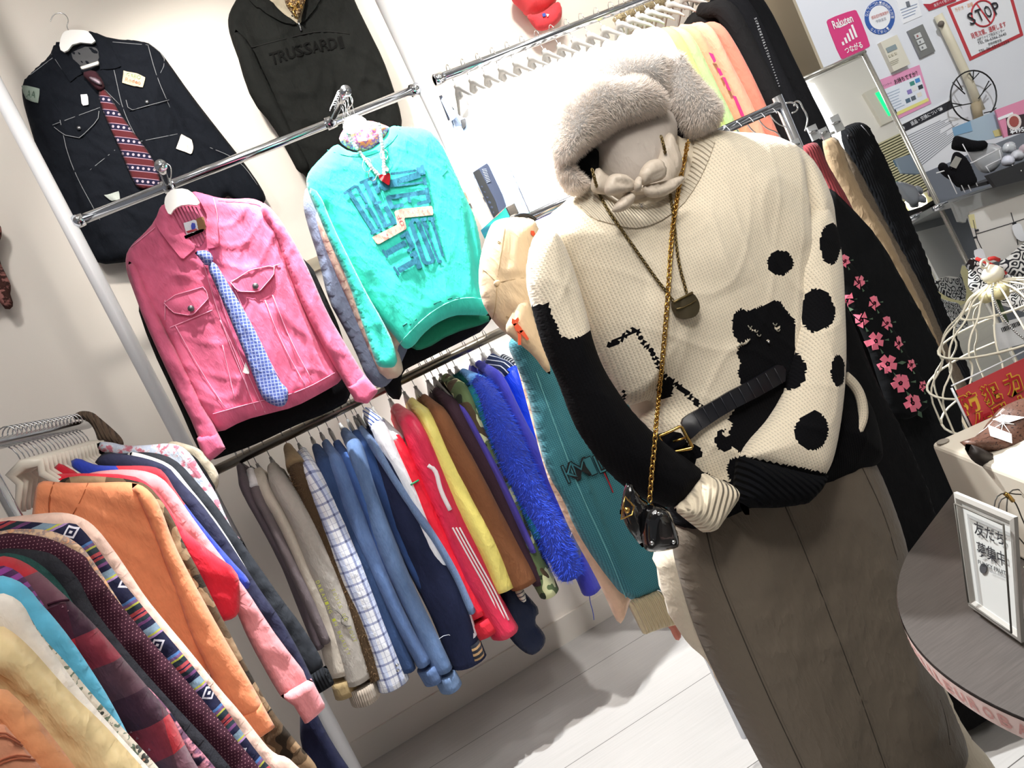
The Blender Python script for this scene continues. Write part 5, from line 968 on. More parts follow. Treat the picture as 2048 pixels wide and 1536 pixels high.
patch('strap_end', [(1320, 876), (1360, 858), (1378, 892), (1340, 902)], TS, LEA, t, eps=.015, th=.01, res=.01)
tube('prong', [(p[1]+p[2])/2, (p[0]*.3+p[3]*.3+p[1]*.2+p[2]*.2)], .002, GOLD, t, seg=6)
# ---- bow blouse
t = thing('bow_collar', 'satin taupe bow tied at the mannequin neck', 'bow', at(1280, 385, MY-.14))
SAT = cloth('#cdbfae', 'satin', rough=.45)
YB = MY-.15
o, _ = body('collar_band', [(1180, 385), (1184, 352), (1196, 330), (1215, 352), (1250, 366), (1290, 372), (1316, 322), (1330, 268), (1345, 262), (1360, 300), (1368, 330), (1345, 372), (1300, 388), (1250, 392), (1210, 390)], MY-.092, SAT, t, T=.012, Tb=.02, R=.025, res=.007, drape=.002, dk=90)
body('bow_loop', [(1208, 384), (1210, 364), (1220, 348), (1245, 346), (1266, 360), (1276, 374), (1262, 384), (1240, 391), (1214, 392)], YB, SAT, t, T=.015, R=.012, res=.005, folds=[(1225, 368, 1268, 374, .003, -.006)])
body('bow_loop', [(1276, 354), (1284, 332), (1302, 318), (1320, 318), (1334, 340), (1330, 358), (1305, 366), (1282, 374)], YB, SAT, t, T=.015, R=.012, res=.005, folds=[(1288, 362, 1322, 348, .003, -.006)])
body('bow_tail', [(1282, 372), (1300, 368), (1330, 362), (1366, 350), (1372, 358), (1342, 388), (1310, 398), (1288, 392)], YB+.004, SAT, t, T=.009, R=.012, res=.005, folds=[(1290, 380, 1350, 364, .003, -.004)])
body('bow_tail', [(1260, 382), (1274, 390), (1264, 412), (1246, 424), (1220, 426), (1230, 408), (1246, 390)], YB+.002, SAT, t, T=.010, R=.010, res=.005)
body('bow_knot', [(1266, 372), (1272, 354), (1282, 350), (1284, 366), (1284, 382), (1270, 386)], YB-.010, SAT, t, T=.012, R=.012, res=.005)
for k in ((1277, 399), (1282, 404), (1283, 412), (1277, 397)): pass
t = thing('pendant', 'tiny silver charm hanging below the taupe bow', 'pendant', TS.surf(1282, 412, .006))
tube('charm_ring', [TS.surf(1282+6*math.cos(a), 402+7*math.sin(a), .006) for a in np.linspace(0, 5.8, 12)], .0011, SILVER, t, seg=6)
ball('charm_drop', TS.surf(1283, 413, .006), .0028, SILVER, t, seg=8)
# ---- long necklace
def chainlinks(name, pts3, link, r, mat, parent, w=.55, flip=True):
    q = resample(chaikin(np.array(pts3), 2, False), link*1.35, False); parts = []
    for i in range(len(q)-1):
        c = (q[i]+q[i+1])/2; d = q[i+1]-q[i]; L = np.linalg.norm(d); d /= L; s = np.cross(d, (0, 1, 0)); s /= np.linalg.norm(s)+1e-9; f_ = np.cross(d, s)
        a = s if i % 2 == 0 or not flip else (s*.35+f_*.94)
        parts.append(tube_mesh([c+d*math.cos(k)*link+a*math.sin(k)*link*w for k in np.linspace(0, 2*math.pi, 11)[:-1]], r, seg=5, closed=True, side=f_))
    V, F, U = join(parts); return mk(name, V, F, mat, parent, U)
def along(pts, eps=.006, step=18):
    return [TS.surf(x, y, eps) for x, y in resample(chaikin(np.array(pts, float), 2, False), step, False)]
t = thing('long_necklace', 'aged brass chain necklace with a half round pendant on the sweater chest', 'necklace', TS.surf(1372, 630, .01))
n1 = [at(1184, 338, MY-.12), at(1190, 362, MY-.125)] + along([(1197, 385), (1212, 415), (1240, 455), (1275, 505), (1310, 555), (1338, 590), (1346, 602)])
chainlinks('chain', n1, .0035, .0012, BRASS, t)
n2 = [at(1322, 272, MY-.11), at(1330, 300, MY-.12)] + along([(1336, 345), (1340, 385), (1348, 440), (1352, 490), (1360, 540), (1370, 572), (1373, 585)])
chainlinks('chain', n2, .0035, .0012, BRASS, t)
patch('pendant_body', [(1346, 604), (1366, 594), (1385, 584), (1395, 596), (1401, 612), (1396, 630), (1380, 638), (1362, 636), (1351, 622)], TS, solid('#5c5340', .5, .8, 'engraved_brass'), t, eps=.014, th=.011, res=.005)
stitch('pendant_rim', TS, [(1347, 605), (1366, 595), (1385, 585)], BRASS, t, r=.0022, eps=.015)
stitch('pendant_rim', TS, [(1353, 618), (1372, 614), (1392, 600)], BRASS, t, r=.0012, eps=.0155)
# ---- chain bag
t = thing('chain_bag', 'black patent mini bag on a long gold chain worn by the mannequin', 'bag', at(1300, 1100, MY-.12))
c1 = [at(1376, 282, MY-.10)] + along([(1372, 305), (1362, 350), (1350, 420), (1342, 480), (1338, 560), (1332, 640), (1325, 720), (1318, 790)], .008) + [at(x, y, MY-.145) for x, y in ((1312, 850), (1308, 900), (1303, 950), (1299, 1003))]
chainlinks('chain', c1, .0058, .0014, GOLD, t, w=.6)
PAT = solid('#0b0b0d', .12, 0, 'black_patent', coat=1)
body('bag_body', [(1282, 1050), (1286, 1020), (1302, 1004), (1318, 1008), (1340, 1020), (1352, 1060), (1360, 1092), (1352, 1097), (1322, 1104), (1290, 1104), (1284, 1078)], MY-.16, PAT, t, T=.022, Tb=.02, R=.02, res=.007, smooth=1)
body('gusset', [(1284, 1052), (1288, 1078), (1290, 1102), (1272, 1080), (1250, 1050), (1243, 1026), (1238, 1032), (1242, 1010), (1246, 990), (1250, 970), (1258, 960), (1270, 975), (1284, 1000), (1300, 1003)], MY-.145, PAT, t, T=.016, Tb=.016, R=.016, res=.007, smooth=1, folds=[(1255, 985, 1280, 1050, .004, -.004)])
tube('clasp_frame', [at(x, y, MY-.178) for x, y in ((1250, 993), (1268, 1013), (1264, 1030), (1242, 1038), (1246, 1015))], .0016, GOLD, t, seg=6, closed=True, side=(0, -1, 0))
ball('turn_lock', at(1254, 1020, MY-.18), .005, GOLD, t, seg=10)
for x, y in ((1317, 1027), (1304, 1086), (1347, 1084)): ball('rivet', at(x, y, MY-.182), .0035, SILVER, t, seg=8)
# ---- fur hat
FUR = cloth('#f4e6d8', 'mohair', rough=1.0, sheen=.4); 
t = thing('fur_hat', 'beige faux fur trapper hat sitting low on the mannequin neck', 'hat', at(1250, 380, MY-.03))
HZ = lambda pts: [(1080+x/4.517, 80+y/4.517) for x, y in pts]
h0, _ = body('crown', HZ([(120, 760), (130, 640), (165, 530), (270, 395), (400, 240), (520, 165), (700, 140), (900, 132), (1050, 160), (1110, 300), (1120, 560), (1060, 680), (800, 740), (500, 800), (250, 900)]), MY-.01, FUR, t, T=.10, Tb=.09, R=.11, res=.009, drape=.002)
h1, _ = body('front_flap', HZ([(108, 820), (118, 700), (160, 560), (330, 420), (460, 370), (600, 365), (690, 385), (760, 355), (850, 350), (960, 410), (1050, 480), (1105, 570), (1128, 650), (1105, 700), (1040, 705), (900, 745), (700, 805), (500, 925), (400, 1000), (310, 1085), (262, 1130), (200, 1150), (130, 1100), (102, 980)]), MY-.075, FUR, t, T=.06, Tb=.04, R=.055, res=.009, drape=.003)
h2, _ = body('right_ear_flap', HZ([(1075, 200), (1120, 140), (1190, 142), (1235, 190), (1290, 300), (1400, 440), (1520, 555), (1592, 680), (1575, 800), (1510, 880), (1400, 905), (1300, 860), (1215, 790), (1185, 725), (1120, 690), (1085, 560), (1070, 380)]), MY-.035, FUR, t, T=.07, Tb=.05, R=.06, res=.009, drape=.003)
h3, _ = body('left_ear_flap', HZ([(105, 1000), (160, 1120), (262, 1130), (330, 1230), (440, 1300), (390, 1372), (290, 1400), (200, 1300), (130, 1160)]), MY-.055, FUR, t, T=.05, Tb=.04, R=.045, res=.009)
body('dark_lining', HZ([(240, 1130), (330, 1050), (440, 940), (520, 990), (540, 1130), (500, 1300), (400, 1330), (300, 1250)]), MY-.045, cloth('#121317', 'mohair'), t, T=.03, Tb=.02, R=.03, res=.01)
body('dark_lining', HZ([(1010, 690), (1130, 685), (1190, 725), (1235, 800), (1320, 880), (1290, 960), (1180, 930), (1080, 820)]), MY-.02, cloth('#1a1418', 'mohair'), t, T=.03, Tb=.02, R=.03, res=.01)
FH = NT('fur_fibre').out('#fbf0e6', .85, sheen=.3)
for o, n in ((h0, 16000), (h1, 26000), (h2, 16000), (h3, 7000)): pile(o, n, .009, t, FH)
# ------------------------------------------------ rack behind the mannequin: cap, cardigan, coats, skirts
zr = at(1050, 440, 1.86)[2]; x0r = at(1040, 445, 1.86)[0]; x1r = at(1566, 222, 1.86)[0]
t = thing('garment_rack', 'chrome garment rack standing behind the mannequin with cap and skirts', 'clothes rack', ((x0r+x1r)/2, 1.86, 0))
tube('rail', [(x0r-.02, 1.86, zr), ((x0r+x1r)/2, 1.86, zr), (x1r, 1.86, zr)], .0125, CHROME, t, seg=16)
pt = at(1556, 192, 1.86); tube('upright', [(x1r, 1.86, 0), (x1r, 1.86, .8), (x1r, 1.86, pt[2])], .0135, CHROME, t, seg=16)
tube('upright', [(x0r-.02, 1.90, 0), (x0r-.02, 1.90, .8), (x0r-.02, 1.90, zr+.02)], .0125, CHROME, t, seg=16)
tube('base_bar', [(x0r-.02, 1.88, .02), ((x0r+x1r)/2, 1.87, .02), (x1r, 1.86, .02)], .0135, CHROME, t, seg=12)
q = at(1020, 424, 1.64); V, F, U = box_mesh((q[0]-.011, 1.62, q[2]-.012), (q[0]+.011, 1.86, q[2]+.012), .002); mk('square_arm', V, F, CHROME, t, U, smooth=False)
for i, x in enumerate(np.linspace(1452, 1545, 5)):
    p = at(x, 268-(x-1440)*.38, 1.86); h = tube('hanger_hook', chaikin([p+np.array(v) for v in ((.0, -.018, -.004), (-.002, -.012, .014), (0, .004, .019), (.004, .018, .006), (.01, .010, -.03), (.03, 0, -.05), (.034, 0, -.075))], 2, False), .0017, SILVER, None, seg=6)
    tag(h, 'chrome hanger hook twisted over the rail behind the cream sweater shoulder', 'hanger hook', 'hooks on the rail behind the mannequin')
for i, pts in enumerate(([(1588, 212), (1590, 202), (1600, 203), (1606, 218), (1612, 226), (1616, 240), (1610, 262)], [(1572, 206), (1584, 204), (1596, 212), (1594, 222), (1584, 226)])):
    h = tube('hanger_hook', [at(x, y, 1.80) for x, y in chaikin(pts, 2, False)], .0024, SILVER, None, seg=6); tag(h, ('large open chrome hook right of the upright post behind the mannequin', 'small closed chrome hook touching the upright post behind the mannequin')[i], 'hanger hook')
def cut(name, label, cat, px, Y, mat, T=.02, **k):
    t = thing(name, label, cat, at(sum(p[0] for p in px)/len(px), max(p[1] for p in px), Y))
    k.setdefault('drape', .004); k.setdefault('res', .014); o, B = body('garment_body', px, Y, mat, t, T=T, Tb=.01, R=.03, **k); return t, B
# teal cardigan and neighbours on the square arm
TC = cloth('#478794', 'mesh', '#336a78'); 
t, B = cut('teal_cardigan', 'teal knit cardigan with cream ribbed hem and outlined lettering behind the mannequin', 'cardigan', [(1030, 668), (1019, 682), (1016, 695), (1033, 731), (1056, 790), (1080, 900), (1099, 956), (1127, 999), (1148, 1054), (1192, 1125), (1253, 1202), (1288, 1190), (1325, 1176), (1345, 1215), (1372, 1262), (1410, 1290), (1400, 1000), (1300, 800), (1120, 640), (1060, 655)], 1.70, TC, T=.04, res=.010, folds=[(1075, 760, 1250, 1190, .006, .012), (1045, 780, 1180, 1090, .012, -.008)])
stitch('fold_edge', B, [(1072, 745), (1110, 850), (1160, 985), (1210, 1090), (1252, 1195)], cloth('#6fb5bd'), t, r=.0014)
body('hem_rib', [(1253, 1203), (1288, 1190), (1322, 1177), (1344, 1215), (1362, 1248), (1334, 1254), (1308, 1262), (1288, 1271), (1280, 1258), (1268, 1234)], 1.672, cloth('#dccba8', 'rib', s=1.0), t, T=.018, R=.02, res=.008, smooth=1)
for i, ch in enumerate('KMIL'):
    a = i/3; x, y = 1142+60*a, 944-18*a; w = (30, 34, 14, 22)[i]
    writing('knit_letter', ch, rot_quad(x, y, w, 40, 24), B, solid('#14181c', .9), t, bold=.03, eps=.006)
    writing('knit_letter_fill', ch, rot_quad(x, y, w*.86, 36, 24), B, cloth('#3f7b88'), t, bold=-.018, eps=.0075)
for k in ([(1190, 900), (1205, 930), (1216, 958), (1225, 985)], [(1200, 905), (1222, 940), (1240, 960)], [(1212, 905), (1228, 935), (1238, 960)]): stitch('figure_line', B, k, solid('#14181c', .9), t, r=.0013, eps=.002)
patch('figure_patch', [(1187, 892), (1198, 898), (1204, 912), (1196, 914)], B, cloth('#c02535'), t, eps=.003); stitch('figure_line', B, [(1205, 940), (1218, 965), (1226, 985)], solid('#b02535', .9), t, r=.0016, eps=.003)
cut('pink_cardigan', 'pale peach cardigan just behind the teal one with its edge showing', 'cardigan', [(1021, 690), (1036, 740), (1060, 830), (1092, 950), (1118, 1010), (1142, 1064), (1190, 1150), (1216, 1205), (1234, 1246), (1244, 1248), (1258, 1212), (1262, 1180), (1250, 1140), (1200, 1000), (1080, 720)], 1.765, cloth('#e6c0a4'), T=.025)
cut('coral_cardigan', 'coral cardigan tip hanging beside the cream ribbed hem', 'cardigan', [(1320, 1240), (1345, 1236), (1362, 1262), (1363, 1276), (1354, 1284), (1344, 1268), (1338, 1252), (1322, 1254)], 1.80, cloth('#d88878'), T=.012, res=.01)
t = thing('baseball_cap', 'beige baseball cap with orange figure logo hung left of the mannequin shoulder', 'cap', at(1020, 740, 1.6))
CAP = cloth('#cbb393', 'plain', var=.05)
o, CB = body('crown', [(984, 446), (1000, 437), (1040, 433), (1074, 444), (1078, 500), (1084, 560), (1086, 640), (1078, 690), (1044, 684), (1021, 674), (996, 654), (978, 630), (962, 600), (956, 556), (961, 508), (976, 462)], 1.62, CAP, t, T=.075, Tb=.02, R=.09, res=.008, drape=.0025, dk=60, folds=[(994, 566, 960, 540, .004, -.006), (994, 566, 1050, 560, .004, -.006), (994, 566, 1000, 660, .004, -.006), (994, 566, 1010, 460, .004, -.006), (1000, 600, 1040, 640, .008, .008)])
body('brim', [(1022, 630), (1040, 600), (1056, 596), (1070, 640), (1090, 690), (1104, 750), (1092, 746), (1068, 712), (1044, 692), (1022, 676), (1008, 658)], 1.555, CAP, t, T=.02, R=.03, res=.008)
ball('top_button', CB.surf(994, 566, .001), .0075, CAP, t, seg=12, sc=(1, .6, .8))
for k in ([(994, 566), (975, 545), (960, 535)], [(994, 566), (1020, 560), (1048, 556)], [(994, 566), (992, 610), (985, 638)], [(994, 566), (1002, 510), (1012, 445)]): stitch('panel_seam', CB, k, cloth('#a68e6c'), t, r=.0009, eps=0)
for x, y in ((998, 484), (1015, 634)): stitch('eyelet', CB, [(x-3, y), (x, y-3), (x+3, y), (x, y+3), (x-3, y)], cloth('#b09a7a'), t, r=.001, step=3)
OR = solid('#d2502f', .8)
plb = PY(1.532)
for f in ([(1024, 637), (1030, 640), (1033, 648), (1028, 652), (1023, 646)], [(1026, 648), (1034, 646), (1042, 655), (1046, 662), (1040, 668), (1032, 662)], [(1038, 662), (1046, 660), (1058, 678), (1054, 681), (1044, 670)], [(1034, 662), (1042, 668), (1042, 690), (1036, 690), (1036, 672)], [(1030, 640), (1036, 634), (1038, 640), (1034, 648)]): slab('figure_logo', f, plb, OR, t, th=.001)
patch('side_logo', [(1060, 462), (1068, 460), (1072, 470), (1064, 474)], CB, OR, t, eps=.003)
tube('strap', [at(x, y, 1.60) for x, y in chaikin([(1030, 434), (1040, 430), (1058, 430), (1072, 440)], 2, False)], .004, BLACKPL, t, seg=8)
# right part of the rack
cut('black_jacket', 'black jacket with a ragged lapel nearest the black sweater hem', 'jacket', [(1640, 540), (1690, 600), (1720, 680), (1765, 790), (1800, 850), (1850, 960), (1880, 1060), (1850, 1150), (1815, 1180), (1770, 1150), (1700, 900)], 1.56, cloth('#121214'), T=.02)
t, B = cut('floral_dress', 'black dress printed with pink hibiscus flowers and green leaves', 'dress', [(1650, 470), (1668, 480), (1682, 506), (1700, 522), (1731, 569), (1759, 612), (1782, 651), (1809, 698), (1833, 737), (1856, 780), (1867, 803), (1842, 827), (1814, 840), (1795, 836), (1778, 815), (1762, 780), (1731, 682), (1692, 605), (1670, 560), (1640, 540)], 1.64, cloth('#111214'), T=.02, res=.012)
PET = cloth('#ee7890'); CEN = cloth('#8a2440'); LEAF = cloth('#58705a')
for x, y, r, e in ((1690, 522, 13, .8), (1718, 564, 14, .8), (1700, 600, 15, .6), (1748, 606, 15, .75), (1724, 640, 17, .8), (1774, 646, 14, .8), (1752, 682, 18, .9), (1797, 686, 14, .6), (1776, 728, 19, 1), (1822, 730, 13, .6), (1802, 766, 19, 1), (1845, 772, 12, .55), (1826, 806, 18, 1)):
    for i in range(5):
        a = 2*math.pi*i/5+.35; u = np.array([math.cos(a)*e, math.sin(a)]); v = np.array([-math.sin(a)*e, math.cos(a)]); c = np.array([x, y])
        patch('petal', [c+u*r*.05-v*r*.12, c+u*r*.6-v*r*.52, c+u*r*1.05-v*r*.38, c+u*r*1.0, c+u*r*1.05+v*r*.38, c+u*r*.6+v*r*.52, c+u*r*.05+v*r*.12], B, PET, t, eps=.002, th=.0008, res=.02)
    patch('flower_eye', [(x-2.2*e, y-2.5), (x+2.4*e, y-2), (x+2*e, y+2.6), (x-2*e, y+2.4)], B, CEN, t, eps=.003, th=.0008, res=.02)
    for a in (1.0, -.1):
        u = np.array([math.cos(a)*e, math.sin(a)]); v = np.array([-math.sin(a), math.cos(a)*e]); c = np.array([x, y])+u*r*1.0
        patch('leaf', [c, c+u*r*.35-v*r*.25, c+u*r*.95, c+u*r*.35+v*r*.25], B, LEAF, t, eps=.0014, th=.0006, smooth=0, res=.02)
cut('black_coat', 'long black coat behind the floral dress reaching under the table', 'coat', [(1637, 373), (1665, 378), (1684, 397), (1723, 436), (1770, 494), (1801, 553), (1833, 608), (1872, 682), (1911, 760), (1925, 860), (1960, 1000), (1985, 1120), (1940, 1260), (1830, 1290), (1760, 1200), (1700, 900), (1640, 600)], 1.72, cloth('#131416'), T=.02, res=.02)
t, B = cut('corduroy_skirt', 'dusty red corduroy skirt clipped at its waistband on the rack', 'skirt', [(1601, 302), (1605, 290), (1632, 283), (1641, 293), (1656, 330), (1674, 360), (1692, 390), (1717, 440), (1742, 490), (1767, 530), (1793, 562), (1797, 578), (1772, 562), (1740, 522), (1700, 482), (1680, 442), (1650, 382), (1630, 350), (1612, 325)], 1.76, cloth('#8c3a3f', 'cord'), T=.015)
cut('khaki_trousers', 'khaki cotton trousers between the red corduroy and brown boucle', 'trousers', [(1643, 285), (1650, 276), (1673, 272), (1687, 300), (1702, 340), (1732, 400), (1767, 450), (1802, 520), (1842, 600), (1892, 720), (1900, 745), (1870, 702), (1800, 575), (1740, 475), (1680, 385), (1655, 332)], 1.79, cloth('#a58e70'), T=.015)
cut('boucle_skirt', 'brown grey boucle skirt seen as a narrow strip left of black corduroy', 'skirt', [(1676, 285), (1695, 305), (1722, 345), (1762, 425), (1802, 498), (1852, 588), (1894, 690), (1930, 760), (1946, 800), (1925, 810), (1900, 742), (1840, 642), (1780, 522), (1700, 400)], 1.83, cloth('#5f5448', 'squiggle', '#7d7060', s=4), T=.015)
t, B = cut('corduroy_trousers', 'black corduroy trousers with a round metal button at the right end', 'trousers', [(1678, 265), (1690, 252), (1715, 243), (1736, 249), (1752, 280), (1782, 340), (1812, 420), (1832, 470), (1847, 500), (1882, 600), (1932, 720), (1952, 800), (1956, 850), (1930, 860), (1900, 722), (1830, 582), (1760, 432), (1700, 332)], 1.88, cloth('#16171a', 'cord'), T=.02)
button(t, B, 1700, 273, .010, solid('#3a3a3e', .3, .9)); stitch('waist_stitch', B, [(1722, 250), (1733, 262), (1740, 272)], solid('#7a7a80'), t, r=.001, eps=.002)
for i, (x, y, w, h) in enumerate(((1592, 292, 22, 26), (1626, 266, 26, 30), (1672, 248, 26, 34), (1648, 268, 20, 24))):
    t = thing('clip_hanger', ('small clear clip at the left of the red corduroy waistband', 'clear plastic clip above the red corduroy skirt', 'tall grey metal clip holding the black corduroy trousers', 'pale clip pinching the khaki waistband')[i], 'clip', at(x, y+h/2, 1.74))
    m = solid('#b9bcc0', .25, .6 if i == 2 else .2, 'clip_metal'); Yc = 1.725+.03*(i == 2)
    slab('clip_plate', rot_quad(x, y, w*.7, h, 25), PY(Yc), m, t, th=.006)
    tube('clip_spring', [at(x-w*.3, y, Yc-.012), at(x, y-3, Yc-.012), at(x+w*.3, y-5, Yc-.012)], .003, SILVER, t, seg=8)
tag(tube('hanger_bar', [at(1640, 276, 1.80), at(1660, 268, 1.80), at(1690, 256, 1.80)], .0035, SILVER, None, seg=8), 'chrome hanger bar carrying the clips over the trousers', 'hanger bar')
# ------------------------------------------------ right wall, mirror, posters, shelf
PW = PY(CYF)
def poster(name, label, px, mat, th=.002, cat='poster', off=0.0):
    t = thing(name, label, cat, PW.w(*PW.hit(*np.mean(px, 0)))); return slab('sheet', px, PW, mat, t, th=th, off=off)
def onw(o): return Plane((0, CYF-o, 0))
def lines(px, n, mat, t, surf, h=.35, nm='text_line', seed=0):
    tl, tr, br, bl = [np.array(p, float) for p in px]; rg = random.Random(seed)
    for i in range(n):
        a = (i+.25)/n; b = a+h/n; k = .6+.4*rg.random()
        slab(nm, [tl+(bl-tl)*a, (tl+(bl-tl)*a)*(1-k)+(tr+(br-tr)*a)*k, (tl+(bl-tl)*b)*(1-k)+(tr+(br-tr)*b)*k, tl+(bl-tl)*b], surf, mat, t, th=.0006)
def frac(q, a0, b0, a1, b1):
    tl, tr, br, bl = [np.array(p, float) for p in q]
    f = lambda a, b: tuple((tl*(1-a)+tr*a)*(1-b)+(bl*(1-a)+br*a)*b)
    return [f(a0, b0), f(a1, b0), f(a1, b1), f(a0, b1)]
PAPER = solid('#eef0f4', .6); GREYT = solid('#70757e', .7)
# pink sticker
q = [(1652, 42), (1712, 19), (1740, 93), (1681, 120)]
t = thing('sticker', 'magenta square sticker with white signal bars above the mirror corner', 'sticker', at(1695, 110, CYF)); PK2 = solid('#d6357c', .45)
t = slab('sheet', [(1656, 38), (1706, 20), (1714, 22), (1740, 90), (1737, 95), (1688, 118), (1680, 117), (1652, 46)], PW, PK2, t, smooth=1); s2 = onw(.003); WH = solid('#f6f3f5', .5)
writing('wordmark', 'Rakuten', rot_quad(1685, 43, 42, 17, 21), s2, WH, t, bold=.02); slab('underline', [(1676, 55), (1694, 47), (1694, 49), (1679, 56)], s2, WH, t, th=.0006)
for i in range(5): slab('signal_bar', rot_quad(1686+i*5.6, 87-i*4.6-i*1.6, 4.2, 7+i*5, 21), s2, WH, t, th=.0006)
writing('kana', 'つながる', rot_quad(1707, 95, 37, 14, 21), s2, WH, t, bold=.02)
# round blue sticker
t = thing('sticker', 'round blue rimmed white sticker with curved writing', 'sticker', at(1758, 60, CYF)); BL = solid('#2f5aa8', .5)
el = lambda cx, cy, r, n=28, a0=0: [(cx+r*math.cos(a)*.97, cy+r*1.1*math.sin(a)) for a in np.linspace(0, 2*math.pi, n, endpoint=False)]
slab('rim', el(1759, 35, 31), PW, BL, t); t = slab('disc', el(1759, 35, 22), onw(.002), PAPER, t, th=.001)
for i, ch in enumerate('なんてこった！感染防止対策'):
    a = math.radians(-170+i*14); writing('rim_letter', ch, rot_quad(1759+26*math.cos(a), 35+29*math.sin(a), 6, 6.5, -math.degrees(a)-90), s2, PAPER, t)
for i, ch in enumerate('なんて安心！'):
    a = math.radians(125-i*15); writing('rim_letter', ch, rot_quad(1759+26*math.cos(a), 35+29*math.sin(a), 5, 6.5, 90-math.degrees(a)), s2, PAPER, t)
writing('disc_text', '感染症対策実施中', rot_quad(1760, 30, 36, 7, 20), onw(.004), solid('#c04a3a'), t); writing('disc_text', '予防宣言', rot_quad(1762, 40, 22, 6, 20), onw(.004), solid('#6a6f80'), t)
# small notices along the top
t = poster('notice', 'white notice with a small dark square at the top of the wall', [(1792, 2), (1832, -12), (1843, 32), (1806, 48)], PAPER, cat='notice'); slab('dark_square', [(1811, 4), (1818, 2), (1821, 13), (1814, 15)], s2, GREYT, t, th=.0006)
lines([(1800, 18), (1836, 5), (1841, 26), (1808, 40)], 4, solid('#8fa0c0'), t, s2, .2)
t = poster('notice', 'white card with a red lower band reading in Japanese at the top edge', [(1838, -20), (1905, -40), (1912, 2), (1858, 22), (1848, 14)], PAPER, cat='notice'); slab('red_band', [(1846, 8), (1860, 8), (1912, -14), (1912, 2), (1858, 22)], s2, solid('#b02a3c'), t, th=.0006)
writing('band_text', '楽天ペイ使えます', rot_quad(1888, 3, 44, 7, 23), onw(.0035), PAPER, t)
# remote and switch
t = thing('thermostat', 'cream wall controller with a small grey display', 'controller', at(1785, 140, CYF-.01)); V = rot_quad(1784, 110, 36, 64, 25)
slab('case', V, PW, solid('#dcd8c8', .5), t, th=.018)
sd = onw(.019); slab('display', rot_quad(1783, 97, 21, 10, 24), sd, solid('#8b9aa0', .2), t, th=.001)
for i in range(3): slab('button', rot_quad(1779+i*6, 112-i*2.6, 4, 5, 24), sd, solid('#c9c4b0'), t, th=.0015)
lines(rot_quad(1790, 124, 20, 10, 24), 3, solid('#a8a592'), t, sd, .3)
t = thing('switch_plate', 'grey metal switch plate with three pale buttons', 'switch', at(1842, 100, CYF-.01)); V = rot_quad(1840, 84, 33, 60, 25)
slab('plate', V, PW, solid('#8b8c8f', .35, .7), t, th=.008); sd = onw(.0085)
for i in range(3): slab('button', rot_quad(1835+i*5, 72+i*11.5, 13, 10, 25), sd, solid('#cfd2d2'), t, th=.003); slab('button_mark', rot_quad(1835+i*5, 72+i*11.5, 3, 4, 25), onw(.0125), solid('#a86060' if i == 0 else '#7a7c80'), t, th=.0005)
# STOP sign
Q = [(1893, 12), (2012, -30), (2045, 70), (1938, 122)]; RED = solid('#c23a44', .5)
t = thing('poster', 'red bordered white poster reading STOP with phone numbers', 'poster', at(1970, 100, CYF)); slab('border', [(1893, 12), (2016, -36), (2046, 71), (1939, 122)], PW, RED, t); Qi = [(1901, 15), (2012, -28), (2039, 67), (1943, 113)]
t = slab('sheet', Qi, onw(.002), PAPER, t, th=.001); s3 = onw(.0035); DKT = solid('#23242c', .6)
ring = [(1966+23*math.cos(a), 27+26*math.sin(a)) for a in np.linspace(0, 2*math.pi, 24, endpoint=False)]
tube('prohibition_ring', [at(x, y, CYF-.004) for x, y in ring], .0035, RED, t, seg=6, closed=True, side=(0, -1, 0)); tube('prohibition_bar', [at(1952, 6, CYF-.004), at(1981, 47, CYF-.004)], .003, RED, t, seg=6)
for i, ch in enumerate('STOP'): writing('big_letter', ch, rot_quad(1943+i*16.5, 37-i*7, 13, 25, 24), onw(.007), DKT, t, bold=.01)
writing('header', '万引き・盗撮', rot_quad(1928, 14, 38, 8, 20), s3, solid('#e8a878'), t); writing('red_line', '発見次第、通報します', rot_quad(1977, 60, 74, 12, 20), s3, RED, t, bold=.01)
writing('line', 'HEPファイブ防災センター', rot_quad(1982, 69.5, 58, 7, 20), s3, DKT, t); writing('line', 'TEL 06-6366-3640', rot_quad(1984, 77, 60, 6, 19), s3, DKT, t); writing('line', '曽根崎警察署', rot_quad(1990, 84.5, 28, 6, 19), s3, DKT, t); writing('line', 'TEL 06-6315-1234', rot_quad(1988, 93, 64, 6, 19), s3, DKT, t)
# pink notice
q = [(1756, 161), (1838, 130), (1862, 207), (1786, 243)]
t = poster('notice', 'pink topped loyalty card notice with rows of coloured cards', q, solid('#e59abf', .6), cat='notice'); slab('panel', frac(q, .03, .24, .95, .86), onw(.002), solid('#e7edf6', .6), t, th=.0008); slab('yellow_band', frac(q, .04, .84, .97, .92), onw(.002), solid('#ece48a'), t, th=.0009)
writing('title', 'お持ちですか？', rot_quad(1812, 155, 50, 11, 22), onw(.003), DKT, t, bold=.01); writing('subtitle', 'ポイントカード', rot_quad(1773, 169, 22, 5, 21), onw(.003), DKT, t)
for a, b, c in ((.72, .36, '#3d8c80'), (.86, .34, '#4a8ed0'), (.60, .52, '#8d7fc0'), (.74, .5, '#e8e8e8'), (.88, .52, '#33414a'), (.5, .7, '#4f6a80'), (.64, .7, '#5a6570'), (.8, .68, '#e6e2d6'), (.1, .82, '#27303f')): slab('card_picture', frac(q, a-.055, b-.05, a+.055, b+.05), onw(.003), solid(c), t, th=.0006)
lines(frac(q, .06, .34, .42, .8), 7, solid('#9fb2c8'), t, onw(.003), .22)
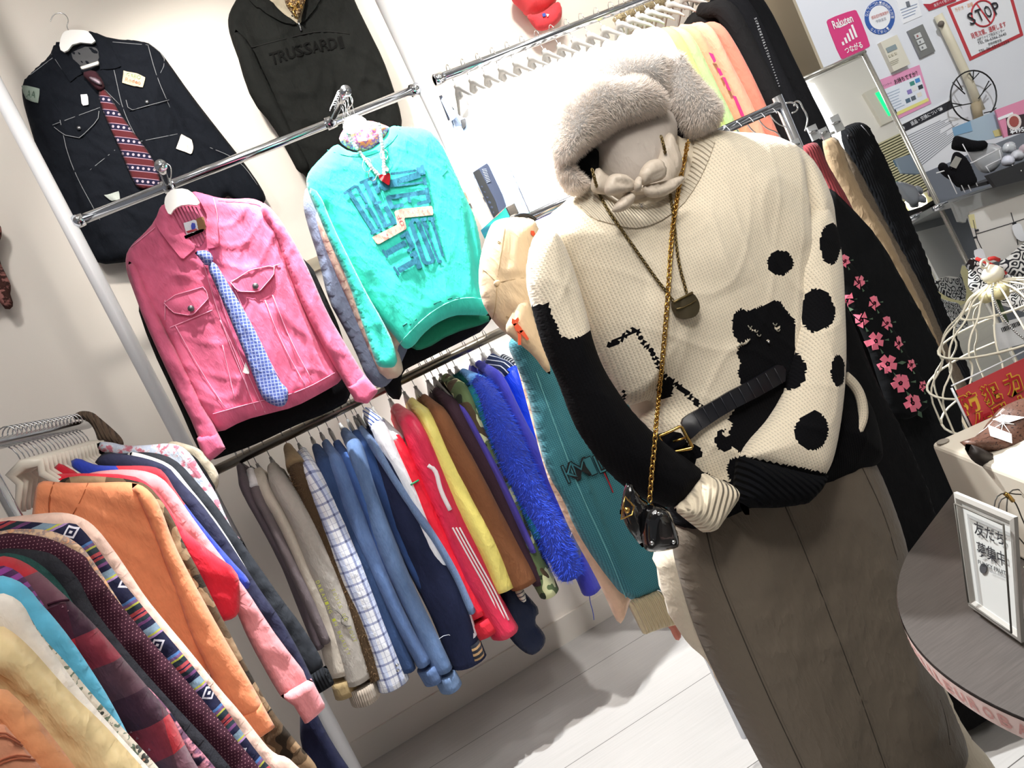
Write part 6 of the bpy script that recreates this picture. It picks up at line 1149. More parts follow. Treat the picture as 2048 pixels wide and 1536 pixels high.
# banner and long text sheet
q = [(1791, 256), (1902, 200), (1906, 216), (1798, 269)]; q2 = [(1791, 256), (1902, 200), (1952, 300), (1838, 346)]
t = poster('notice', 'white returns policy sheet under a black banner', [(1789, 252), (1903, 196), (1925, 240), (1955, 305), (1836, 350)], PAPER, cat='notice')
slab('black_banner', q, onw(.002), solid('#22242e', .5), t, th=.001); writing('banner_text', '返品・交換について', rot_quad(1851, 233, 66, 9, 27), onw(.004), PAPER, t, bold=.01)
for x, y in ((1806, 256), (1882, 218)): slab('snow_mark', [(x+4.5*math.cos(a)*(1 if i % 2 else .45), y+4.5*math.sin(a)*(1 if i % 2 else .45)) for i, a in enumerate(np.linspace(0, 2*math.pi, 12, endpoint=False))], onw(.004), PAPER, t, th=.0006)
lines([(1802, 276), (1915, 224), (1932, 262), (1832, 343)], 15, solid('#6f747f'), t, onw(.002), .3, seed=3)
# conduit and wire ornament
t = thing('conduit', 'cream cable conduit running diagonally in the photo down the white wall', 'pipe', at(1960, 225, CYF-.02))
tube('pipe', [at(x, y, CYF-.02) for x, y in ((1876, 30), (1905, 90), (1933, 150), (1962, 222))], .0155, solid('#dcd5bd', .5), t, seg=14)
tube('pipe_end', [at(1951, 205, CYF-.02), at(1958, 240, CYF-.02)], .017, solid('#a8997c', .6), t, seg=12); ball('cap_knot', at(1882, 48, CYF-.03), .012, solid('#6b6258', .6), t, seg=8)
t = thing('wire_ornament', 'black round wire wall ornament with radiating spokes', 'ornament', at(1946, 238, CYF-.05)); Yo = CYF-.045
tube('ring', [at(1947+46*math.cos(a), 192+51*math.sin(a), Yo) for a in np.linspace(0, 2*math.pi, 32, endpoint=False)], .0028, BLACKPL, t, seg=6, closed=True, side=(0, -1, 0))
for k in ([(1947, 142), (1946, 160)], [(1938, 146), (1947, 158), (1958, 146)], [(1982, 168), (1968, 182), (1957, 197)], [(1978, 162), (1966, 184)], [(1901, 206), (1925, 210), (1942, 207)], [(1903, 215), (1925, 210)], [(1905, 165), (1930, 188)], [(1912, 157), (1925, 180)], [(1968, 226), (1985, 222), (1992, 216)]):
    tube('spoke', [at(x, y, Yo) for x, y in (k if len(k) > 2 else [k[0], ((k[0][0]+k[1][0])/2, (k[0][1]+k[1][1])/2), k[1]])], .0022, BLACKPL, t, seg=6)
# mirror
b = at(1725, 106, CYF-.02)
mn = np.array([0, -math.cos(math.radians(5)), math.sin(math.radians(5))]); MP = Plane(b, mn)
t = thing('standing_mirror', 'tall standing mirror with thin silver frame reflecting the ceiling', 'mirror', (b[0]-.1, CYF-.1, 0))
def mq(x, y): return MP.hit(x, y)
u0 = mq(1598, 167)[0]; u1 = mq(1725, 106)[0]; v1 = 0.0; v0 = -1.45
GL = solid('#f4f6f6', .01, 1.0, 'mirror_glass')
slab('glass', None, MP, GL, t, th=.003, uvpoly=[(u0, v0), (u1, v0), (u1, v1), (u0, v1)])
for nm, (p0, p1) in (('frame_top', ((u0-.008, 0), (u1+.008, 0))), ('frame_side', ((u1, v0), (u1, 0.0))), ('frame_side', ((u0, v0), (u0, 0.0))), ('frame_bottom', ((u0-.008, v0), (u1+.008, v0)))):
    tube(nm, [MP.w(p0[0], p0[1], .004), MP.w((p0[0]+p1[0])/2, (p0[1]+p1[1])/2, .004), MP.w(p1[0], p1[1], .004)], .0085, solid('#c9c6bd', .25, .8, 'brushed_frame'), t, seg=10)
mb = MP.w(u1, v0, 0); tube('stand_leg', [MP.w(u1+.012, -.55, -.01), (MP.w(u1+.012, -.9, -.01)), np.array([mb[0]+.012, mb[1]+.02, 0.01])], .010, CHROME, t, seg=12); mb0 = MP.w(u0, v0, 0)
tube('stand_leg', [MP.w(u0-.012, -.55, -.01), (MP.w(u0-.012, -.9, -.01)), np.array([mb0[0]-.012, mb0[1]+.02, 0.01])], .010, CHROME, t, seg=12)
tube('hinge', [at(1868, 418, CYF-.14), at(1880, 412, CYF-.14), at(1893, 407, CYF-.14)], .010, CHROME, t, seg=12)
# lower right: painted wall shade, shelf, basket, gloves
st(slab('wall_shade_slab', [(1842, 348), (1958, 300), (2110, 240), (2200, 700), (2100, 900), (2000, 760), (1940, 600)], onw(.001), solid('#7c828c', .7), None, th=.003)).name = 'painted_wall_shade'  # grey slab: shade of the white wall put into its colour
YS = CYF-.2
t = thing('wall_shelf', 'grey painted wall shelf carrying the wire basket and black tray', 'shelf', at(1980, 420, YS))
pS = Plane(at(1905, 405, YS), (-.30, -1, 0)); SHG = solid('#8d8e8c', .6)
slab('shelf_front', [(1899, 408), (1975, 378), (2048, 355), (2140, 322), (2150, 352), (2048, 386), (1932, 424), (1925, 446), (1913, 444)], pS, SHG, t, th=.02)
b0 = pS.w(*pS.hit(1905, 404)); b1 = pS.w(*pS.hit(2140, 325)); V = []; 
for p in (b0, b1): V += [p+np.array([0, .0, 0]), p+np.array([0.05, .22, 0]), p+np.array([.05, .22, -.02]), p+np.array([0, 0, -.02])]
mk('shelf_top', V, [(0, 1, 5, 4), (1, 2, 6, 5), (2, 3, 7, 6), (3, 0, 4, 7), (0, 3, 2, 1), (4, 5, 6, 7)], SHG, t, smooth=False)
t = thing('drawer_unit', 'white foam drawer unit with black joints below the grey shelf', 'drawer unit', at(2040, 540, YS)); FO = solid('#dfdcd6', .8)
slab('front', [(1931, 424), (2048, 387), (2150, 355), (2170, 470), (2060, 486), (2035, 520), (2000, 520), (1965, 530)], pS, FO, t, th=.012)
for k in ([(1953, 468), (2018, 448), (2100, 420)], [(2022, 425), (2030, 452), (2036, 490)], [(1946, 440), (1955, 480), (1965, 500)]): tube('joint_line', [pS.w(*pS.hit(x, y, .013), .013) for x, y in k], .0014, INK, t, seg=5)
for x, y in ((1953, 461), (1950, 475), (2028, 447), (2088, 432)): slab('black_clip', rot_quad(x, y, 7, 4, 15), pS, INK, t, th=.004, off=.013)
slab('yellow_tape', [(1936, 430), (1948, 428), (1953, 458), (1942, 455)], pS, solid('#d8cf9c'), t, th=.001, off=.0125)
for x, y in ((2034, 462), (1958, 512)):
    h = thing('header_card', ('white rounded header card hanging on the right of the drawers', 'white header card of the bag with the maze pattern')[x < 2000], 'card', pS.w(*pS.hit(x, y), .02)); slab('card', [(x-12, y-10), (x-4, y-14), (x+4, y-16), (x+9, y-10), (x+16, y+16), (x+10, y+22), (x-4, y+14)], pS, PAPER, h, th=.003, off=.018, smooth=1)
t = thing('patterned_bag', 'bag covered in a black and white maze pattern with a red zip', 'bag', at(1970, 590, YS-.04)); pM = Plane(at(1960, 560, YS-.05), (-.3, -1, 0))
o, B = body('bag_front', [(1938, 518), (1952, 514), (1978, 530), (2010, 545), (2050, 560), (2100, 560), (2100, 640), (2000, 610), (1960, 592), (1936, 580), (1936, 550)], pM, cloth('#e4e2de', 'squiggle', '#17181c', s=.5), t, T=.02, R=.03, res=.014, smooth=1)
body('bag_flap', [(1992, 532), (2020, 510), (2052, 480), (2110, 450), (2110, 560), (2048, 560), (2016, 548)], Plane(at(2020, 520, YS-.07), (-.3, -1, 0)), cloth('#e8e6e2', 'squiggle', '#2a2b30', s=.35), t, T=.012, R=.03, res=.014, smooth=1)
tube('zip_tape', [at(x, y, YS-.10) for x, y in ((1953, 517), (1980, 528), (2012, 547))], .006, solid('#d83a34', .6), t, seg=8); tube('zip_tape', [at(x, y, YS-.09) for x, y in ((1978, 518), (1988, 516), (1998, 520))], .007, solid('#d83a34', .6), t, seg=8)
slab('brand_tab', [(1931, 530), (1938, 518), (1949, 520), (1945, 540), (1932, 537)], pM, BLACKPL, t, th=.003, off=.022)
writing('tab_text', 'SoHo', rot_quad(1936, 533, 9, 5, 66), Plane(pM.o+pM.n*.026, pM.n), PAPER, t)
# basket with mittens and packets
t = thing('wire_basket', 'white wire basket holding black mittens on the shelf', 'basket', at(1920, 390, YS)); pB = Plane(at(1905, 360, YS-.06), (-.30, -1, 0))
def wp(x, y, h=0): return pB.w(*pB.hit(x, y, h), h)
tube('rim', [wp(1873, 346), wp(1900, 338), wp(1945, 325), wp(2002, 296)], .0022, WPAINT, t, seg=6); tube('rim', [wp(1971, 333), wp(1985, 326), wp(2002, 318)], .0018, WPAINT, t, seg=6)
for (x, y), (x2, y2) in (((1892, 341), (1914, 388)), ((1906, 337), (1930, 385)), ((1919, 333), (1942, 382)), ((1934, 328), (1955, 372)), ((1925, 288), (1945, 325)), ((1998, 298), (2003, 320)), ((1972, 333), (1980, 345))): tube('wire', [wp(x, y), wp((x+x2)/2, (y+y2)/2), wp(x2, y2)], .0016, WPAINT, t, seg=6)
for lab, px in (('black mitten with its price card standing in the wire basket', [(1875, 338), (1877, 328), (1885, 324), (1893, 327), (1899, 337), (1903, 314), (1908, 303), (1920, 304), (1937, 320), (1947, 342), (1957, 365), (1944, 374), (1915, 377), (1903, 362), (1886, 352)]), ('black mitten lying behind the one with the price card', [(1902, 296), (1904, 282), (1910, 270), (1925, 274), (1950, 282), (1975, 280), (1975, 300), (1935, 305), (1905, 300)])):
    g = thing('mitten', lab, 'mitten', wp(1915, 376, 0)); body('mitten_body', px, Plane(pB.o+np.array([0, .03 if 'lying' in lab else .012, 0]), pB.n), cloth('#141417', 'knit', s=.8), g, T=.018, R=.02, res=.008)
    if 'price' in lab: slab('price_card', [(1911, 312), (1923, 317), (1912, 337), (1899, 332)], pB, solid('#cfcdc4'), g, th=.002, off=.012)
t = thing('packet', 'clear packet with a blue and yellow card on the shelf', 'packet', wp(1950, 290)); pK = Plane(pB.o+np.array([0, .10, 0]), pB.n)
slab('card', [(1904, 256), (1990, 222), (2008, 272), (1960, 284), (1912, 290)], pK, [solid('#a9bccb', .3)], t, th=.008); slab('blue_print', [(1904, 256), (1940, 242), (1945, 262), (1908, 272)], pK, solid('#7fa6c6', .3), t, th=.001, off=.0085); slab('yellow_print', [(1985, 262), (2004, 256), (2008, 270), (1990, 274)], pK, solid('#cfc68a', .3), t, th=.001, off=.0085)
t = thing('packet', 'clear plastic packet with grey knitwear beside the mittens', 'packet', wp(1970, 340)); body('bag', [(1925, 290), (1965, 285), (2000, 288), (2010, 310), (1995, 340), (1965, 350), (1945, 325)], Plane(pB.o+np.array([0, .05, 0]), pB.n), solid('#b4b7bb', .15, 0, 'clear_bag', coat=1), t, T=.015, R=.02, res=.012, drape=.004)
t = thing('snack_packet', 'pink packet with a food picture and a ¥495 price', 'packet', wp(2030, 280)); pN = Plane(pB.o+np.array([0, .08, 0]), pB.n)
slab('front', [(1988, 221), (2048, 199), (2120, 175), (2130, 250), (2048, 262), (2006, 276)], pN, solid('#df8fae', .4), t, th=.008); slab('white_strip', [(1995, 236), (2025, 224), (2027, 230), (1997, 241)], pN, PAPER, t, th=.001, off=.0085); slab('price_box', [(2012, 236), (2060, 225), (2064, 263), (2016, 271)], pN, solid('#3a2f34', .5), t, th=.001, off=.0085)
slab('dish', el(2028, 244, 15, 18), pN, solid('#e6dad6'), t, th=.001, off=.0098); slab('food', el(2028, 243, 10, 14), pN, solid('#a4524c'), t, th=.001, off=.011)
writing('price', '¥495', rot_quad(2034, 261, 29, 10, 12), Plane(pN.o+pN.n*.0105, pN.n), PAPER, t, bold=.03)
t = thing('tray', 'black tray on the shelf filled with clear wrapped goods', 'tray', wp(2040, 375)); pT = Plane(pB.o+np.array([0, .0, 0]), pB.n)
slab('tray_front', [(1968, 352), (2048, 322), (2140, 290), (2150, 325), (2048, 360), (1986, 376)], pT, solid('#2c2d30', .5), t, th=.02)
p0, p1 = pT.w(*pT.hit(1968, 352)), pT.w(*pT.hit(2140, 290)); V = [p0, p1, p1+np.array([.04, .15, 0]), p0+np.array([.04, .15, 0])]; V = V+[v-np.array([0, 0, .012]) for v in V]; mk('tray_floor', [np.array(v)-np.array([0, 0, .02]) for v in V], [(0, 1, 2, 3), (7, 6, 5, 4), (0, 4, 5, 1), (1, 5, 6, 2), (2, 6, 7, 3), (3, 7, 4, 0)], BLACKPL, t, smooth=False)
for x, y in ((2017, 333), (2034, 344)): ball('rivet', pT.w(*pT.hit(x, y), .022), .003, SILVER, t, seg=6)
for i, (x, y, c) in enumerate(((2016, 322, '#e4e6f4'), (2034, 312, '#d8dae2'), (2018, 296, '#c6cbd0'), (2050, 300, '#c4b0b8'))):
    t = thing('wrapped_goods', ('glossy white wrapped lump at the front of the black tray', 'silver wrapped lump at the right of the black tray', 'round grey wrapped disc above the black tray', 'pinkish wrapped lump cut by the right photo edge')[i], 'packet', wp(x, y+10)); body('wrapper', [(x-15, y+8), (x-12, y-8), (x+2, y-14), (x+14, y-10), (x+16, y+6), (x, y+12)], Plane(pB.o+np.array([0, .02+.012*i, 0]), pB.n), solid(c, .15, 0, 'wrap_'+c[1:], coat=1), t, T=.015, R=.015, res=.01, drape=.004, dk=200)
# ------------------------------------------------ round table with its things
TZ = .75; TCX, TCY, TR = .825, .610, .372
t = thing('round_table', 'dark brushed round table with a pink lettered edge tape', 'table', (TCX, TCY, 0))
tn = NT('brushed_table_top'); ng = tn.noise(tn.obj((18, 300, 1)), 1.2, 4, .7); TOPM = tn.out(tn.mix(ng, lin('#2e2a28'), lin('#544e4b')), .38, ng, .05, .0005)
o1 = [(TCX+TR*math.cos(math.radians(a)), TCY+TR*math.sin(math.radians(a))) for a in range(120, 271, 3)]+[(1.22+TR*math.cos(math.radians(a)), .80+.35*math.sin(math.radians(a))) for a in range(-85, 112, 4)]
def prism(poly, z0, z1):
    n = len(poly); V = [(x, y, z0) for x, y in poly]+[(x, y, z1) for x, y in poly]; return V, [tuple(range(n))[::-1], tuple(range(n, 2*n))]+[(i, (i+1) % n, n+(i+1) % n, n+i) for i in range(n)]
V, F = prism(o1, TZ-.028, TZ); mk('tabletop', V, F, TOPM, t, smooth=False)
o2 = [(TCX+(TR+.0015)*math.cos(math.radians(a)), TCY+(TR+.0015)*math.sin(math.radians(a))) for a in range(120, 271, 2)]; n = len(o2)
mk('edge_tape', [(x, y, TZ-.026) for x, y in o2]+[(x, y, TZ-.003) for x, y in o2], [(i, i+1, n+i+1, n+i) for i in range(n-1)], solid('#e9cfc8', .5), t)
for i, ch in enumerate('OSSALEUROBASALAUNOSSALEUROBASALAUN'):
    a = math.radians(150+i*3.1); c = np.array([TCX+(TR+.0022)*math.cos(a), TCY+(TR+.0022)*math.sin(a), TZ-.0145]); Vt, Ft = text_mesh(ch, .02)
    mk('tape_letter', [c + np.array([-math.sin(a), math.cos(a), 0])*(v[0]*.014) + np.array([0, 0, v[1]*.013]) for v in Vt], Ft, solid('#d39a94', .6), t, smooth=False)
tube('column', [(TCX, TCY, .02), (TCX, TCY, .4), (TCX, TCY, TZ-.02)], .035, BLACKPL, t, seg=20); tube('foot', [(TCX, TCY, 0), (TCX, TCY, .01), (TCX, TCY, .02)], [.25, .25, .2], BLACKPL, t, seg=40)
t = thing('black_bag', 'black cloth bag slumped on the floor under the round table', 'bag', (1.0, 1.52, 0))
body('bag_body', None, Plane((1.0, 1.50, 0), (-.2, -1, 0)), cloth('#0f0f11'), t, T=.08, Tb=.06, R=.08, res=.02, uvpoly=[(-.14, .0), (-.02, -.0), (.12, .0), (.17, .10), (.15, .32), (.05, .42), (-.10, .40), (-.18, .2)], drape=.006)
# white box
A = atz(1860, 886, .885); Bq = atz(2060, 962, .885); Cq = atz(1936, 852, .885); BOXM = solid('#d6cebf', .5, 0, 'white_box_plastic')
e1 = (Bq-A)*1.5; e2 = (Cq-A)/np.linalg.norm(Cq-A)*.16; t = thing('storage_box', 'white plastic box with rounded corners standing on the round table', 'box', A*np.array([1, 1, 0])+np.array([0, 0, TZ]))
bm = bmesh.new(); vs = []
for z in (TZ+.001, .885):
    for p in (A, A+e1, A+e1+e2, A+e2): vs.append(bm.verts.new((p[0], p[1], z)))
for f in ((0, 1, 2, 3), (7, 6, 5, 4), (0, 4, 5, 1), (1, 5, 6, 2), (2, 6, 7, 3), (3, 7, 4, 0)): bm.faces.new([vs[i] for i in f])
bmesh.ops.recalc_face_normals(bm, faces=bm.faces); bmesh.ops.bevel(bm, geom=list(bm.edges), offset=.007, segments=3, affect='EDGES', profile=.5)
V = [tuple(v.co) for v in bm.verts]; bm.verts.index_update(); F = [tuple(v.index for v in f.verts) for f in bm.faces]; bm.free(); mk('case', V, F, BOXM, t, smooth=False)
cst = atz(1886, 884, .886); tube('corner_stud', [cst, cst+np.array([0, 0, .0012]), cst+np.array([0, 0, .002])], [.008, .008, .007], solid('#8d867c', .6), t, seg=16)
# framed card
BLp = atz(1944, 1211, TZ+.004); BRp = atz(2048, 1283, TZ+.004); ex = (BRp-BLp)/np.linalg.norm(BRp-BLp); nf = np.array([ex[1], -ex[0], 0]); nf = nf if nf @ (np.array([0, 0, 0])-BLp) > 0 else -nf; nf = nf*math.cos(.16)+np.array([0, 0, math.sin(.16)])
FP = Plane(BLp, nf, ex); FQ = [(1914, 983), (2036, 1033), (2050, 1284), (1944, 1210)]
t = thing('photo_frame', 'silver white picture frame holding a sign in Japanese leaning on the box', 'frame', BLp); FRM = solid('#c9c7c0', .3, .3, 'silver_white_frame')
uv = [FP.hit(*p) for p in FQ]; W_ = np.linalg.norm(uv[3]-FP.hit(2048, 1283)); H_ = np.mean([uv[0][1], uv[1][1]])
ctrf = np.mean(uv, 0); inn = [ctrf+(p-ctrf)*np.array([.80, .85]) for p in uv]; mid = [ctrf+(p-ctrf)*np.array([.90, .93]) for p in uv]
for i in range(4):
    j = (i+1) % 4; a, b, c, d = uv[i], uv[j], inn[j], inn[i]; m0, m1 = mid[i], mid[j]
    V = [FP.w(*a, 0), FP.w(*b, 0), FP.w(*a, .004), FP.w(*b, .004), FP.w(*m0, .005), FP.w(*m1, .005), FP.w(*d, .002), FP.w(*c, .002), FP.w(*d, 0), FP.w(*c, 0)]
    mk('frame_bar', V, [(0, 1, 3, 2), (2, 3, 5, 4), (4, 5, 7, 6), (6, 7, 9, 8)], FRM, t, smooth=False)
    tube('bead_line', [FP.w(*(d*.9+a*.1), .0085), FP.w(*((d+c)/2*.9+(a+b)/2*.1), .0085), FP.w(*(c*.9+b*.1), .0085)], .0011, solid('#55524c', .5), t, seg=5)
slab('card', None, FP, solid('#d7d9d6', .3), t, th=.0015, uvpoly=inn); fp4 = Plane(FP.o+FP.n*.002, FP.n, FP.ex)
sh = lambda cx, cy, w, h: [(cx-w/2-h*.05, cy-h/2-w*.21), (cx+w/2-h*.05, cy-h/2+w*.21), (cx+w/2+h*.05, cy+h/2+w*.21), (cx-w/2+h*.05, cy+h/2-w*.21)]
writing('sign_text', '友だち', sh(1978, 1067, 60, 28), fp4, INK, t, bold=.012); writing('sign_text', '募集中', sh(1982, 1108, 58, 30), fp4, INK, t, bold=.012); writing('sign_text', 'FUNKY FRUIT', sh(1984, 1135, 56, 8), fp4, INK, t, bold=.02); writing('sign_text', 'nakanoshima', sh(1994, 1148, 34, 4), fp4, GREYT, t)
slab('round_mark', [(1967+7*math.cos(a), 1137+10*math.sin(a)) for a in np.linspace(0, 6, 16)], fp4, solid('#4a4c50'), t, th=.0006)
t = thing('cord_bundle', 'thin dark cord with a gold clasp looped over the picture frame', 'cord', at(2020, 1010, .70)); Yk = .72
for k in ([(1990, 1040), (1988, 1010), (1994, 990), (2012, 985), (2040, 990), (2060, 985)], [(1998, 1045), (1996, 1005), (2010, 992), (2030, 1000), (2045, 1040), (2060, 1070)], [(2015, 995), (2012, 1030), (2025, 1060), (2050, 1090)], [(2015, 995), (2020, 980), (2042, 978), (2050, 990)]): tube('cord', [at(x, y, Yk) for x, y in resample(chaikin(k, 2, False), 9, False)], .0008, solid('#3a3632', .6), t, seg=5)
tube('clasp', [at(2010, 987, Yk), at(2018, 993, Yk), at(2026, 1002, Yk)], .0025, GOLD, t, seg=8)
t = thing('flower', 'white artificial flower with leaves at the right edge on the table', 'flower', atz(2070, 1260, TZ)); fc = at(2062, 1140, .70)
for i in range(14):
    a = i*.9; d = np.array([math.cos(a)*.5, -.3, math.sin(a)]); d /= np.linalg.norm(d); e = np.cross(d, (0, 1, 0)); V = [fc, fc+d*.015+e*.003, fc+d*.028, fc+d*.015-e*.003, fc+d*.015+np.array([0, -.002, 0])]; mk('petal', V, [(0, 1, 4), (1, 2, 4), (2, 3, 4), (3, 0, 4), (0, 3, 2, 1)], solid('#e9e6d4', .6), t, smooth=False)
tube('stem', [fc, fc*.5+np.array(atz(2070, 1260, TZ))*.5, atz(2070, 1260, TZ)], .0025, solid('#5f7458', .7), t, seg=6)
# bird cage
CGX, CGY = 1.14, 1.12; t = thing('bird_cage', 'cream wire bird cage with a domed top standing on the white box', 'bird cage', (CGX, CGY, TZ)); CW = solid('#e6dfcb', .45, 0, 'cream_wire')
zt, zq, zm, zb_ = .972, .928, .880, .822; r1, r2, r3 = .070, .125, .165
prof = [(.004, zt), (.022, zt-.008), (.05, zt-.018), (r1, zq), (.105, zq-.018), (r2, zm), (.122, zm-.02), (r3, zb_), (r3, TZ+.002)]
for z, r in ((zq, r1), (zm, r2), (zb_, r3), (TZ+.002, r3)): tube('hoop', [(CGX+r*math.cos(a), CGY+r*math.sin(a), z) for a in np.linspace(0, 2*math.pi, 36, endpoint=False)], .0022, CW, t, seg=6, closed=True, side=(0, 0, 1))
pr = chaikin(prof, 2, False)
for i in range(16):
    a = 2*math.pi*i/16+.1; tube('bar', [(CGX+r*math.cos(a), CGY+r*math.sin(a), z) for r, z in pr], .0017, CW, t, seg=6)
tube('finial', [(CGX, CGY, zt-.004), (CGX, CGY, zt+.004), (CGX, CGY, zt+.014), (CGX, CGY, zt+.022), (CGX, CGY, zt+.028)], [.010, .017, .018, .012, .004], CW, t, seg=16)
tube('hook_ring', [(CGX-.008+.008*math.cos(a), CGY, zt+.034+.007*math.sin(a)) for a in np.linspace(0, 2*math.pi, 14, endpoint=False)], .0022, CW, t, seg=6, closed=True)
V, F, U = join([ball_mesh((CGX+(.016+.100*k**.7)*math.cos(3.5+.5*k), CGY+(.016+.100*k**.7)*math.sin(3.5+.5*k)-.004, zt-.002-(zt-zm)*k), .0021, 6) for k in np.linspace(0, 1, 34)])
t2 = thing('bead_strand', 'silver ball bead strand draped over the cream bird cage', 'bead strand', (CGX, CGY, zm)); mk('beads', V, F, SILVER, t2, U)
t2 = thing('paper_rose', 'pale yellow paper rose inside the bird cage', 'flower', (CGX-.01, CGY, .90))
for i in range(5): ball('petal', (CGX-.012+.012*math.cos(i*1.3), CGY+.012*math.sin(i*1.3), .945+.003*i), .014, solid('#e9dfae', .7), t2, seg=10, sc=(1, 1, .8))
tube('stem', [(CGX-.01, CGY, .895), (CGX-.01, CGY, .92), (CGX-.01, CGY, .94)], .003, solid('#566a4e', .7), t2, seg=6)
t2 = thing('price_card', 'white barcode price card inside the bird cage', 'card', (CGX, CGY+.01, .95)); pc = PY(CGY+.015); slab('card', [(1985, 650), (2060, 630), (2075, 680), (1998, 700)], pc, PAPER, t2, th=.001)
for i in range(12): slab('barcode_bar', rot_quad(2004+i*3.1, 660-i*1.2, 1.2+(i % 3)*.5, 9, 22), Plane((0, CGY+.0135, 0)), INK, t2, th=.0004)
# security sign in acrylic holder
t = thing('security_sign', 'red sign with yellow outlined Japanese lettering in a clear holder', 'sign', at(1960, 870, .88)); YG = .885; pG = PY(YG)
slab('red_sheet', [(1911, 781), (2048, 716), (2130, 678), (2160, 800), (1948, 860)], pG, solid('#c8444a', .4), t, th=.001)
tube('holder_edge', [at(1903, 776, YG-.003), at(1925, 822, YG-.003), at(1949, 872, YG-.003)], .0016, solid('#dfe3e8', .1, 0, 'clear_edge', coat=1), t, seg=6); tube('holder_edge', [at(1903, 772, YG-.003), at(1975, 738, YG-.003), at(2060, 697, YG-.003)], .0012, solid('#dfe3e8', .1, 0, 'clear_edge', coat=1), t, seg=6)
YEL = solid('#e2b23c', .5); RD = solid('#b3202c', .5)
for s, pos in (('防犯カメラ', [(1940, 806), (1983, 787), (2026, 768), (2068, 750), (2110, 732)]), ('作動中', [(1969, 843), (2008, 828), (2047, 812)])):
    for ch, (x, y) in zip(s, pos):
        writing('sign_letter_outline', ch, rot_quad(x, y, 39, 46, 24), PY(YG-.0015), YEL, t, bold=.075, eps=.0004); writing('sign_letter', ch, rot_quad(x, y, 35, 42, 24), PY(YG-.0025), RD, t, bold=.018, eps=.0004)
# leather headpiece with butterfly
t = thing('leather_hat', 'brown speckled leather hat with a white lace butterfly on the box', 'hat', at(1990, 935, .80)); YL = .80
tn = NT('speckled_leather'); nn = tn.noise(tn.obj((1, 1, 1)), 420, 2); n2 = tn.noise(tn.obj((1, 1, 1)), 30, 3); cc = tn.mix(n2, lin('#4a3026'), lin('#6f4e40')); cc = tn.mix(tn.math('GREATER_THAN', nn, .62), cc, lin('#2a1a14')); LTH = tn.out(cc, .45, nn, .2, .001)
o, LB = body('cap_body', [(1925, 886), (1942, 876), (1970, 868), (1992, 842), (2012, 815), (2030, 800), (2070, 792), (2140, 800), (2150, 920), (2100, 960), (2048, 944), (2010, 932), (1980, 912), (1950, 900), (1930, 895)], YL, LTH, t, T=.03, Tb=.03, R=.03, res=.008, smooth=1)
body('cap_opening', [(1925, 887), (1950, 890), (1990, 910), (2030, 930), (2055, 944), (2050, 950), (2010, 944), (1975, 938), (1948, 926), (1934, 908)], YL-.018, solid('#1e140f', .6), t, T=.012, R=.015, res=.008, smooth=1)
LACE = solid('#efe6e6', .6)
for w in ([(2006, 838), (1990, 845), (1965, 862), (1950, 872), (1975, 868), (1998, 856)], [(2006, 838), (2012, 818), (2020, 812), (2030, 818), (2024, 832), (2012, 842)], [(2008, 842), (2030, 836), (2050, 826), (2062, 830), (2040, 846), (2018, 848)], [(2004, 848), (1994, 858), (2000, 872), (2014, 876), (2024, 888), (2034, 886), (2034, 872), (2022, 858)]):
    patch('butterfly_wing', w, LB, LACE, t, eps=.004, th=.0008, res=.02)
for k in range(7): stitch('butterfly_vein', LB, [(2006, 846), (2006+22*math.cos(k*.9), 848+22*math.sin(k*.9))], solid('#ffffff', .6), t, r=.0004, eps=.0052, step=6)
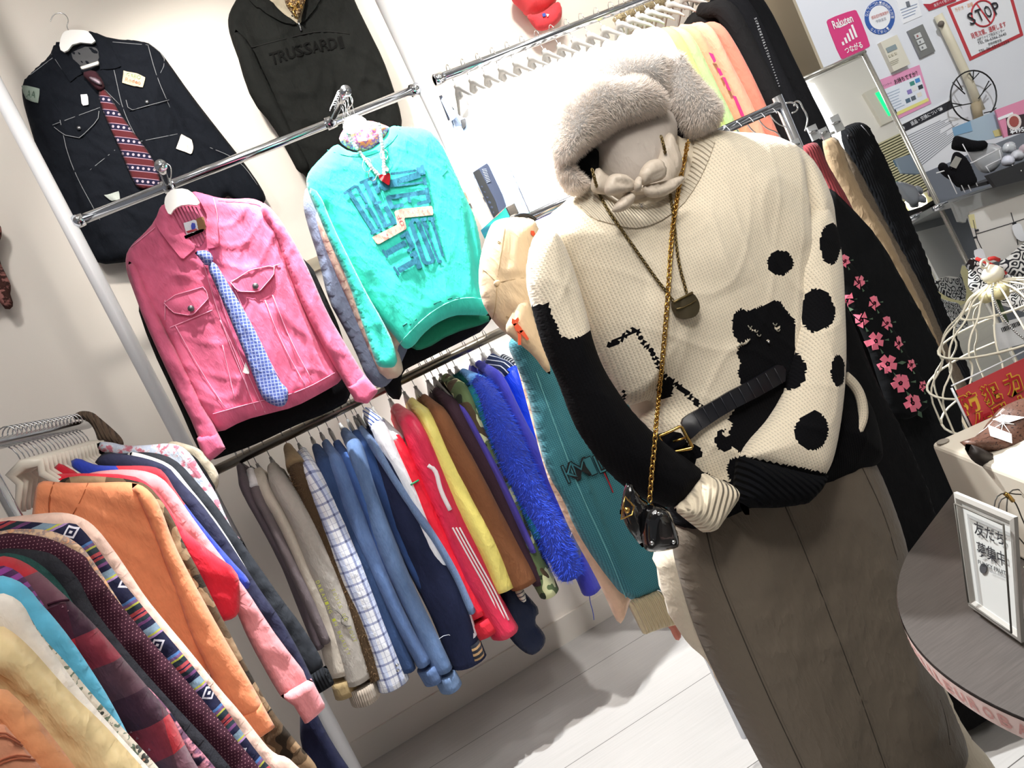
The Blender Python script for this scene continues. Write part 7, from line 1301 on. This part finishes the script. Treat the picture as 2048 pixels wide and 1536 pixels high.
# ------------------------------------------------ across the shop: what the mirror shows
YW = -2.5
def mir(x, y, Y=YW):
    d = ray(x, y); k = ((MP.o-_C) @ MP.n)/(d @ MP.n); p = _C+d*k; r = d-2*(d @ MP.n)*MP.n; return p+r*((Y-p[1])/r[1])
st(box('wall_far', (3, YW-.1, 0), (10, YW, 2.95), wallmat('far_wall_paint', '#e4e0da', '#eae6e0')))
PF = Plane((0, YW, 0), (0, 1, 0), (1, 0, 0))
def rect(nm, p0, p1, mat, par=None, d=.03):
    x0, x1 = sorted((p0[0], p1[0])); z0, z1 = sorted((p0[2], p1[2])); return box(nm, (x0, YW, z0), (x1, YW+d, z1), mat, par)
a, b_ = mir(1744, 192), mir(1765, 240); t = thing('exit_sign', 'green lit exit sign reflected in the standing mirror', 'sign', (a[0], YW, min(a[2], b_[2])))
rect('housing', (a[0]-.12, 0, a[2]+.06), (a[0]+.75, 0, b_[2]-.06), solid('#d9d4c8', .6), t, .05); rect('lit_panel', (a[0], 0, a[2]), (a[0]+.6, 0, b_[2]), solid('#18d884', .5, em=.9, name='green_exit_light'), t, .06)
a, b_ = mir(1770, 282), mir(1832, 392); t = thing('slatted_panel', 'slatted dark and cream wall grille seen in the mirror', 'grille', (a[0], YW, min(a[2], b_[2]))); zz = np.linspace(a[2], b_[2], 25)
box('backing', (a[0]-1.2, YW+.002, min(a[2], b_[2])), (a[0]+1.0, YW+.02, max(a[2], b_[2])), solid('#3b3a30', .7), t)
for i in range(24): box('slat', (a[0]-1.2, YW+.02, zz[i]-.017), (a[0]+1.0, YW+.05, zz[i]), solid('#cfc9a4', .6), t)
st(box('trim_4', (3, YW, 0), (10, YW+.015, b_[2]-.02), solid('#cdc69a', .6)))
c = mir(1829, 405); t = thing('wall_light', 'round glowing downlight seen reflected low in the mirror', 'lamp', (c[0], YW+.05, c[2])); tube('lit_disc', [(c[0], YW+.01, c[2]), (c[0], YW+.03, c[2]), (c[0], YW+.04, c[2])], [.13, .13, .12], solid('#fff6d8', .5, em=6, name='warm_disc_light'), t, seg=24, side=(0, 0, 1))
a, b_ = mir(1608, 178), mir(1668, 262); t = thing('glare_panel', 'glowing white panel added as wall glare in the mirror', 'lamp', (a[0], YW, b_[2])); box('glare_glow', (a[0]-1.0, YW, b_[2]-.5), (a[0]+.12, YW+.03, 2.9), solid('#ffffff', .5, em=3.0, name='white_glare_glow'), t)  # glowing box added to give the mirror the glare of a bright wall
lamp('AREA', 'far_ceiling_light', (6.5, 0.5, 2.9), (6.8, -2.5, 1.8), 60, (1, .98, .94), shape='RECTANGLE', size=1.5, size_y=1.5)
